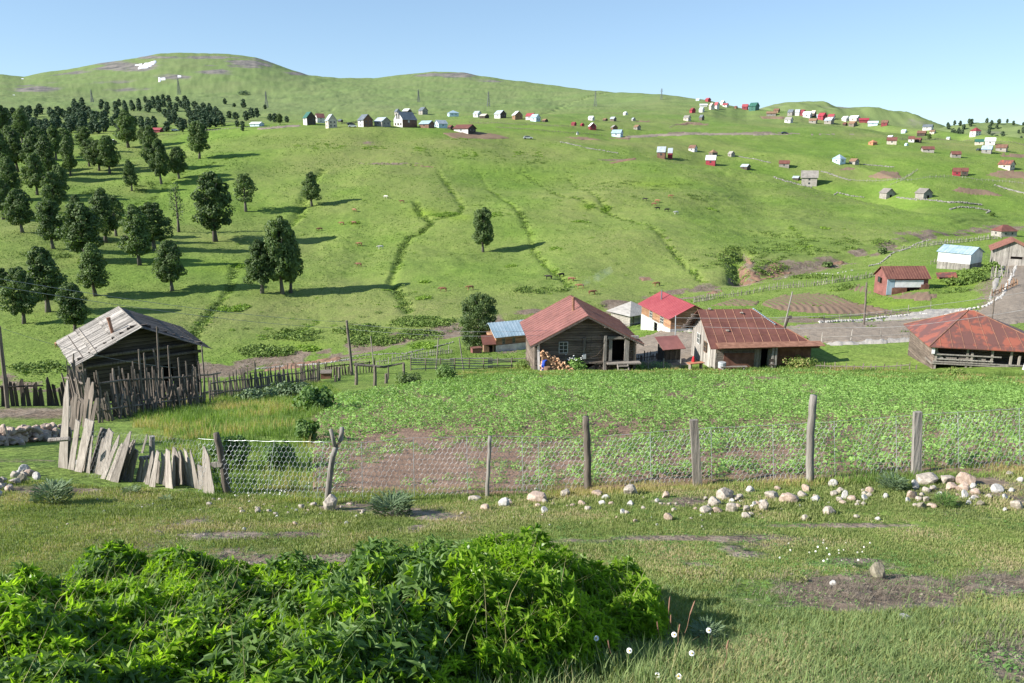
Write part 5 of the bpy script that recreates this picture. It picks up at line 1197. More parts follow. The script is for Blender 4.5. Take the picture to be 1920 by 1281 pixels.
mb = MB(); mb.box(X(1085)+.05, X(1103)-.05, front+.55, front+.6, -1.2, zf-.15); mb.build('cellar_opening', 'void', g)
mb = MB()
for i in range(5): q = Matrix.Translation((X(1103), front, 0)) @ Matrix.Rotation(R(215), 4, 'Z'); mb.box(.02+i*.2, .19+i*.2, -.03, .03, -.2, zf-.35-.03*i, M=q)
mb.box(.0, 1.0, .03, .07, .2, .32, M=q); mb.box(0, 1, .03, .07, 1.1, 1.22, M=q); mb.build('cellar_door', 'weathered_wood', g)
mb = MB()
for i in range(9): x = X(1104)+.2+i*.16; mb.box(x, x+.11, front-.25, front-.18, -.4, zf-.3-random.random()*.4)
mb.build('slat_screen', 'dark_wood', g)
mb = MB(); mb.tube([(X(1119), front-.6, Zv(612)), (X(1113), front-.8, Zv(630)), (X(1103), front-.8, Zv(642)), (X(1092), front-.6, Zv(646))], .02, 4); mb.build('rope', 'straw', g)
mb = MB(); mb.box(X(1083)-.16, X(1083)+.16, front-.3, front-.17, Zv(650), Zv(641)); mb.build('meter_box', 'zinc', g)
mb = MB()
for i, (x, z0, z1) in enumerate(((X(1084), Zv(642), Zv(600)), (X(1093), Zv(636), Zv(600)))): mb.tube([(x, front-.25, z0), (x+.1, front-.25, (z0+z1)/2), (x+.05, front-.9, z1)], .015, 4)
mb.build('wall_cable', 'rubber', g)
# board leaning by the corner, woodpile, child-sized figure replaced by what is seen: a person in blue
b0 = Matrix.Translation(p0) @ Matrix.Rotation(R(4.8), 4, 'Z')
def wpt(x, y, z=None):
    q = b0 @ Vector((x, y, 0)); q.z = gz1(q.x, q.y) if z is None else p0[2]+z; return q
mb = MB(); q = wpt(X(1002), front-.5); mb.box(-.11, .11, -.03, .03, -.1, 2.95, M=Matrix.Rotation(R(-1.5), 4, 'Y')); o = mb.build('leaning_board', 'tarp'); o.location = q; tag(o, 'white upright board standing at the left corner of the log house', 'board')
rr = random.Random(3); wp = MB()
for i in range(430):
    x = rr.uniform(0, 1)**1.1*2.7; hmax = 1.75*(1-x/2.8)**.8; y = rr.uniform(0, .9); z = rr.uniform(0, 1)*hmax; a = rr.uniform(-.5, .5); L = rr.uniform(.18, .28); r_0 = rr.uniform(.045, .085); d = Vector((math.sin(a), -math.cos(a), rr.uniform(-.3, .3)))
    c = Vector((x, -y*(1-z/2.4), z)); wp.tube([c-d*L/2, c+d*L/2], r_0, 5, tint=rr.uniform(-.6, .5))
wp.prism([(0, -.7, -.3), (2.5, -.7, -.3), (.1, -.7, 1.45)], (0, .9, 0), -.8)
o = wp.build('woodpile', 'fresh_wood'); q = wpt(X(1005), front-.55); o.location = (q.x, q.y-.25, q.z+.3); o.scale = (1.12, 1.1, 1.12); o.rotation_euler = (0, 0, R(4.8)); tag(o, 'heap of freshly split orange firewood against the log house wall', 'woodpile')
cb = MB(); cb.tube([(0, 0, 0), (0, 0, .55)], [.33, .30], 12); cb.tube([(.5, .1, 0), (.5, .1, .35)], [.3, .27], 12); o = cb.build('chopping_block', 'brown_wood'); q = wpt(X(1013), front-2.0); o.location = q; tag(o, 'brown chopping block in front of the firewood heap', 'block')
# person standing between board and woodpile (mostly behind the plants): skinned body
def skin_body(name, joints, bones, mat, parent):
    me = bpy.data.meshes.new(name); me.from_pydata([j[0] for j in joints], bones, []); o = bpy.data.objects.new(name, me); C.objects.link(o); o.parent = parent
    o.modifiers.new('skin', 'SKIN'); 
    for i, j in enumerate(joints): me.skin_vertices[0].data[i].radius = (j[1], j[2])
    me.skin_vertices[0].data[0].use_root = True
    s = o.modifiers.new('sub', 'SUBSURF'); s.levels = s.render_levels = 1; me.materials.append(MATS[mat]); return o
q = wpt(X(1007), front-1.7); pe = empty('person', q, R(150), 'person in a blue garment bending at the left end of the firewood heap', 'person')
J = [((0, 0, .80), .14, .11), ((0, -.10, 1.0), .13, .11), ((0, -.26, 1.16), .16, .11), ((0, -.40, 1.22), .055, .055), ((0, -.50, 1.27), .085, .10), ((0, -.57, 1.30), .07, .08),
     ((.17, -.27, 1.14), .05, .05), ((.21, -.40, .93), .04, .04), ((.15, -.55, .78), .03, .03), ((-.17, -.27, 1.14), .05, .05), ((-.21, -.40, .93), .04, .04), ((-.15, -.55, .78), .03, .03),
     ((.10, .02, .72), .09, .09), ((.11, -.03, .42), .06, .06), ((.11, .03, .08), .045, .045), ((.11, -.12, .03), .04, .03), ((-.10, .02, .72), .09, .09), ((-.11, -.03, .42), .06, .06), ((-.11, .03, .08), .045, .045), ((-.11, -.12, .03), .04, .03)]
skin_body('body', J, [(0, 1), (1, 2), (2, 3), (3, 4), (4, 5), (2, 6), (6, 7), (7, 8), (2, 9), (9, 10), (10, 11), (0, 12), (12, 13), (13, 14), (14, 15), (0, 16), (16, 17), (17, 18), (18, 19)], 'skin', pe)
JC = [((0, .01, .80), .17, .14), ((0, -.10, 1.0), .155, .13), ((0, -.26, 1.16), .185, .13), ((.17, -.27, 1.14), .07, .07), ((.205, -.38, .96), .055, .055), ((-.17, -.27, 1.14), .07, .07), ((-.205, -.38, .96), .055, .055), ((.10, .02, .72), .11, .11), ((.11, -.03, .42), .085, .085), ((.11, .03, .12), .07, .07), ((-.10, .02, .72), .11, .11), ((-.11, -.03, .42), .085, .085), ((-.11, .03, .12), .07, .07)]
skin_body('clothing', JC, [(0, 1), (1, 2), (2, 3), (3, 4), (2, 5), (5, 6), (0, 7), (7, 8), (8, 9), (0, 10), (10, 11), (11, 12)], 'blue_cloth', pe)
JH = [((0, -.49, 1.33), .095, .10), ((0, -.44, 1.27), .08, .09)]; skin_body('hair', JH, [(0, 1)], 'rubber', pe)

# ------- low blue-roofed cottage left of the log house
p1 = at(948, 659); g = empty('cottage', (p1.x+.3, p1.y+2.6, p1.z), R(24), 'low timber cottage with pale blue metal roof left of the log house', 'house')
mb = MB(); boards(mb, (-3.4, -2.6), (-3.4, -2.6+.001) if False else (3.4, -2.6), 1.0, 2.7, .25, .15, [(1.2, 1.7, 1.3, 2.2), (3.2, 3.7, 1.3, 2.2)]); boards(mb, (-3.4, 2.6), (-3.4, -2.6), 1.0, 2.7, .25, .15); boards(mb, (3.4, -2.6), (3.4, 2.6), 1, 2.7, .25, .15); boards(mb, (3.4, 2.6), (-3.4, 2.6), 1, 2.7, .25, .15); mb.build('wall', 'log_wall_orange', g)
mb = MB(); mb.box(-3.45, 3.45, -2.7, 2.6, -1.2, 1.15); mb.build('plinth', 'whitewash', g); g.scale = (.82, .82, .88)
for x in (-1.95, .05): window(g, x, -2.62, 1.75, .55, .95, 0, 'pale_wood', (1, 1))
mb = MB(); slab(mb, (-3.9, -3.2, 2.55), (3.9, -3.2, 2.55), (3.9, 0, 4.5), (-3.9, 0, 4.5), .06); slab(mb, (-3.9, 3.2, 2.55), (3.9, 3.2, 2.55), (3.9, 0, 4.5), (-3.9, 0, 4.5), .06); rf = mb.build('roof', 'blue_metal', g)
mb = MB()
for i in range(13): x = -3.85+7.7*i/12; mb.tube([(x, -3.2, 2.64), (x, 0, 4.59)], .03, 4)
mb.build('roof_seam', 'blue_metal', rf)
mb = MB(); mb.prism([(-3.3, -2.5, 2.7), (-3.3, 2.5, 2.7), (-3.3, 0, 4.3)], (.1, 0, 0)); mb.prism([(3.2, -2.5, 2.7), (3.2, 2.5, 2.7), (3.2, 0, 4.3)], (.1, 0, 0)); mb.build('gable', 'log_wall_orange', g)
q = at(916, 660); g = empty('lean_to', q, R(10), 'little rust-roofed lean-to at the left end of the blue-roofed cottage', 'shed')
mb = MB(); mb.box(-.75, .75, -.6, .9, -.5, 1.35); mb.build('wall', 'brown_wood', g); mb = MB(); slab(mb, (-1, -1, 1.3), (1, -1, 1.3), (1, 1, 2.3), (-1, 1, 2.3), .05); mb.build('roof', 'rust_roof', g); mb = MB(); mb.box(.0, .5, -.66, -.6, -.3, 1.1); mb.build('door', 'void', g)
q = at(893, 662); g = empty('kennel', q, R(20), 'small rusty brown box under the round tree', 'kennel'); mb = MB(); mb.box(-.7, .7, -.5, .5, -.2, .75); mb.build('body', 'maroon_roof', g); mb = MB(); mb.box(-.8, .8, -.6, .6, .78, .84); mb.build('lid', 'rust_sheet', g)

# ------- red-roofed house and shingled hut behind
def long_house(u, v, Yoff, rz, w, L, zw, rise, roofm, wallm, label, low=None, ribs=None, name='house', gable=None, ov=.45):
    """ridge along local x, front faces -y"""
    p = at(u, v) if not isinstance(u, Vector) else u
    g = empty(name, (p.x, p.y, p.z), rz, label, 'house'); mb = MB(); y0 = 0; y1 = w
    z0 = low[0] if low else -1.0
    boards(mb, (-L/2, 0), (L/2, 0), z0, zw, .25, .15, [(h[0]+L/2, h[1]+L/2, h[2], h[3]) for h in (low[2] if low else [])])
    sl = lambda z: (0, w) if z <= zw else ((z-zw)/rise*w/2, w-(z-zw)/rise*w/2)
    boards(mb, (L/2, 0), (L/2, w), z0, zw+rise-.05, .25, .15, slope=sl); boards(mb, (-L/2, w), (-L/2, 0), z0, zw+rise-.05, .25, .15, slope=sl); boards(mb, (L/2, w), (-L/2, w), z0, zw, .25, .15)
    mb.build('wall', wallm, g)
    if low: mb = MB(); boards(mb, (-L/2-.03, -.03), (L/2+.03, -.03), -1.2, low[0]-.01, .3, .15, [(h[0]+L/2, h[1]+L/2, -1.3, h[3]) for h in low[3]], vert=True); boards(mb, (-L/2-.03, w), (-L/2-.03, 0), -1.2, low[0]-.01, .3, .15, vert=True); boards(mb, (L/2+.03, 0), (L/2+.03, w), -1.2, low[0]-.01, .3, .15, vert=True); mb.build('lower_wall', low[1], g)
    mb = MB(); s = rise/(w/2)
    for sg in (-1, 1): slab(mb, (-L/2-ov, w/2, zw+rise), (L/2+ov, w/2, zw+rise), (L/2+ov, w/2+sg*(w/2+ov), zw-s*ov), (-L/2-ov, w/2+sg*(w/2+ov), zw-s*ov), .06)
    rf = mb.build('roof', roofm, g)
    if ribs:
        mb = MB(); n = int((L+2*ov)/ribs[0])
        for i in range(n+1):
            x = -L/2-ov+.04+(L+2*ov-.08)*i/n
            for sg in (-1, 1): mb.tube([(x, w/2, zw+rise+.08), (x, w/2+sg*(w/2+ov), zw-s*ov+.08)], .028, 4)
        mb.build('roof_seam', ribs[1], rf)
    return g, rf
pA = pix(1197, 617, 113); pB = pix(1262, 632, 101); cen = Vector((pA+pB)/2); ang = math.atan2(pB[1]-pA[1], pB[0]-pA[0]); L_ = float(np.hypot(*(pB-pA)[:2])); cen.z = gz1(cen.x, cen.y)
print('red house', L_, math.degrees(ang), cen)
g, rf = long_house(cen, 0, 0, ang, L_*.50, L_*.84, 2.9, 1.5, 'red_roof', 'log_wall_orange', 'timber house with a bright red metal roof behind the rusty house', low=(1.35, 'whitewash', [(-L_*.16, -L_*.09, 1.5, 2.6), (L_*.15, L_*.23, 1.5, 2.6)], [(L_*.0, L_*.07, 0, 1.2)]), ribs=(.5, 'red_roof'))
for a_, b_ in ((-L_*.16, -L_*.09), (L_*.15, L_*.23)): window(g, (a_+b_)/2, -.02, 2.05, b_-a_+.15, 1.2, 0, 'whitewash', (1, 2))
mb = MB(); mb.box(L_*.0, L_*.07, .1, .15, -1, 1.3); mb.build('door', 'void', g)
mb = MB(); mb.tube([(-L_*.2, 1.8, 3.6), (-L_*.2, 1.8, 5.2)], .09, 8); mb.build('chimney', 'dark_metal', g)
p = pix(1182, 606, 124); g = empty('hut', (p[0], p[1], gz1(p[0], p[1])-.2), R(35), 'old grey hut with a shingled pyramid roof left of the red-roofed house', 'hut')
mb = MB(); 
for (a, b_) in (((-2.2, -2.2), (2.2, -2.2)), ((2.2, -2.2), (2.2, 2.2)), ((2.2, 2.2), (-2.2, 2.2)), ((-2.2, 2.2), (-2.2, -2.2))): boards(mb, a, b_, -.8, 2.5, .26, .15)
mb.build('wall', 'silver_wood', g); mb = MB(); E = [(-2.8, -2.8, 2.3), (2.8, -2.8, 2.3), (2.8, 2.8, 2.3), (-2.8, 2.8, 2.3)]; mb.add([(0, 0, 4.0)]+E, [(1, 2, 0), (2, 3, 0), (3, 4, 0), (4, 1, 0), (4, 3, 2, 1)]); mb.build('roof', 'shingle_grey', g)
mb = MB(); mb.box(.3, .55, -2.28, -2.2, .3, 2.3); mb.box(-1.6, -1.4, -2.28, -2.2, .3, 2.3); mb.build('post', 'dark_wood', g)

# ------- rusty hip-roofed house
pf = pix(1430, 690, 74.5); rz = R(3.5); g = empty('rusty_house', pf, rz, 'long low timber house under a patchwork rusty sheet-metal roof, right of the log house', 'house')
m = .0515; X = lambda u: (u-1430)*m; Zv = lambda v: (690-v)*m
xl, xr = X(1338), X(1521); zw = Zv(640); D_ = 8.2; rise = 2.45; yr = D_/2
dr = (X(1425), X(1438)); 
mb = MB(); boards(mb, (xl, 0), (X(1353), 0), -1.2, zw, .24, .14); boards(mb, (X(1353), 0), (X(1412), 0), -1.2, zw-.1, .24, .14); mb.build('plank_wall', 'weathered_wood', g)
mb = MB(); boards(mb, (X(1412), -.02), (dr[0], -.02), -1.2, zw-.05, .26, .12, vert=True); mb.build('door_post', 'pale_wood', g)
mb = MB(); mb.box(X(1354), X(1411.5), -.08, -.02, -.15, Zv(660)); mb.build('rust_panel', 'rust_sheet', g)
mb = MB()
for i in range(9): x = X(1453)+i*(X(1518)-X(1453))/9; mb.box(x+.01, x+.42, -.06-(i % 2)*.03, .0, -1.0, zw-.55+random.uniform(0, .05), tint=random.uniform(-.4, .3))
mb.build('rust_cladding', 'rust_sheet', g)
mb = MB(); boards(mb, (dr[1], 0), (xr, 0), zw-.62, zw-.02, .3, .12); boards(mb, (dr[1], 0), (X(1452), 0), -1.2, zw-.62, .22, .14, vert=True); mb.build('grey_boards', 'silver_wood', g)
mb = MB(); mb.box(dr[0], dr[1], .5, .55, -1, zw); mb.build('door_opening', 'void', g)
sl = lambda a: zw+rise*(1-abs(a-yr)/yr)-.04
mb = MB(); boards(mb, (xl, D_), (xl, 0), -1.2, zw, .25, .12, [(2.2, 3.0, 1.2, 2.2), (4.6, 5.4, .9, 1.9)], slope=lambda a: sl(a), vert=True); mb.build('gable_wall', 'silver_wood', g)
window(g, xl-.02, D_-2.6, 1.7, .9, 1.1, R(-90), 'whitewash', (1, 1)); window(g, xl-.02, D_-5.0, 1.4, .9, 1.1, R(-90), 'brown_wood', (1, 1))
mb = MB(); boards(mb, (xr, 0), (xr, D_), -1.2, zw, .25, .12); boards(mb, (xr, D_), (xl, D_), -1.2, zw, .25, .12); mb.build('rear_wall', 'weathered_wood', g)
rxl, rxr = xl-.75, X(1530); ov = .75; s = rise/yr; zr = zw+rise; rt = X(1421)+.4; ze = zw-s*ov+.05
mb = MB()
A, B = Vector((rxl, yr, zr)), Vector((rt, yr, zr)); c1, c2 = Vector((rxr, -ov, ze)), Vector((rxl, -ov, ze)); c3, c4 = Vector((rxl, D_+ov, ze)), Vector((rxr, D_+ov, ze)); dn = Vector((0, 0, .06))
mb.add([A, B, c1, c2, c3, c4]+[q-dn for q in (A, B, c1, c2, c3, c4)], [(3, 2, 1, 0), (0, 1, 5, 4), (2, 5, 1), (6, 7, 8, 9), (10, 11, 7, 6), (7, 11, 8), (2, 3, 9, 8), (4, 5, 11, 10), (3, 0, 6, 9), (0, 4, 10, 6), (5, 2, 8, 11)])
rf = mb.build('roof', 'rust_roof', g)
mb = MB(); n = 12
for i in range(n+1):
    x0 = rxl+(rxr-rxl)*i/n; f = 1 if x0 <= rt else (rxr-x0)/(rxr-rt); top = Vector((x0-.35*f*0, -ov+(yr+ov)*f, ze+(zr-ze)*f)); mb.tube([Vector((x0, -ov, ze+.02)), top+Vector((0, 0, .02))], .03, 4)
for zf_, xe in ((.33, rxr-(rxr-rt)*.33), (.66, rxr-(rxr-rt)*.66)): mb.tube([(rxl, -ov+(yr+ov)*zf_, ze+(zr-ze)*zf_+.015), (xe, -ov+(yr+ov)*zf_, ze+(zr-ze)*zf_+.015)], .018, 4)
mb.tube([c1+Vector((0, 0, .03)), B+Vector((0, 0, .03))], .05, 5); mb.build('roof_seam', 'rust_seam', rf)
mb = MB(); 
for i in range(14): f = i/14; mb.box(rt+.2+f*1.6, rt+.2+f*1.6+.11, yr-.25-f*2.1, yr+.05-f*2.1, zr-.02-f*1.22, zr+.06-f*1.22, tint=.3)
mb.build('ridge_patch', 'blue_metal', rf)
mb = MB()
for k_ in range(9): yy = D_+ov-.2-k_*.46; zz = zr-abs(yy-yr)*s; mb.box(rxl-.1-random.random()*.25, rxl+.5, yy-.2, yy+.2, zz-.16, zz-.10)
mb.build('eave_plank', 'weathered_wood', rf)
mb = MB(); slab(mb, (X(1336), -1.25, zw-.28), (X(1536), -1.25, zw-.18), (X(1536), -.06, zw+.02), (X(1336), -.06, zw-.02), .05); mb.build('awning', 'rust_seam', g)
mb = MB(); cx = X(1479); mb.tube([(cx, 1.6, zw+1.0), (cx+.35, 1.6, zw+2.2)], .12, 8); mb.tube([(cx+.3, 1.6, zw+2.1), (cx+.6, 1.6, zw+2.1)], .15, 8); mb.build('chimney', 'dark_wood', g)
for (u_, v_) in ((1366, 607), (1408, 580), (1348, 573)):
    q = at(u_, 692); o = MB(); o.box(-.13, .13, -.1, .1, 0, .12, jit=.03); o = o.build('roof_stone', 'stone_pale', rf); fz = (v_-573)/60; o.location = (X(u_)-.1+fz*.2, yr-(yr+ov)*fz-.1, zr-(zr-ze)*fz+.03)
for x_ in (X(1343), X(1438), X(1447), X(1520)): pass
mb = MB()
for x_ in (X(1441), X(1447)): mb.box(x_-.09, x_+.09, -.9, -.72, -.6, zw-.2)
mb.build('porch_post', 'silver_wood', g)
# objects by the rusty house
def wq(u_, y, z=0): q = Matrix.Translation(pf) @ Matrix.Rotation(rz, 4, 'Z') @ Vector((X(u_), y, 0)); q.z = gz1(q.x, q.y)+z; return q
mb = MB(); mb.tube([(0, 0, 0), (0, 0, .45)], [.38, .42], 14); b1 = mb; g2 = empty('metal_drum', wq(1345, -1.0), 0, 'shiny metal drum standing on a brown barrel by the rusty house corner', 'drum'); 
mb = MB(); mb.tube([(0, 0, 0), (0, 0, .35)], [.33, .33], 14); mb.build('barrel', 'rust_sheet', g2); mb = MB(); mb.tube([(0, 0, .36), (0, 0, .85), (0, 0, .9)], [.36, .38, .36], 14); mb.build('drum', 'zinc', g2)
g2 = empty('bench', wq(1365, -1.3), rz, 'low plank bench on log legs in front of the rust panel', 'bench'); mb = MB(); mb.box(-1.3, 1.3, -.16, .16, .42, .48); mb.build('seat', 'pale_wood', g2)
for x_ in (-1.0, 1.0): mb = MB(); mb.tube([(x_, 0, -.1), (x_, 0, .42)], .13, 8); mb.build('leg', 'silver_wood', g2)
g2 = empty('chair', wq(1439, -1.1), rz, 'small dark wooden chair by the doorway of the rusty house', 'chair'); mb = MB(); mb.box(-.22, .22, -.22, .22, .42, .46); mb.build('seat', 'dark_wood', g2); mb = MB(); mb.box(-.22, .22, .19, .22, .65, .95); mb.build('backrest', 'dark_wood', g2)
for sx, sy in ((-1, -1), (1, -1), (1, 1), (-1, 1)): mb = MB(); mb.box(sx*.2-.02, sx*.2+.02, sy*.2-.02, sy*.2+.02, -.05, .95 if sy > 0 else .41); mb.build('leg', 'dark_wood', g2)
g2 = empty('table', wq(1303, .3), R(20), 'orange-topped outdoor table at the left gable of the rusty house', 'table'); mb = MB(); mb.box(-.8, .8, -.35, .35, .75, .82); mb.build('tabletop', 'orange_brick', g2)
for sx in (-.6, .6): mb = MB(); mb.box(sx-.06, sx+.06, -.2, .2, -.3, .74); mb.build('leg', 'pale_wood', g2)
o = MB(); o.tube([(0, 0, .0), (0, .02, .25), (0, 0, .55), (0, 0, .7)], [.13, .17, .10, .03], 8); o = o.build('red_cloth', 'red_cloth'); o.location = wq(1300, .6, .75); tag(o, 'bright red cloth hanging above the outdoor table', 'cloth')
q = wq(1282, 4.5); g2 = empty('shed', q, R(15), 'small lean-to shed with maroon roof behind the left gable of the rusty house', 'shed'); mb = MB(); boards(mb, (-1.0, 0), (.8, 0), -.6, 1.6, .2, .1, vert=True); boards(mb, (-1.0, 1.6), (-1.0, 0), -.6, 1.8, .2, .1, vert=True); mb.build('wall', 'dark_wood', g2); mb = MB(); slab(mb, (-1.3, -.3, 1.6), (1.2, -.3, 1.6), (1.2, 1.8, 2.5), (-1.3, 1.8, 2.5), .06); mb.build('roof', 'maroon_roof', g2)

# ------- right-hand hip-roofed house
ph = pix(1832, 697, 66); rz = R(-13); g = empty('hip_roofed_house', ph, rz, 'log house with a peeling orange-red pyramid roof and a railed porch at the right edge', 'house')
m = .0456; X = lambda u: (u-1832)*m; Zv = lambda v: (697-v)*m
xl, xr = X(1753), X(1953); zw = Zv(650); D_ = 8.0
mb = MB(); boards(mb, (xl, D_), (xl, 0), -1.2, zw+.1, .23, .2, ends=.15); boards(mb, (xr, 0), (xr, D_), -1.2, zw, .23, .2); boards(mb, (xr, D_), (xl, D_), -1.2, zw, .23, .2); boards(mb, (xl, 2.0), (xr, 2.0), -1.2, zw+.3, .23, .18); mb.build('wall', 'log_wall', g)
e = .55; E = [Vector((xl-e, -e, zw-.02)), Vector((xr+e, -e, zw-.02)), Vector((xr+e, D_+e, zw-.02)), Vector((xl-e, D_+e, zw-.02))]; ap = Vector((X(1829), D_/2-.2, zw+2.5)); ap2 = ap+Vector((.35, 0, 0))
mb = MB(); dn = Vector((0, 0, .07)); mb.add([ap, ap2]+E+[ap-dn, ap2-dn]+[q-dn for q in E], [(2, 3, 1, 0), (3, 4, 1), (4, 5, 0, 1), (5, 2, 0), (8, 6, 7, 9), (9, 7, 10), (10, 7, 6, 11), (11, 6, 8), (2, 8, 9, 3), (3, 9, 10, 4), (4, 10, 11, 5), (5, 11, 8, 2)]); rf = mb.build('roof', 'orange_rust', g)
mb = MB()
for i in range(1, 11):
    x = E[0].x+(E[1].x-E[0].x)*i/11; f = min((x-E[0].x)/(ap.x-E[0].x), 1) if x < ap.x else (E[1].x-x)/(E[1].x-ap2.x); f = min(f, 1); mb.tube([(x, -e, zw), (x+(ap.x-x)*.12*f, -e+(ap.y+e)*f, zw+2.5*f+.01)], .022, 4)
mb.tube([E[0]+Vector((0, 0, .03)), ap+Vector((0, 0, .03))], .045, 5); mb.tube([E[1]+Vector((0, 0, .03)), ap2+Vector((0, 0, .03))], .045, 5); mb.tube([E[3]+Vector((0, 0, .03)), ap+Vector((0, 0, .03))], .045, 5); mb.build('roof_seam', 'rust_seam', rf)
mb = MB(); mb.box(xl-.1, xr+.1, -.1, 2.0, Zv(684)-.12, Zv(684)); mb.build('porch_floor', 'pale_wood', g)
for u_ in (1757, 1811, 1819, 1853, 1885, 1899): mb = MB(); h = {1819: Zv(660), 1885: Zv(653)+.0, 1899: Zv(662)}.get(u_, zw-.12); mb.box(X(u_)-.08, X(u_)+.08, -.16, .0, -.9, h, M=Matrix.Rotation(R({1885: -6, 1899: 3}.get(u_, .8)), 4, 'Y') if False else None); mb.build('porch_post', 'pale_wood', g)
for (z_, x0_, x1_) in ((Zv(666), X(1749), X(1868)), (Zv(675), X(1760), X(1855)), (Zv(680), X(1752), X(1930)), (Zv(684), X(1752), X(1930))): mb = MB(); mb.box(x0_, x1_, -.24, -.17, z_-.05, z_+.05); mb.build('rail', 'silver_wood', g)
mb = MB(); mb.box(X(1748), X(1753), -.35, -.25, Zv(665), Zv(652)); mb.build('meter_box', 'tarp', g)
mb = MB(); mb.add([(X(1756), -.02, Zv(656)), (X(1772), -.02, Zv(675)), (X(1756), -.02, Zv(675)), (X(1756), .04, Zv(656)), (X(1772), .04, Zv(675)), (X(1756), .04, Zv(675))], [(0, 2, 1), (3, 4, 5), (0, 1, 4, 3), (1, 2, 5, 4), (2, 0, 3, 5)]); mb.build('brace_board', 'silver_wood', g)
mb = MB()
for a_ in ((X(1775), X(1796)), (X(1800), X(1828)), (X(1832), X(1846))): mb.box(a_[0], a_[1], .3, .38, Zv(682), Zv(671)+random.uniform(-.1, .1))
mb.build('bench_board', 'pale_wood', g)
def wq2(u_, y, z=0): q = Matrix.Translation(ph) @ Matrix.Rotation(rz, 4, 'Z') @ Vector((X(u_), y, 0)); q.z = gz1(q.x, q.y)+z; return q
o = MB(); o.box(-.42, .42, -.3, .3, 0, .5, jit=.06); o.box(-.3, .3, -.25, .2, .5, .62, jit=.05); o = o.build('white_crate', 'tarp'); o.location = wq2(1908, -1.4); tag(o, 'white crate in the grass under the railed porch', 'crate')
o = MB(); 
o.tube([(0, 0, 1.35), (.15, .0, .9), (.25, 0, .45), (.35, 0, .15)], [.12, .26, .36, .28], 10); o = o.build('tarpaulin', 'tarp', smooth=True); o.location = wq2(1915, -.8, .9); tag(o, 'pale tarpaulin bundled at the right end of the porch', 'tarpaulin')
o = MB(); o.tube([(0, 0, 0), (0, 0, 2.0)], .09, 8); o.tube([(0, 0, 2.0), (0, 0, 2.5)], .26, 10, tint=.2); q = pix(1775, 612, 84); o = o.build('post_box', 'tarp'); o.location = (q[0], q[1], gz1(q[0], q[1])-.1); tag(o, 'white drum on a post behind the orange-red pyramid roof', 'drum')

# ------- log barn at left
eL, eR, aF = pix(141, 694, 45.2), pix(392, 648, 49.6), pix(264, 618, 47.3)
dv = Vector((eR[0]-eL[0], eR[1]-eL[1])); W_ = dv.length; ang = math.atan2(dv.y, dv.x); cx, cy = (eL[0]+eR[0])/2, (eL[1]+eR[1])/2; ze_ = (eL[2]+eR[2])/2
gzb = gz1(cx, cy); zw = ze_-gzb+.35; rise = aF[2]-ze_; D_ = 7.4
print('barn', W_, math.degrees(ang), zw, rise)
g = empty('log_barn', (cx, cy, gzb), ang, 'old dark log barn with a silvery plank roof behind the paling fence at left', 'barn')
mb = MB(); w2 = W_-1.1; LW = 'log_dark'; sl = lambda z: (0, w2) if z <= zw else ((z-zw)/rise*w2/2, w2-(z-zw)/rise*w2/2)
boards(mb, (-w2/2, .9), (w2/2, .9), -1, zw+rise-.25, .24, .18, [(w2*.67, w2*.76, .1, 1.85)], sl); boards(mb, (-w2/2, D_), (-w2/2, .9), -1, zw, .24, .18, ends=.2); boards(mb, (w2/2, .9), (w2/2, D_), -1, zw, .24, .18, ends=.2); boards(mb, (w2/2, D_), (-w2/2, D_), -1, zw, .24, .18); mb.build('wall', LW, g)
mb = MB(); mb.box(-w2/2+w2*.67, -w2/2+w2*.76, 1.3, 1.36, 0, 1.9); mb.build('door', 'void', g)
s = rise/(W_/2); zr = zw-.35+rise; zwe = zr-rise
rp = empty('roof_dummy', (0, 0, 0)); bpy.data.objects.remove(rp)
mb = MB(); nc = 3
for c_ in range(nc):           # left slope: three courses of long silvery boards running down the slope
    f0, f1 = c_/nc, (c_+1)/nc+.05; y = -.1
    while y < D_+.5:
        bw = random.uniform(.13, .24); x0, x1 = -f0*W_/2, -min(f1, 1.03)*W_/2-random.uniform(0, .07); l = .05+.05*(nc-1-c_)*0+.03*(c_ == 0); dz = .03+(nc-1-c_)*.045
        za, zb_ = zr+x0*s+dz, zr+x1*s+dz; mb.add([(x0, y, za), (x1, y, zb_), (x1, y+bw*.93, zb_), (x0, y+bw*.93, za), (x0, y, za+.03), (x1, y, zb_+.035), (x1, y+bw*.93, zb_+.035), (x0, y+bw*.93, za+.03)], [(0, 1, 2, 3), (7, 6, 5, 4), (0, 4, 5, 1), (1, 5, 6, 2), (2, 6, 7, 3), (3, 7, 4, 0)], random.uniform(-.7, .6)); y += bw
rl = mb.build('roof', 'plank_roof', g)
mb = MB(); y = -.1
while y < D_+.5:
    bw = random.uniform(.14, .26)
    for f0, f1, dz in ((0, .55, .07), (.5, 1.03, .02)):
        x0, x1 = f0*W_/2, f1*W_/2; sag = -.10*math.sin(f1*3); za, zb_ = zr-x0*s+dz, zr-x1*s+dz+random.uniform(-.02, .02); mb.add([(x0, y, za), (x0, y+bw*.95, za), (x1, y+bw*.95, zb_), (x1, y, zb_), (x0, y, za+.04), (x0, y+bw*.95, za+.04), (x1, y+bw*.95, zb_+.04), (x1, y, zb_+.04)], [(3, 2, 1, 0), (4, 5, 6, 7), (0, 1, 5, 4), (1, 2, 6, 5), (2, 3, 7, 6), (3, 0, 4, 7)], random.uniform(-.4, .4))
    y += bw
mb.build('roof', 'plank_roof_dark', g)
mb = MB()
for f_ in (.35, .68): mb.tube([(-f_*W_/2, -.1, zr-f_*W_/2*s+.14), (-f_*W_/2, D_+.4, zr-f_*W_/2*s+.16)], .03, 4)
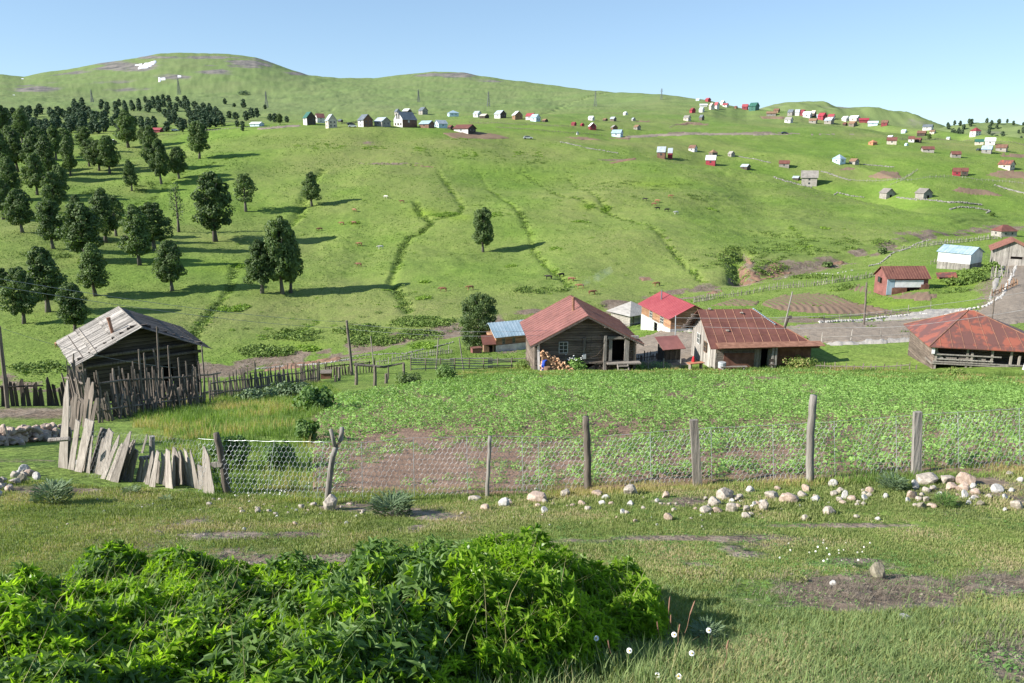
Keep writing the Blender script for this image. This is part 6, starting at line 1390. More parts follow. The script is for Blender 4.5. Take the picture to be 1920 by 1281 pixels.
mb.tube([(0, -.15, zr+.12), (0, D_/2, zr+.08), (0, D_+.45, zr+.13)], .06, 6); mb.build('roof_batten', 'pale_wood', rl)
mb = MB(); x_ = -1.3; mb.tube([(x_, 2.2, zr-1.3*s-.1), (x_-.15, 2.2, zr-1.3*s+1.0)], .10, 8); mb.tube([(x_-.15, 2.2, zr-1.3*s+.98), (x_-.17, 2.2, zr-1.3*s+1.12)], .12, 8, tint=-.6); mb.build('chimney', 'rust_seam', g)
mb = MB()
for z_ in (zwe+.25, zwe-.3): mb.tube([(-w2/2-.3, .7, z_), (w2/2+.3, .7, z_+.05)], .10, 7)
mb.build('beam', 'weathered_wood', g)

# ------- mid-distance right-hand buildings
# brown house with rusty roof
p = at(1700, 547); g, rf = long_house(p, 0, 0, R(2), 5.2, 8.4, 2.9, 1.9, 'rust_roof', 'maroon_roof', 'small house with rust-red roof and white-painted front above the crop plots', ribs=(.55, 'rust_seam'), ov=.4)
g.scale = (.86, .86, .86)
mb = MB(); mb.box(-2.6, 3.2, -.12, -.02, .9, 2.3); mb.build('white_panel', 'tarp', g); mb = MB(); mb.box(-4.2, -2.7, -.1, .0, -.6, 2.7); mb.build('grey_panel', 'blue_metal', g); mb = MB(); mb.box(-3.2, -.2, -.35, -.2, -.8, .85); mb.build('rust_panel', 'rust_sheet', g); mb = MB(); mb.box(2.7, 4.3, -.35, -.2, .1, 1.5); mb.build('rust_panel', 'rust_sheet', g); mb = MB(); mb.box(-4.7, -4.6, 2.1, 3.0, 1.6, 2.7); mb.build('window', 'glass', g)
mb = MB(); mb.box(-.2, 2.4, -.16, -.13, -.2, .8); mb.build('cellar_opening', 'void', g)
# blue-white barn
p = at(1795, 507); g = empty('metal_barn', (p.x+2.2, p.y+3.6, p.z), R(38), 'white and blue sheet-metal barn with pale blue roof on a wooden base', 'barn'); g.scale = (.86, .86, .86)
w_, d_ = 6.3, 7.4; mb = MB(); mb.prism([(-w_/2, -d_/2, 1.5), (w_/2, -d_/2, 1.5), (w_/2, -d_/2, 3.9), (0, -d_/2, 5.1), (-w_/2, -d_/2, 3.9)], (0, d_, 0)); mb.build('wall', 'white_metal', g)
mb = MB(); 
for a_, b_ in (((-w_/2, -d_/2), (w_/2, -d_/2)), ((w_/2, -d_/2), (w_/2, d_/2)), ((w_/2, d_/2), (-w_/2, d_/2)), ((-w_/2, d_/2), (-w_/2, -d_/2))): boards(mb, a_, b_, -1.5, 1.5, .22, .1, vert=True)
mb.build('lower_wall', 'silver_wood', g); roof_gable(w_, d_, 3.9, 1.3, .35, .35, 'blue_metal', g, .08, ribs=(.7, 'blue_metal'))
# log barn at the right edge
p = at(1902, 499); g = empty('large_barn', (p.x+.8, p.y+3, p.z), R(-28), 'weathered grey board barn with maroon roof at the right edge above the road', 'barn')
w_, d_ = 6.6, 8; mb = MB(); sl = lambda a: 3.3+1.7*(1-abs(a-w_/2)/(w_/2)); boards(mb, (-w_/2, -d_/2), (w_/2, -d_/2), -1, 3.3, .24, .1, [(3.2, 5.2, 1.5, 2.0)], slope=sl, vert=True); boards(mb, (-w_/2, d_/2), (-w_/2, -d_/2), -1, 3.3, .24, .1, vert=True); boards(mb, (w_/2, -d_/2), (w_/2, d_/2), -1, 3.3, .24, .1, vert=True); mb.build('wall', 'silver_wood', g); roof_gable(w_, d_, 3.3, 1.75, .6, .6, 'maroon_roof', g, .08, ribs=(.7, 'rust_seam'))
mb = MB(); mb.box(-.2, 1.8, -d_/2+.15, -d_/2+.2, 1.3, 2.2); mb.build('opening', 'void', g)
q = at(1875, 490); o = MB(); slab(o, (-1.2, -.6, .5), (1.2, -.6, .4), (1.2, .6, .9), (-1.2, .6, .9), .05); o.box(-1.0, 1.0, -.4, .5, -.2, .45); o = o.build('rust_cover', 'orange_brick'); o.location = q; tag(o, 'low box with an orange rusty cover beside the road barn', 'box')
q = at(1772, 522); o = MB(); slab(o, (-2.2, -.9, .3), (1.6, -.9, .2), (2.2, .9, 1.0), (-1.6, .9, .9), .06); o.box(-1.5, 1.4, -.5, .6, -.2, .3, jit=.1); o = o.build('scrap_heap', 'orange_rust'); o.location = (q.x+.2, q.y, q.z); tag(o, 'heap of rusty roofing sheets right of the white-fronted house', 'scrap heap')
# ------- cars
def car(u, v, L, rz, mat, label):
    p = at(u, v); g = empty('parked_car', p, rz, label, 'car'); s = L/4.2; mb = MB()
    prof = [(-2.1, .35), (2.1, .35), (2.1, .8), (1.2, .92), (.55, 1.42), (-1.2, 1.45), (-1.9, .95), (-2.1, .85)]; mb.prism([(x*s, -.8*s, z*s) for x, z in prof], (0, 1.6*s, 0)); mb.build('body', mat, g)
    mb = MB(); mb.prism([(x*s, -.82*s, z*s) for x, z in [(-1.6, .98), (1.0, .98), (.5, 1.36), (-1.15, 1.38)]], (0, 1.64*s, 0)); mb.build('window', 'glass', g)
    for sx in (-1.3, 1.3):
        for sy in (-.84, .66): mb = MB(); mb.tube([(sx*s, sy*s, .32*s), (sx*s, (sy+.18)*s, .32*s)], .32*s, 12); mb.build('wheel', 'rubber', g)
car(661, 239, 4.4, R(10), 'car_white', 'white car parked between the beige and brown-gabled plateau houses'); car(658, 235, 4.2, R(20), 'car_dark', 'dark blue car behind the white one on the plateau')
car(1471, 251.5, 4.4, R(3), 'car_dark', 'dark car driving on the white road across the far slope'); car(1836, 283, 4.0, R(30), 'car_dark', 'dark car beside the grey timber house with pale blue roof'); car(990, 261, 5.0, R(4), 'zinc', 'pale grey vehicle below the plateau fence'); car(328, 246, 4.0, R(5), 'car_white', 'white car on the track near the red-roofed wood house')
# ---------------------------------------------------------------- fences, stones, small things
def fence_line_world(pts, n=None):
    L = [at(*p) for p in pts]; return L
def along(pts, step):
    out = []; acc = 0
    for a, b_ in zip(pts[:-1], pts[1:]):
        d = (b_-a); l = Vector((d.x, d.y)).length; k = acc
        while k < l: out.append((a+d*(k/l), d.normalized())); k += step() if callable(step) else step
        acc = k-l
    return out
def picket_fence(pts, step, h, w, mat, label, name='picket_fence', lean=6, rails=(.35, .75), tall=.06, maxn=100, hv=.3, off=0):
    L = [Vector(p) for p in pts]; o0 = L[0].copy(); g = empty(name, (o0.x, o0.y, gz1(o0.x, o0.y)), 0, label, 'fence'); base = Vector(g.location)
    S_ = along(L, lambda: step*random.uniform(.6, 1.4))[:maxn]
    for (p, d) in S_:
        z = gz1(p.x, p.y); a = math.atan2(d.y, d.x)+R(random.gauss(0, 10)); hh = h*random.uniform(1-hv, 1+hv*.6)*(1.35 if random.random() < tall else 1); ww = w*random.uniform(.6, 1.3); t = random.uniform(.02, .035)
        M_ = Matrix.Translation(Vector((p.x, p.y, z-.15))-base+Vector((random.gauss(0, off), random.gauss(0, off), 0))) @ Matrix.Rotation(a, 4, 'Z') @ Matrix.Rotation(R(random.gauss(0, lean)), 4, 'Y') @ Matrix.Rotation(R(random.gauss(0, 3)), 4, 'X')
        mb = MB(); tp = random.random(); x1, x2 = -ww/2, ww/2; k1, k2 = ww*random.uniform(-.15, .15), ww*random.uniform(-.1, .1)
        poly = [(x1, -t, 0), (x2, -t, 0), (x2*.95+k1, -t, hh*.5), (x2*.8, -t, hh*random.uniform(.9, .97)), (x2*(tp-.5), -t, hh), (x1*.85, -t, hh*random.uniform(.86, .96)), (x1*.95+k2, -t, hh*.45)]
        mb.prism([M_ @ Vector(q) for q in poly], (M_.to_3x3() @ Vector((0, 2*t, 0)))); mb.build('picket', mat, g)
    for f in rails:
        mb = MB(); q = [Vector((p.x, p.y, gz1(p.x, p.y)+h*f+random.uniform(-.04, .04)))-base for (p, d) in along(L, 1.3)]
        if len(q) > 1: mb.tube([k+Vector((0, -.05, 0)) for k in q], .045, 6); mb.build('rail', mat, g)
    return g
Pw = lambda u, v, Y: Vector(pix(u, v, Y))
def on(u, v, Y): q = Vector(pix(u, v, Y)); q.z = gz1(q.x, q.y); return q
picket_fence([on(-90, 768, 36), on(0, 762, 37), on(65, 756, 37.5), on(128, 748, 38.5)], .22, 1.45, .17, 'dark_wood', 'dark paling fence of rough upright boards at the left edge', rails=(.72,), lean=3)
picket_fence([on(128, 752, 36.5), on(175, 787, 31), on(290, 768, 35.5), on(430, 742, 43)], .15, 1.95, .11, 'weathered_wood', 'tall ragged paling fence in front of the old log barn', lean=5, rails=(.3, .8), tall=.12, hv=.35)
picket_fence([on(185, 795, 30), on(250, 783, 32.5), on(330, 766, 36), on(395, 752, 40)], .16, 1.15, .10, 'weathered_wood', 'second shorter row of leaning palings in front of the barn fence', lean=11, rails=(.4,), hv=.4, off=.12)
picket_fence([on(395, 748, 43), on(480, 735, 50), on(600, 716, 63)], .23, 1.65, .13, 'weathered_wood', 'paling fence with a long bottom rail running from the barn to the telegraph pole', lean=4, rails=(.22, .6), hv=.3)
picket_fence([on(612, 704, 68), on(660, 700, 72), on(705, 698, 74)], .28, 1.3, .12, 'dark_wood', 'short broken run of palings at the foot of the telegraph pole', lean=7, rails=(.75,), hv=.35)
picket_fence([on(1176, 672, 80), on(1262, 668, 82)], .26, 1.1, .10, 'dark_wood', 'dark pointed paling fence right of the log house', lean=3, rails=(.4,), hv=.3)
# tall stakes rising from the barn fence
for i, (u, vb, vt, Y) in enumerate([(294, 768, 612, 36), (315, 765, 648, 37), (260, 775, 655, 34), (378, 752, 648, 41), (270, 770, 662, 35), (334, 760, 671, 38), (372, 762, 678, 39)]):
    b_ = on(u+6, vb, Y); t = Vector(pix(u, vt, Y)); mb = MB(); mb.tube([(0, 0, -.2), (t-b_)*.5+Vector((.03, 0, 0)), t-b_], [.06, .05, .035], 6); o = mb.build('stake', 'weathered_wood'); o.location = b_; tag(o, 'tall thin stake rising above the palings in front of the barn', 'stake', 'tall stakes in the barn fence')
def post(u, vb, vt, ut=None, r=.09, mat='weathered_wood', label=None, Y=None, name='fence_post', cat='post', group=None, parent=None):
    b_ = at(u, vb) if Y is None else on(u, vb, Y); t = Vector(pix(ut if ut is not None else u, vt, b_.y)); d = t-b_; mb = MB(); mb.tube([d*-.1, d*.0, d*.4+Vector((r*.15, 0, 0)), d*.8, d], [r*1.1, r*1.05, r, r*.92, r*.85], 8); o = mb.build(name, mat); o.location = b_
    return tag(o, label, cat, group)
for (u, vb, vt, r) in [(636,714,689,.12),(668,722,686,.12),(629,716,704,.1),(703,724,686,.12),(724,719,701,.12),(728,712,688,.06),(757,714,681,.11)]: post(u, vb, vt, r=r, label='dark stump-like post standing at the left far corner of the field', group='dark posts at the far left of the field')
q = on(612, 714, 66); g = empty('hutch', q, R(5), 'small brown hutch beside the end of the paling fence', 'hutch'); mb = MB(); mb.box(-.42, .42, -.3, .3, -.1, .55); mb.build('body', 'rust_sheet', g); mb = MB(); slab(mb, (-.5, -.4, .56), (.5, -.4, .56), (.5, .4, .68), (-.5, .4, .68), .04); mb.build('roof', 'weathered_wood', g)
# telegraph poles and wires
def pole(u, vb, vt, ut, r, label, Y=None, mat='weathered_wood'): return post(u, vb, vt, ut, r, mat, label, Y, 'telegraph_pole', 'pole')
pole(660, 694, 601, 650, .13, 'thick brown telegraph pole beside the paling fence', 70)
pole(6, 712, 612, -2, .09, 'thin grey telegraph pole cut by the left edge', 36)
post(700, 664, 631, 695, .06, 'pale_wood', 'pale thin leaning pole standing right of the telegraph pole', 82, 'thin_pole', 'pole'); post(817, 688, 634, 822, .06, 'pale_wood', 'pale thin pole leaning right beside the pole fence', 78, 'thin_pole', 'pole'); post(869, 687, 634, 861, .06, 'pale_wood', 'pale thin pole leaning left beside the pole fence', 78, 'thin_pole', 'pole')
post(1267, 628, 592, 1267, .06, 'zinc', 'thin grey pole in front of the red-roofed house', 86, 'thin_pole', 'pole'); pole(1620, 606, 530, 1625, .13, 'telegraph pole standing beside the dirt road above the rubble bank', 97); pole(1859, 602, 553, 1865, .10, 'telegraph pole behind the orange-red pyramid roof', 93)
post(1472, 594, 547, 1486, .10, 'silver_wood', 'leaning dead pole behind the rusty house roof', 100, 'dead_pole', 'pole'); post(1627, 548, 519, 1626, .03, 'bark', 'thin sapling stick by the brown crop plot', 128, 'thin_pole', 'pole')
def wire(pts, label, sag=.4, r=.012):
    P = [Vector(p) for p in pts]; mb = MB(); out = []
    for a, b_ in zip(P[:-1], P[1:]):
        for k in range(12): f = k/12; q = a.lerp(b_, f); q.z -= sag*4*f*(1-f); out.append(q)
    out.append(P[-1]); o0 = out[0].copy(); mb.tube([q-o0 for q in out], r, 4); o = mb.build('power_line', 'cable'); o.location = o0; return tag(o, label, 'wire')
wire([pix(-300, 470, 30), pix(650, 604, 70)], 'upper wire crossing the left trees to the brown telegraph pole', .5, .013); wire([pix(-300, 486, 30), pix(651, 616, 70)], 'lower wire crossing the left trees to the brown telegraph pole', .5, .013)
wire([pix(-2, 614, 36), pix(330, 690, 42)], 'thin wire falling from the left edge pole to the barn', .3, .008)
wire([pix(651, 607, 70), pix(960, 622, 72), pix(1267, 596, 86)], 'upper wire passing across the log house front', .25, .013); wire([pix(651, 617, 70), pix(960, 630, 72), pix(1267, 610, 86)], 'lower wire passing across the log house front', .25, .013)
wire([pix(1267, 596, 70), pix(1600, 590, 66), pix(2050, 528, 60)], 'upper wire over the rusty roof rising to the right edge', .15, .013); wire([pix(1267, 611, 70), pix(1600, 614, 66), pix(1750, 606, 62), pix(2050, 556, 58)], 'lower wire over the rusty roof passing the pyramid roof', .15, .013)
# pole (log rail) fence left of the log house
g = empty('rail_fence', on(845, 690, 77), 0, 'long fence of stacked horizontal poles between the palings and the log house', 'fence'); base = Vector(g.location)
A_, B_ = on(770, 688, 76), on(985, 684, 79)
for i, h in enumerate((.25, .5, .75, 1.0, 1.2)):
    for k in range(3):
        f0, f1 = k/3, (k+1)/3+.04; a = A_.lerp(B_, f0); b_ = A_.lerp(B_, min(f1, 1)); mb = MB(); mb.tube([Vector((a.x, a.y, gz1(a.x, a.y)+h+random.uniform(-.12, .12)))-base, Vector((b_.x, b_.y, gz1(b_.x, b_.y)+h+random.uniform(-.12, .12)))-base], .055, 6, tint=random.uniform(-.3, .3)); mb.build('rail', 'silver_wood', g)
for k in range(9): f = k/8; a = A_.lerp(B_, f); mb = MB(); q = Vector((a.x, a.y, gz1(a.x, a.y)))-base; mb.tube([q-Vector((0, 0, .2)), q+Vector((.05, -.1, 1.35))], .06, 6); mb.build('post', 'weathered_wood', g)
o = MB(); o.tube([(0, 0, 0), (2.8, 0, -.25), (4.6, .2, .1)], [.14, .12, .07], 7); o = o.build('fallen_trunk', 'bark'); q = on(664, 688, 71); o.location = (q.x, q.y, q.z+.95); tag(o, 'fallen dead trunk lying across the fence by the telegraph pole', 'trunk')
for i, (u0, u1, v0, v1, Y0, Y1, dens, hh, mt, lab) in enumerate([(705, 735, 664, 663, 96, 96, .3, .9, 'silver_wood', 'far grey palings on the stream bank left of the pale poles'), (735, 850, 660, 645, 100, 112, .35, .9, 'silver_wood', 'grey paling fence along the stream bank above the pole fence'), (1530, 1720, 688, 694, 72, 67, .55, .8, 'weathered_wood', 'broken row of short stakes between the rusty house and the pyramid-roofed house')]):
    picket_fence([on(u0, v0, Y0), on(u1, v1, Y1)], dens, hh, .10, mt, lab, rails=(.5,), lean=5, hv=.3)
# netting fence right of log house
g = empty('net_fence', on(1215, 690, 75), 0, 'dark netting fence on grey posts between the two near houses', 'fence'); base = Vector(g.location)
for u in (1181, 1215, 1244, 1276): q = on(u, 690, 75)-base; mb = MB(); mb.tube([q-Vector((0, 0, .1)), q+Vector((0, 0, 1.2))], .06, 6); mb.build('post', 'silver_wood', g)
mb = MB()
for i in range(46):
    f = i/45; a = on(1172+112*f, 690, 75.1)-base; mb.tube([a+Vector((0, 0, .0)), a+Vector((.0, 0, 1.05))], .012, 3)
for h in np.arange(0, 1.06, .1): mb.tube([on(1172, 690, 75.1)-base+Vector((0, 0, h)), on(1284, 690, 75.1)-base+Vector((0, 0, h))], .012, 3)
mb.build('netting', 'dark_metal', g)

# ------- wire mesh fence in front
FB = [(372, 923), (416, 926), (615, 938), (760, 934), (915, 928), (1100, 918), (1305, 906), (1517, 901), (1720, 888), (1945, 878), (2300, 872)]
FTt = [(372, 822), (416, 826), (615, 829), (660, 831), (775, 821), (915, 818), (1100, 820), (1305, 804), (1517, 794), (1720, 778), (1945, 764), (2300, 745)]
fb = [at(u, v) for u, v in FB]
def fence_pt(u, h):                              # point on the net at picture column u and height fraction h
    vb = np.interp(u, [a[0] for a in FB], [a[1] for a in FB]); vt = np.interp(u, [a[0] for a in FTt], [a[1] for a in FTt])
    Y = np.interp(u, [a[0] for a in FB], [p.y for p in fb])+.10*math.sin(u/37.)*h*(1-h)*4
    return pix(u, vb+(vt-vb)*h+2*(1-h), Y)
# real spacing along the fence
us = np.linspace(372, 2300, 1200); base_p = np.array([fence_pt(u, 0) for u in us]); arc = np.concatenate([[0], np.cumsum(np.linalg.norm(np.diff(base_p, axis=0), axis=1))])
root = empty('wire_fence', at(915, 930), 0, 'galvanised hexagonal wire netting fence on rough wooden posts along the field', 'fence'); rb = Vector(root.location)
cell = .088; rows = 12; ncell = int(arc[-1]/cell)
def npt(s, h): return fence_pt(float(np.interp(s*cell, arc, us)), h/rows)-np.array(rb)
seg = []
for i in range(ncell):
    for j in range(rows):
        ofs = .5*(j % 2); jx = .05*math.sin(i*1.7+j*2.3); a = (i+ofs+jx, j+.0); top = (i+ofs+jx, j+.62)
        seg.append((a, (i+ofs, j+.55)))
        if j < rows-1: seg += [((i+ofs, j+.55), (i+ofs-.5, j+1.0)), ((i+ofs, j+.55), (i+ofs+.5, j+1.0))]
A1 = np.array([npt(*s[0]) for s in seg]); B1 = np.array([npt(*s[1]) for s in seg])
def rods(A1, B1, r, k=3):
    d = B1-A1; d /= np.linalg.norm(d, axis=1)[:, None]; x = np.cross(d, [0.13, 1, .07]); x /= np.linalg.norm(x, axis=1)[:, None]; y = np.cross(d, x); V = []
    for P_ in (A1, B1):
        for i in range(k): t = 2*math.pi*i/k; V.append(P_+(x*math.cos(t)+y*math.sin(t))*r)
    V = np.stack(V, 1); n = len(A1); off = (np.arange(n)*2*k)[:, None]; fs = [off+np.array([[i, (i+1) % k, k+(i+1) % k, k+i]]) for i in range(k)]
    return V.reshape(-1, 3), [np.concatenate(fs)]
V, fs = rods(A1, B1, .0024); mesh_np('netting', V, fs, 'wire', root)
for h in (0.0, 1.0):
    q = [fence_pt(u, h)-np.array(rb)+np.array([0, 0, .0]) for u in np.linspace(372, 2300, 260)]; mb = MB(); mb.tube([Vector(p)+Vector((0, 0, random.gauss(0, .004))) for p in q], .0032, 5); mb.build('edge_wire', 'wire', root)
for u in (507, 600, 679, 776, 876, 980, 1010, 1220, 1334, 1450, 1565, 1681, 1797, 1912):
    mb = MB(); s = 14 if u in (507, 600) else -2; mb.tube([Vector(fence_pt(u+s*.5, 1)-np.array(rb)), Vector(fence_pt(u-s*.5, 0)-np.array(rb))], .0045, 4); mb.build('stay_wire', 'wire', root)
def wpost(ub, vb, ut, vt, r0, r1, mat, flat=False, bend=0):
    r0 *= .84; r1 *= .84
    b_ = at(ub, vb); b_.y -= .06; b_.z = gz1(b_.x, b_.y); t = Vector(pix(ut, vt, b_.y)); d = t-b_; mb = MB(); L = d.length; n = 9; pts = []; rs = []
    for i in range(n+1): f = i/n; pts.append(b_-rb+d*f*1.0+Vector((bend*math.sin(f*3.1)+.006*math.sin(i*2.1), 0, -.12*(1-f)**8))); rs.append((r0+(r1-r0)*f)*(1+.05*math.sin(i*3.3)))
    if flat:
        for i in range(n): pass
        a = Vector((1, 0, 0)); w = r0; mb.prism([pts[0]-a*w*1.1, pts[0]+a*w*1.1, pts[-1]+a*w*.85, pts[-1]-a*w*.95+Vector((0, 0, -.01))], (0, w*1.1, 0)); 
    else: mb.tube(pts, rs, 10)
    return mb.build('post', mat, root, smooth=not flat)
wpost(428, 926, 405, 812, .085, .062, 'weathered_wood', bend=.02); wpost(913, 932, 919, 818, .045, .038, 'silver_wood'); wpost(1101, 918, 1098, 781, .085, .068, 'weathered_wood', bend=.015)
wpost(1309, 910, 1302, 788, .085, .07, 'pale_wood', flat=True); wpost(1517, 905, 1526, 741, .082, .072, 'silver_wood', bend=-.03); wpost(1718, 890, 1723, 773, .085, .085, 'silver_wood', flat=True); wpost(2120, 880, 2125, 750, .07, .06, 'silver_wood')
# forked branch post
b_ = at(613, 944); b_.y -= .08; mb = MB(); P = lambda u, v: Vector(pix(u, v, b_.y))-rb
mb.tube([P(613, 952), P(616, 915), P(620, 880), P(624, 855), P(630, 838)], [.052, .05, .048, .046, .045], 9); mb.tube([P(629, 840), P(624, 822), P(620, 805)], [.036, .032, .03], 8); mb.tube([P(629, 841), P(638, 826), P(641, 812), P(641, 802)], [.044, .04, .038, .037], 8); mb.build('forked_post', 'silver_wood', root, smooth=True)
# ------- leaning plank fence at left
g = empty('plank_fence', at(250, 905), 0, 'broken fence of leaning silvery planks at the left end of the wire fence', 'fence'); rb2 = Vector(g.location)
PL = [ # base u0,u1,vb ; top u0,u1,vt ; (pointy)
 (108,126,877,122,130,712,1),(126,138,880,142,150,786,0),(138,152,884,160,176,785,0),(152,165,884,174,177,790,1),(112,120,850,130,133,760,1),(165,180,884,188,207,802,0),(180,190,890,200,209,802,1),(186,195,897,220,226,815,1),(196,206,900,226,230,830,1),(203,220,903,240,248,808,1),(222,232,900,248,252,845,0),(215,224,901,244,258,824,1),(232,246,902,250,259,840,0),
 (260,270,898,274,278,868,1),(270,278,908,284,289,845,1),(278,290,912,293,298,844,0),(291,297,906,296,300,862,0),(302,306,893,302,306,848,0),(310,324,914,310,318,842,0),(326,336,910,320,334,838,1),(336,345,906,328,335,848,0),(346,356,908,334,339,846,0),(356,368,912,344,350,842,0),(366,376,916,354,359,843,1),(382,403,925,378,388,836,1),(374,384,918,368,378,870,0),
 (135,141,800,139,145,735,0),(146,151,792,152,158,745,0),(154,160,795,160,172,707,1),(158,166,800,170,178,715,1),(262,266,850,274,277,813,1),(190,198,893,206,212,806,0),(206,213,902,228,232,832,1),(228,236,903,256,260,850,1),(252,262,903,264,270,856,0),(263,270,904,272,279,860,1),(297,303,908,306,310,850,1),(304,312,911,312,316,856,0),(322,328,912,322,328,852,1),(338,347,908,336,341,850,0),(350,358,910,336,341,843,1),(360,368,914,350,355,858,0),(119,128,878,128,134,800,1),(160,168,886,168,174,812,0),(172,182,888,190,196,820,1),(128,134,800,134,139,742,1),(141,147,798,146,151,748,0),(165,172,803,178,184,745,1)]
for (a, b_, vb, c, d, vt, pt) in PL:
    q = at((a+b_)/2, vb) if vb > 830 else None; Y = q.y if q is not None else float(np.interp(vb, [790, 850], [22, 17]))
    Y += random.uniform(-.05, .05); dw = .95*(b_-a)*Y/F; p1, p2, p3, p4 = Vector(pix(a, vb+6, Y)), Vector(pix(b_, vb+6, Y-dw)), Vector(pix(d, vt+(6 if not pt else 4), Y+.12-dw)), Vector(pix(c, vt, Y+.12))
    mid = (p3+p4)/2; mb = MB(); n = 5; left = []; right = []
    for i in range(n+1):
        f = i/n; l = p1.lerp(p4, f); r = p2.lerp(p3, f); j = .006*math.sin(i*2.3+a); left.append(l+Vector((j, 0, 0))); right.append(r+Vector((j, 0, 0)))
    if pt: left[-1] = left[-1].lerp(right[-1], .3); right[-1] = right[-1].lerp(left[-1], .5); right[-2] += Vector((.004, 0, 0))
    poly = [v_-rb2 for v_ in right[::1]]; poly = [v_-rb2 for v_ in left[::-1]][::-1]; ring = [v_-rb2 for v_ in right]+[v_-rb2 for v_ in left[::-1]]
    mb.prism(ring, (0, .03, 0), random.uniform(-.3, .3)); mb.build('plank', 'pale_wood' if vb > 830 else 'weathered_wood', g)
for (u0, v0, u1, v1) in ((92, 826, 130, 823), (262, 860, 282, 857)):
    mb = MB(); a = at(u0, 885); mb.tube([Vector(pix(u0, v0, a.y-.1))-rb2, Vector(pix(u1, v1, a.y-.1))-rb2], [.05, .045], 7); mb.build('crossbar', 'pale_wood', g)
mb = MB(); a = at(400, 925); mb.prism([Vector(pix(u_, v_, a.y-.15))-rb2 for u_, v_ in ((393, 872), (402, 877), (414, 876), (417, 870), (406, 867), (395, 868))], (0, .03, 0)); mb.build('crossbar', 'pale_wood', g)
mb = MB(); a = at(284, 895); mb.tube([Vector(pix(286, 890, a.y+.3))-rb2, Vector(pix(285, 818, a.y+.3))-rb2], [.06, .055], 9); mb.build('post', 'silver_wood', g)
# netting behind the planks
segs = []
def np2(i, j): 
    u = 165+i*6.6; q0 = at(u, 905)
    return pix(u, np.interp(u, [165, 300, 375], [895, 905, 915])-j*8.0-(0), q0.y+.25)-np.array(rb2)
for i in range(32):
    for j in range(11): ofs = .5*(j % 2); segs += [((i+ofs, j), (i+ofs, j+.55)), ((i+ofs, j+.55), (i+ofs-.5, j+1)), ((i+ofs, j+.55), (i+ofs+.5, j+1))]
V, fs = rods(np.array([np2(*s[0]) for s in segs]), np.array([np2(*s[1]) for s in segs]), .0018); mesh_np('netting', V, fs, 'cable', g)

# ------- stones
def stone_mesh(seed, mat, flat=.75):
    r_ = random.Random(seed); bm = bmesh.new(); bmesh.ops.create_icosphere(bm, subdivisions=3, radius=1); off = Vector((r_.random()*50, r_.random()*50, 0))
    pl = [(Vector((r_.gauss(0, 1), r_.gauss(0, 1), r_.gauss(0, 1))).normalized(), r_.uniform(.5, .85)) for _ in range(10)]
    for v in bm.verts:
        n = v.co.normalized(); k = 1.0
        for d, h in pl:
            c = n.dot(d)
            if c > 0: k = min(k, h/c) if c*k > h else k
        k *= 1+.12*(float(vnoise(n.x*3+off.x, n.y*3+n.z*2+off.y))-.5); v.co = Vector((n.x*k*r_.uniform(.995, 1.005), n.y*k*.85, n.z*k*flat))
    me = bpy.data.meshes.new('stone'); bm.to_mesh(me); bm.free(); me.materials.append(MATS[mat])
    for p_ in me.polygons: p_.use_smooth = False
    return me
SM = {m_: [stone_mesh(i+j*10, m_, random.uniform(.6, .85)) for i in range(4)] for j, m_ in enumerate(('stone_pale', 'stone_pink', 'stone_grey', 'stone_brown'))}
def stone(u, v, wpx, hpx, mat, label, group=None, sink=.4):
    p = at(u, v+hpx*.35); s = wpx*p.y/F*.56; o = bpy.data.objects.new('stone', random.choice(SM[mat])); C.objects.link(o); hz_ = hpx*p.y/F*.62*1.25
    o.location = (p.x, p.y, p.z+hz_*(.75-sink)); o.scale = (s, s*.95, hz_/.72); o.rotation_euler = (random.uniform(-.2, .2), random.uniform(-.2, .2), random.uniform(-.6, .6)); tag(o, label, 'stone', group); return o
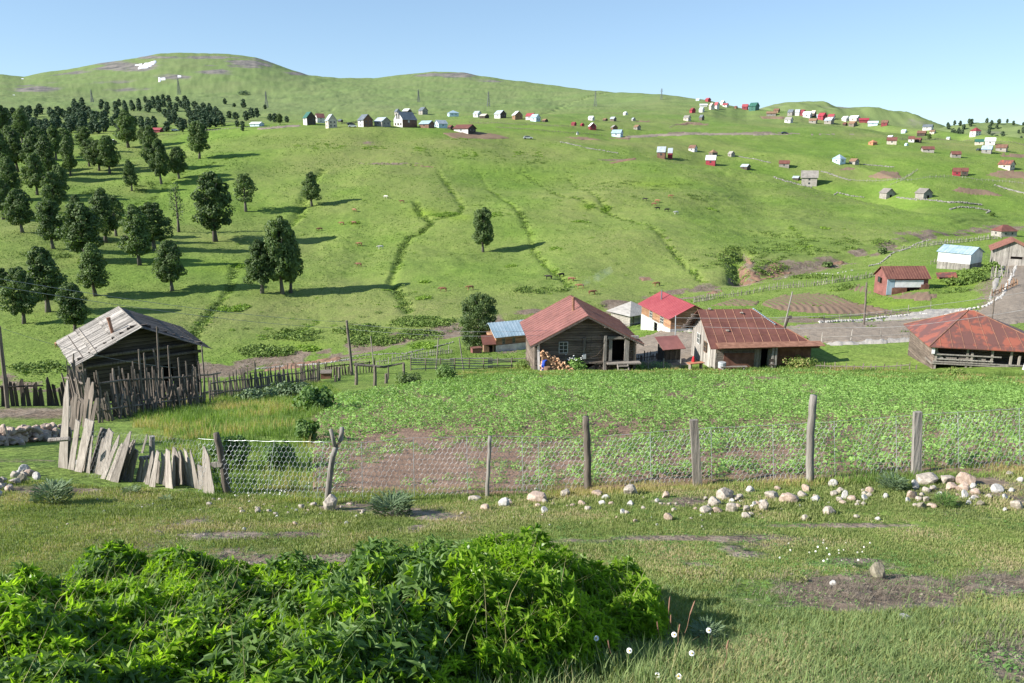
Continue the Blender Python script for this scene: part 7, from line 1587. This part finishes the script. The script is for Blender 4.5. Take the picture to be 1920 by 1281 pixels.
NB = [ # u,v,w,h,mat,label
 (620,944,34,34,'pale','big pale upright stone at the foot of the forked post'),(1006,931,38,26,'pink','large pinkish stone lying left of the tall middle post'),(1059,925,22,18,'pale','rounded pale stone left of the tall middle post'),(1121,925,24,14,'pink','pinkish stone just right of the tall middle post'),(1180,919,32,26,'pale','grey-pink angular stone against the netting between two posts'),
 (943,942,24,20,'grey','angular grey stone right of the thin grey post'),(908,950,20,16,'pink','oval pink stone below the thin grey post'),(890,934,26,12,'pale','flat pale stone beside the thin grey post'),(1254,969,20,18,'pink','reddish brown broken stone below the stone scatter'),(1248,928,16,14,'pink','tan stone under the flat pale post'),
 (1360,925,34,28,'pale','biggest pale boulder of the scatter right of the flat pale post'),(1337,940,28,20,'pale','egg-shaped pale stone left below the biggest boulder'),(1370,951,28,22,'pale','rounded beige stone below the biggest boulder'),(1324,955,24,16,'pale','low pale stone at the left of the boulder group'),(1346,956,22,12,'pink','small tan stone in the middle of the boulder group'),(1386,932,18,14,'pale','angular stone right of the biggest boulder'),(1398,954,18,16,'pale','white-grey stone right of the boulder group'),(1399,966,18,14,'pale','pale stone lowest right of the boulder group'),(1432,949,22,26,'pale','upright pale stone left of the long grey-beige one'),
 (1445,928,30,18,'pale','dome-shaped pale stone below the tall leaning post'),(1479,934,36,24,'pink','long smooth beige boulder below the tall leaning post'),(1502,926,20,12,'pale','flat pale stone right of the long beige boulder'),(1512,915,18,17,'pink','pinkish stone at the foot of the tall leaning post'),(1531,934,22,14,'grey','dark grey stone half sunk right of the tall post'),(1408,917,20,14,'grey','grey stone under the netting right of the biggest boulder'),
 (1563,907,20,13,'grey','grey stone against the netting right of the tall post'),(1563,925,16,12,'pale','small white stone in the cluster right of the tall post'),(1575,920,16,12,'pale','pale flat stone topmost in the cluster right of the tall post'),(1584,930,14,18,'grey','grey upright stone in the cluster right of the tall post'),(1573,936,16,12,'pale','light stone lowest in the cluster right of the tall post'),(1596,934,16,16,'pink','brownish stone at the right of the small cluster'),(1555,957,24,20,'pale','white angular stone alone in the turf below the cluster'),(1510,970,14,14,'pale','lone white round stone in the short turf'),(1607,968,13,8,'pale','little flat pale stone at the lower edge of the turf'),(1630,919,16,16,'pink','tan stone beside the thistle'),
 (1661,929,15,12,'grey','grey stone left of the big right-hand heap'),(1736,898,46,22,'pale','long pale boulder on top left of the right-hand heap'),(1716,910,18,18,'grey','grey stone at the left foot of the right-hand heap'),(1710,927,22,22,'pink','reddish angular stone below the right-hand heap'),(1735,918,18,12,'pale','small pale stone in the middle of the right-hand heap'),(1774,899,36,18,'pale','smooth beige boulder in the middle of the right-hand heap'),(1813,898,38,30,'pink','largest pinkish boulder topmost of the right-hand heap'),(1783,912,26,14,'pink','brown flat stone under the smooth beige boulder'),(1804,913,24,20,'pink','rounded tan stone below the largest pinkish boulder'),(1809,928,16,16,'grey','grey-white stone at the foot of the right-hand heap'),(1827,922,20,14,'pink','tan stone right of the rounded one in the heap'),(1829,932,14,10,'pale','small pale stone at the lower right of the heap'),(1735,936,16,12,'pale','pale stone below the heap left of the thistle'),(1728,948,20,14,'brown','brown flat stone half hidden in the turf'),(1747,947,18,12,'pink','orange-brown stone next to the brown flat one'),
 (1871,917,28,14,'grey','flat grey-white stone right of the heap'),(1904,946,26,20,'pale','cream coloured stone near the right edge'),(1892,888,20,8,'pale','flat stone under the netting at the right edge'),(1911,899,12,12,'grey','small grey stone at the right edge by the netting'),(1838,944,16,12,'brown','dull brown stone below the heap at right'),
 (1647,1074,36,30,'brown','round mossy brown boulder on the bare mound'),(1700,1156,38,12,'grey','flat grey slab sunk in the grass at right'),(1563,1092,16,12,'grey','small grey stone at the left of the bare mound'),(565,950,14,12,'pale','rounded stone left of the big stone by the forked post'),(588,946,14,10,'pale','small stone beside the big stone by the forked post'),(483,957,12,12,'pale','small bright stone below the plank fence end'),(150,868,20,14,'grey','dark grey stone at the foot of the leaning planks')]
for (u, v, w_, h_, m_, lab) in NB: stone(u, v, w_, h_, 'stone_'+m_, lab)
k = 0
for i in range(46):
    u = random.choice([random.uniform(1190, 1460), random.uniform(1440, 1640), random.uniform(1700, 1900), random.uniform(950, 1200)]); v = np.interp(u, [950, 1200, 1500, 1900], [940, 946, 932, 916])+random.gauss(0, 11); w_ = random.uniform(9, 17); stone(u, v, w_, w_*.7, random.choice(['stone_pale', 'stone_pink', 'stone_grey']), 'fist to head sized field stone in the loose row in front of the netting', 'middle sized stones along the wire fence', .45)
while k < 120:
    u = random.choice([random.uniform(860, 1920), random.uniform(1180, 1480), random.uniform(380, 700)]); v = np.interp(u, [380, 900, 1500, 1920], [955, 962, 945, 930])+random.gauss(0, 16)
    w_ = random.choice([4, 5, 6, 7, 9, 11]); stone(u, v, w_, w_*.75, random.choice(['stone_pale', 'stone_pale', 'stone_pink', 'stone_grey']), 'small stone scattered in the turf in front of the wire fence', 'small stones along the wire fence'); k += 1
for i in range(40):
    u = random.uniform(60, 640); v = random.uniform(930, 1010); w_ = random.choice([3, 4, 5, 6]); stone(u, v, w_, w_*.7, random.choice(['stone_pale', 'stone_pink', 'stone_grey']), 'little stone lying in the grazed grass left of the forked post', 'little stones in the left turf')
for i in range(34):
    u = random.uniform(-20, 75); v = 912-(u/95)*38+random.uniform(-14, 12); w_ = random.uniform(10, 22); stone(u, v, w_, w_*.75, random.choice(['stone_pale', 'stone_pink', 'stone_grey', 'stone_brown']), 'field stone in the low heap at the left edge below the planks', 'stones of the left heap')
def heap_wall(name, pts, n, s, label, mats='stone_pale', spread=.5, hgt=.5, cat='stone wall', parts=True):
    L = [Vector(p) for p in pts]; g0 = L[0]; acc = []; tl = sum((b_-a).length for a, b_ in zip(L[:-1], L[1:])); V = []; Fc = []; Tn = []; off = 0
    me = SM.get(mats, SM['stone_grey'])[0]; tv = np.array([v.co[:] for v in me.vertices]); tf = np.array([p_.vertices[:] for p_ in me.polygons])
    bmt = bmesh.new(); bmesh.ops.create_icosphere(bmt, subdivisions=1, radius=1); tv1 = np.array([v.co[:] for v in bmt.verts]); tf1 = np.array([[v.index for v in f.verts] for f in bmt.faces]); bmt.free()
    if not parts: tv, tf = tv1, tf1
    P = []
    for i in range(n):
        f = random.random()*tl
        for a, b_ in zip(L[:-1], L[1:]):
            l = (b_-a).length
            if f <= l: q = a+(b_-a)*(f/l); break
            f -= l
        h = random.random(); P.append((q.x+random.gauss(0, spread*.4)*(1-h*.6), q.y+random.gauss(0, spread*.4)*(1-h*.6), 0, h))
    P = np.array(P); z = ground(P[:, 0], P[:, 1])+P[:, 3]*hgt; Q = np.stack([P[:, 0]-g0.x, P[:, 1]-g0.y, z-g0.z], -1); nn = rng.normal(size=(n, 3))*.5+np.array([0, 0, 1]); sc = s*(.5+rng.random((n, 3))*.8)
    V, fs, t = scatter(tv, [tf], Q, frames(nn, rng.random(n)*6.28), sc, rng.random(n)); o = mesh_np(name, V, fs, mats, tint=t); o.location = g0; return tag(o, label, cat)
heap_wall('stone_wall', [on(-60, 860, 20), on(0, 842, 21), on(60, 820, 22.5), on(112, 800, 24)], 230, .17, 'tumbled dry stone wall behind the leaning planks at left', 'stone_pink', .6, .45)
for pts, n, s, lab, mt in [
 ([(1450,333),(1475,341),(1520,352),(1570,362),(1620,371)], 312, 0.30, 'long dry stone wall running down right from the big plank-roofed barn', 'wall_stone'),
 ([(1540,322),(1560,328),(1580,335),(1595,339)], 143, 0.28, 'dry stone wall above the crest below the light blue house', 'wall_stone'),
 ([(1618,309),(1640,311),(1676,314)], 104, 0.28, 'short pale stone wall right of the tumbledown hut', 'wall_stone'),
 ([(1680,371),(1720,376),(1780,381),(1840,385)], 260, 0.33, 'stone wall running right from the two log huts', 'wall_stone'),
 ([(1780,394),(1800,389),(1830,391),(1855,396),(1850,400)], 156, 0.28, 'ring-shaped stone wall on the lower right pasture', 'wall_stone'),
 ([(1865,348),(1890,356),(1925,364)], 143, 0.33, 'bright stone wall reaching the right edge of the pasture', 'wall_stone'),
 ([(1383,293),(1400,297),(1430,303),(1445,306)], 156, 0.25, 'stone wall on the crest right of the silvery hut', 'wall_stone'),
 ([(1050,267),(1085,274),(1110,280),(1160,288)], 208, 0.28, 'stone wall slanting below the ploughed strips', 'wall_stone'),
 ([(1470,520),(1560,515),(1600,508)], 26, 0.17, 'few loose stones in the meadow by the ravine', 'stone_grey'),
 ([(1630,500),(1670,478),(1745,450)], 182, 0.19, 'low dark stone wall above the stream bend', 'wall_stone'),
 ([(1535,606),(1600,603),(1660,596),(1720,590),(1790,592)], 728, 0.15, 'bank of pale rubble along the far side of the dirt road', 'stone_grey'),
 ([(1780,588),(1850,575),(1880,556),(1905,500)], 338, 0.19, 'rubble heaps beside the rising road at the right edge', 'stone_grey'),
 ([(1262,628),(1300,634),(1250,640),(1200,652)], 260, 0.07, 'rubble strewn yard between the log house and the red-roofed house', 'stone_pink'),
 ([(480,692),(530,688),(600,684),(660,674)], 338, 0.12, 'stony stream bed below the left slope', 'stone_grey'),
 ([(660,670),(760,664),(850,642)], 208, 0.11, 'stones along the stream beyond the pole fence', 'wall_stone')]: heap_wall('stone_wall' if 'wall' in lab else 'rubble_bank', [at(*p_) for p_ in pts], n, s, lab, mt, s*2, s*1.2, 'stone wall' if 'wall' in lab else 'rubble', parts=False)
for o in C.objects:
    if o.name.startswith('rubble_bank'): o['kind'] = 'stuff'
# stake fences among the far plots: one thing each
def far_fence(pts, step, h, w, mat, label, rail=True):
    L = [at(*p_) for p_ in pts]; o0 = L[0]; mb = MB()
    for (p_, d) in along(L, lambda: step*random.uniform(.6, 1.5)):
        z = gz1(p_.x, p_.y); hh = h*random.uniform(.6, 1.25); q = Vector((p_.x, p_.y, z))-o0; ln = Vector((random.gauss(0, .12)*h, random.gauss(0, .1)*h, hh)); mb.tube([q-Vector((0, 0, .2)), q+ln], [w, w*.6], 4, tint=random.uniform(-.5, .5))
    if rail:
        R_ = [Vector((p_.x, p_.y, gz1(p_.x, p_.y)+h*.5))-o0 for (p_, d) in along(L, 3.0)]
        if len(R_) > 1: mb.tube(R_, w*.7, 4)
    o = mb.build('stake_fence', mat); o.location = o0; return tag(o, label, 'fence')
far_fence([(1300,568),(1340,560),(1400,553),(1440,545),(1480,540),(1520,537)], .38, 1.15, .07, 'pale_wood', 'pale stake fence above the furrowed crop plot, left run')
far_fence([(1520,537),(1560,532),(1600,526),(1640,518),(1655,514)], .38, 1.2, .07, 'pale_wood', 'pale stake fence above the furrowed crop plot, right run to the white-fronted house')
far_fence([(1690,468),(1740,462),(1800,455),(1880,447)], .45, 1.2, .08, 'silver_wood', 'grey stake fence across the slope above the blue-roofed barn')
far_fence([(1745,496),(1765,495),(1772,493)], .8, 1.2, .08, 'pale_wood', 'few stakes left of the blue-roofed barn')
far_fence([(1858,524),(1880,522),(1900,520)], .3, 2.0, .10, 'silver_wood', 'tall grey paling enclosure below the road barn')
far_fence([(1540,642),(1620,640),(1700,636),(1745,630)], 2.8, 1.1, .05, 'silver_wood', 'sparse thin posts along the near side of the dirt road')
far_fence([(1545,606),(1600,600),(1655,595),(1720,585),(1760,580)], 3.6, 1.1, .07, 'pale_wood', 'sparse posts along the far side of the dirt road')
far_fence([(930,240),(1000,245),(1060,250),(1140,256)], 1.4, 1.3, .12, 'weathered_wood', 'long dark fence across the far green right of the plateau')
far_fence([(880,231),(960,234),(1050,238),(1080,240)], 1.4, 1.3, .12, 'weathered_wood', 'upper dark fence across the far green')
far_fence([(640,233),(700,231),(760,229)], 1.4, 1.2, .12, 'dark_wood', 'dark fence behind the plateau row')
far_fence([(380,246),(430,243),(480,240),(560,237)], 1.6, 1.2, .10, 'pale_wood', 'pale fence along the plateau track at left')
far_fence([(1255,240),(1290,232),(1330,236)], 1.6, 1.2, .12, 'weathered_wood', 'fence around the ploughed strip below the mast')
far_fence([(1670,348),(1720,338),(1780,332),(1850,342)], 2.0, 1.1, .09, 'silver_wood', 'sparse stake fence between the pasture plots at right')
far_fence([(1595,339),(1640,341),(1690,338),(1712,325),(1722,318)], 1.3, 1.1, .10, 'silver_wood', 'stake fence round the brown plot below the tumbledown hut')
far_fence([(1840,338),(1890,342),(1925,346)], 1.3, 1.1, .10, 'silver_wood', 'stake fence below the right edge plots')
far_fence([(1690,262),(1760,262),(1830,266),(1925,276)], 2.2, 1.2, .12, 'weathered_wood', 'fence across the upper right pasture')
far_fence([(1860,556),(1885,546),(1908,535)], .9, 1.2, .12, 'brown_wood', 'brown plank railing beside the rising road')
far_fence([(240,262),(300,255),(360,250),(380,248)], 2.0, 1.1, .1, 'weathered_wood', 'fence along the meadow top under the hill wood')
# ------- cows
def cow_mesh(mat):
    J = [((0, 0, 1.15), .34, .33), ((-.75, 0, 1.2), .30, .30), ((.65, 0, 1.15), .33, .36), ((1.05, 0, 1.25), .20, .22), ((1.4, 0, 1.1), .15, .15), ((1.75, 0, .9), .09, .09), ((-1.0, 0, 1.15), .14, .16), ((-1.08, 0, .6), .03, .03),
         ((.7, .2, .7), .11, .11), ((.72, .2, .35), .06, .06), ((.7, .2, 0), .06, .06), ((.7, -.2, .7), .11, .11), ((.78, -.2, .35), .06, .06), ((.85, -.2, 0), .06, .06), ((-.75, .2, .75), .15, .15), ((-.9, .2, .42), .07, .07), ((-.82, .2, 0), .06, .06), ((-.75, -.2, .75), .15, .15), ((-.95, -.2, .42), .07, .07), ((-.95, -.2, 0), .06, .06), ((1.45, .16, 1.22), .03, .05), ((1.45, -.16, 1.22), .03, .05)]
    E = [(0, 1), (0, 2), (2, 3), (3, 4), (4, 5), (1, 6), (6, 7), (2, 8), (8, 9), (9, 10), (2, 11), (11, 12), (12, 13), (1, 14), (14, 15), (15, 16), (1, 17), (17, 18), (18, 19), (4, 20), (4, 21)]
    o = skin_body('cow_shape', J, E, mat, None); dg = bpy.context.evaluated_depsgraph_get(); me = bpy.data.meshes.new_from_object(o.evaluated_get(dg)); bpy.data.objects.remove(o)
    me.materials.clear(); me.materials.append(MATS[mat]); return me
CM = {k_: cow_mesh('hide_'+k_) for k_ in ('tan', 'brown', 'black', 'white')}
COWS = [(723,372,'white','white cow topmost on the middle slope left of the lone tree'),(754,381,'brown','brown cow beside the white one at the top of the slope'),(714,467,'white','pale cow left of the dark wide gully'),(831,547,'brown','brown cow low on the slope below the lone tree'),(882,544,'tan','tan cow just above the big round bushy tree'),(1029,524,'black','black cow grazing above the log house roof'),(1053,520,'black','dark cow in the gully above the log house'),(1071,528,'brown','dark brown cow right of the gully above the log house'),(1088,541,'tan','orange cow just above the stovepipe'),(1110,553,'brown','brown cow right of the log house ridge'),(1232,537,'tan','tan cow above the red metal roof'),
 (1209,377,'black','black cow leftmost of the herd under the crest'),(1226,386,'brown','brown cow in the herd under the crest'),(1232,380,'tan','tan cow behind the brown one in the herd'),(1233,394,'black','black cow lower in the herd under the crest'),(1250,397,'black','second black cow at the right of the herd'),(1268,402,'white','white cow rightmost of the herd under the crest'),(1257,371,'tan','orange cow topmost of the herd under the crest'),
 (665,397,'tan','tan cow on the slope above the paired ones'),(641,422,'tan','tan cow left on the slope right of the gully head'),(664,421,'brown','brown cow right on the slope right of the gully head'),(600,433,'brown','brown cow beside the tall group of beeches'),(674,461,'tan','tan cow above the long tree shadow'),(673,500,'brown','dark brown cow right of the beech group shadow'),(112,652,'tan','orange-brown cow left of the barn roof')]
for (u, v, c_, lab) in COWS:
    p = at(u, v); o = bpy.data.objects.new('cow', CM[c_]); C.objects.link(o); o.location = p; o.rotation_euler = (0, 0, random.choice([0, PI])+random.uniform(-.6, .6)); o.scale = (.72, .72, .72); tag(o, lab, 'cow', None)
# ------- daisies and other flowers
def daisy(u, v, stem_v, label, group=None, sc=1.0, mat='petal'):
    b_ = at(u+random.uniform(-6, 6), max(stem_v, v+12)); Y = b_.y; t = Vector(pix(u, v, Y)); g = empty('daisy', b_, 0, label, 'flower', group); d = t-b_; mb = MB(); mb.tube([(0, 0, -.01), d*.5+Vector((.008, 0, 0)), d], .0016, 4); mb.build('stem', 'herb', g)
    n = Vector((random.uniform(-.6, .1), -.8, .7)).normalized(); M_ = Matrix.Translation(d) @ n.to_track_quat('Z', 'Y').to_matrix().to_4x4(); sc *= .78; mb = MB(); r1 = .019*sc
    for i in range(13):
        a = 2*PI*i/13; c, s_ = math.cos(a), math.sin(a); q = lambda r_, w_, z_: M_ @ Vector((c*r_-s_*w_, s_*r_+c*w_, z_))
        mb.add([q(.004, -.0015, .001), q(.004, .0015, .001), q(r1*.7, .0042*sc, -.001), q(r1, .002, -.002), q(r1, -.002, -.002), q(r1*.7, -.0042*sc, -.001)], [(0, 1, 2, 3, 4, 5)])
    mb.build('petals', mat, g); mb = MB()
    mb.tube([M_ @ Vector((0, 0, 0)), M_ @ Vector((0, 0, .003)), M_ @ Vector((0, 0, .0055))], [.0065*sc, .006*sc, .003*sc], 10); mb.build('centre', 'yolk', g)
for (u, v, sv, lab) in [(760,1153,1230,'white daisy in front of the dark hollow of the thicket'),(1118,1197,1260,'white daisy in front of the right laurel'),(1329,1182,1245,'largest white daisy by the grey thistle at right'),(1264,1190,1250,'white daisy left of the grey thistle'),(1297,1225,1262,'low white daisy below the grey thistle'),(437,1233,1275,'white daisy with a tilted head low in the left thicket'),(532,1266,1290,'white daisy at the bottom edge of the left thicket'),(143,1276,1300,'white daisy cut by the bottom edge'),(68,1262,1290,'half-open white daisy at the bottom left corner'),(1180,1220,1262,'small white daisy at the foot of the right laurel'),(1272,1268,1290,'white daisy at the bottom edge right of the thicket'),(1232,1266,1290,'white daisy at the bottom edge left of its neighbour'),(1004,1264,1290,'little daisy low in the grass below the broad-leaved herb')]: daisy(u, v, sv, lab)
for i in range(22): u = random.uniform(1455, 1640); v = random.uniform(1012, 1052); daisy(u, v, v+10, 'small white daisy in the turf above the bare mound', 'small daisies above the mound', random.uniform(.4, .75))
for i in range(16): u = random.uniform(440, 660); v = random.uniform(905, 930); daisy(u, v, v+8, 'small white flower behind the left part of the netting', 'small flowers behind the netting', .7)
def clover(u, v, sv, label):
    b_ = at(u, max(sv, v+10)); t = Vector(pix(u, v, b_.y)); g = empty('clover', b_, 0, label, 'flower', 'pink clover heads at the thicket foot'); d = t-b_; mb = MB(); mb.tube([(0, 0, 0), d], .0016, 4); mb.build('stem', 'herb', g); tv = []
    P_ = rng.normal(size=(60, 3)); P_ /= np.linalg.norm(P_, axis=1)[:, None]; V, fs, t_ = scatter([(-.003, 0, 0), (.003, 0, 0), (0, 0, .009)], [np.array([(0, 1, 2)])], P_*.007+np.array(d), frames(P_, rng.random(60)*6), np.ones(60), np.zeros(60)); mesh_np('head', V, fs, 'pinkflower', g)
for (u, v) in ((875,1250),(845,1226),(818,1264),(952,1252),(1008,1232),(745,1216)): clover(u, v, 1275, 'pink clover head at the foot of the thicket')
def seedstalk(u, v, ub, vb):
    b_ = at(ub, vb); t = Vector(pix(u, v, b_.y)); d = t-b_; mb = MB(); mb.tube([(0, 0, 0), d*.5+Vector((.01, 0, 0)), d*.72, d*.78, d*.95, d], [.0016, .0014, .002, .0045, .004, .001], 6); o = mb.build('seed_stalk', 'dry_stalk'); o.location = b_; tag(o, 'thin brown seed stalk standing in the grass right of the thicket', 'stalk', 'brown seed stalks by the thicket')
for (u, v, ub, vb) in [(1256,1118,1248,1215),(1303,1126,1268,1225),(1258,1152,1256,1220),(1232,1165,1240,1235),(985,1212,985,1275),(997,1216,998,1278),(1046,1222,1046,1275),(1022,1210,1020,1270),(958,1215,956,1281),(1366,1200,1352,1262),(1140,1200,1150,1262),(1275,1170,1262,1235)]: seedstalk(u, v, ub, vb)
# yellow-eyed dock stalks and thistles
def thistle(u, v, wpx, hpx, label, n=46, mat='silver_leaf'):
    n = int(n*4)
    p = at(u, v+hpx*.4); r = wpx*p.y/F*.5; h = hpx*p.y/F*1.0; g = empty('thistle', p, random.random()*6, label, 'thistle'); tv = []; k_ = []
    lt = [(0, -.08, 0), (.10, .08, .02), (.03, .15, .0), (.16, .34, .03), (.04, .4, 0), (.12, .62, 0), (.0, 1, -.12), (-.12, .62, 0), (-.04, .4, 0), (-.16, .34, .03), (-.03, .15, 0), (-.10, .08, .02)]
    lf = [np.array([(0, 1, 2, 10), (2, 3, 4, 8), (4, 5, 6, 7), (10, 11, 0, 0)])[:3], np.array([(0, 10, 11), (2, 8, 10), (8, 9, 10), (4, 7, 8)])]
    a = rng.random(n)*6.28; q = np.sqrt(rng.random(n)); P_ = np.stack([np.cos(a)*q*r*.75, np.sin(a)*q*r*.75, h*rng.random(n)*.75], -1); up = np.stack([-np.cos(a)*.25, -np.sin(a)*.25, np.ones(n)], -1)+rng.normal(size=(n, 3))*.3
    # leaf points outward: build frame with y = outward
    out = np.stack([np.cos(a), np.sin(a), .35+.5*rng.random(n)], -1); out /= np.linalg.norm(out, axis=1)[:, None]; xx = np.cross(out, up); xx /= np.linalg.norm(xx, axis=1)[:, None]; zz = np.cross(xx, out); M_ = np.stack([xx, out, zz], -1)
    V, fs, t = scatter(lt, lf, P_, M_, r*(.18+.28*rng.random(n)), rng.random(n)*.7); mesh_np('leaves', V, fs, mat, g, tint=t); mb = MB(); mb.tube([(0, 0, 0), (0, .01, h*.8)], .006, 5); mb.build('stem', mat, g)
thistle(735, 948, 90, 42, 'large grey-green thistle right of the big pale stone', 150); thistle(100, 925, 80, 46, 'bushy grey-green thistle below the left stone heap', 160); thistle(245, 920, 40, 16, 'low thistle at the foot of the leaning planks', 60); thistle(1672, 905, 60, 34, 'grey thistle left of the right-hand stone heap', 120); thistle(1770, 938, 50, 30, 'dark green thistle in front of the right-hand stone heap', 100, 'nettle'); thistle(1325, 1185, 80, 40, 'pale spiny thistle beside the daisies right of the thicket', 80)
thistle(1255, 1215, 40, 30, 'small spiny thistle at the right foot of the thicket', 50); thistle(262, 1180, 60, 50, 'grey feathery plant inside the left laurels', 60); thistle(310, 935, 30, 12, 'tiny thistle rosette under the plank fence', 40)
# ------- bushes near the houses and field corner
def bush(u, v, wpx, hpx, mat, label, n=900, leaf=.09, white=False):
    p = at(u, v); Wd = wpx*p.y/F/2; H = hpx*p.y/F; g = empty('bush', p, random.random()*6, label, 'bush'); r_ = np.random.default_rng(int(u)); lobes = []
    for i in range(14): a = i*2.4; q = (r_.random()**.6)*.7; lobes.append(((math.cos(a)*q*Wd, math.sin(a)*q*Wd*.8, H*(.2+.55*r_.random()*(1-q*.4))), Wd*.38))
    V, fs, t = leaf_cloud(r_, n, leaf, lobes, flat=min(1, H/Wd)); V[:, 2] = np.maximum(V[:, 2], .0); mesh_np('foliage', V, fs, mat, g, tint=t); mb = MB()
    for i in range(6): a = i*1.1; mb.tube([(0, 0, -.1), (math.cos(a)*Wd*.4, math.sin(a)*Wd*.4, H*.6)], [.03, .01], 5)
    mb.build('stem', 'bark', g)
    if white:
        mb = MB()
        for i in range(16): a = random.random()*6.28; q = random.random()*Wd*.8; c = Vector((math.cos(a)*q, math.sin(a)*q-.2, H*random.uniform(.75, 1.05))); mb.tube([c, c+Vector((0, -.01, .04))], [.07, .055], 7)
        mb.build('flower_head', 'petal', g)
bush(1080, 697, 52, 30, 'potato', 'bush with flat white flower heads in front of the log house', 1500, .11, True); bush(1010, 694, 50, 18, 'weeds', 'yellow-green undergrowth below the left corner of the log house', 700, .12); bush(980, 694, 40, 22, 'weeds', 'leafy weeds at the end of the pole fence', 600, .12)
bush(835, 712, 56, 30, 'nettle', 'leafy green bush at the back left corner of the field', 1100, .12); bush(765, 720, 60, 24, 'beech', 'dark low bush by the posts at the field corner', 900, .12); bush(1190, 694, 60, 18, 'potato', 'bright leafy weeds right of the log house stairs', 900, .12); bush(1240, 692, 60, 14, 'potato', 'low leafy weeds below the netting fence', 700, .12)
bush(1500, 688, 70, 22, 'weeds', 'bright bush against the right end of the rusty house', 1200, .12); bush(1790, 706, 40, 18, 'weeds', 'bush under the railed porch', 700, .11)
bush(590, 770, 90, 56, 'nettle', 'dark green bush in the weeds at the left corner of the field', 1700, .13); bush(545, 745, 90, 34, 'silver_leaf', 'silvery green bushy weeds before the paling fence', 1300, .12); bush(480, 752, 80, 26, 'silver_leaf', 'silvery weeds left of the other silvery bush', 900, .12); bush(430, 880, 90, 80, 'nettle', 'dark green bush behind the left end of the netting', 2600, .055); bush(520, 880, 90, 70, 'nettle', 'dark bush behind the netting left of the forked post', 2400, .055); bush(575, 830, 60, 60, 'nettle', 'green nettle clump left of the bare field corner', 1200, .08)
bush(1500, 1090, 30, 12, 'turf', 'small green tuft at the left of the bare mound', 300, .02); bush(1825, 528, 50, 16, 'scrub', 'low green bush on the bank below the blue-roofed barn', 500, .3); bush(1790, 535, 40, 14, 'scrub', 'low bush near the heap of rusty sheets', 400, .3); bush(1860, 405, 14, 8, 'scrub', 'tiny bush by the stream at the right', 200, .3); bush(1860, 508, 40, 20, 'scrub', 'green bush above the tall grey paling enclosure', 400, .3)
bush(1654, 476, 22, 14, 'beech', 'dark bush hanging over the stream bank', 300, .4); bush(1552, 500, 26, 10, 'beech', 'dark bush at the stream ravine', 300, .4); bush(457, 178, 30, 8, 'far_leaf', 'dark shrub patch on the far slope above the pylon', 500, 1.2)
# ------- smoke
m, nt, b = nodes('smoke'); MATS['smoke'] = m; nt.nodes.remove(b); pv = nt.nodes.new('ShaderNodeVolumePrincipled'); pv.inputs['Color'].default_value = (.75, .82, .9, 1)
tc = N(nt, 'ShaderNodeTexCoord').outputs['Object']; nz_ = noise(nt, 1.2, 3, .6, tc); rr_ = mth(nt, 'MULTIPLY', mth(nt, 'SUBTRACT', nz_, .42), .9); rr_ = mth(nt, 'MAXIMUM', rr_, 0.0); nt.links.new(rr_, pv.inputs['Density']); nt.links.new(pv.outputs[0], nt.nodes['Material Output'].inputs['Volume'])
q = pix(1067, 547, 77); mb = MB(); mb.tube([(0, 0, 0), (.4, 0, .5), (1.4, .1, .9), (2.8, .2, 1.4), (4.2, .3, 2.2)], [.12, .22, .34, .5, .35], 10); o = mb.build('chimney_smoke', 'smoke', smooth=True); o.location = q; tag(o, 'thin blue smoke drifting right from the stovepipe', 'smoke', kind='stuff')
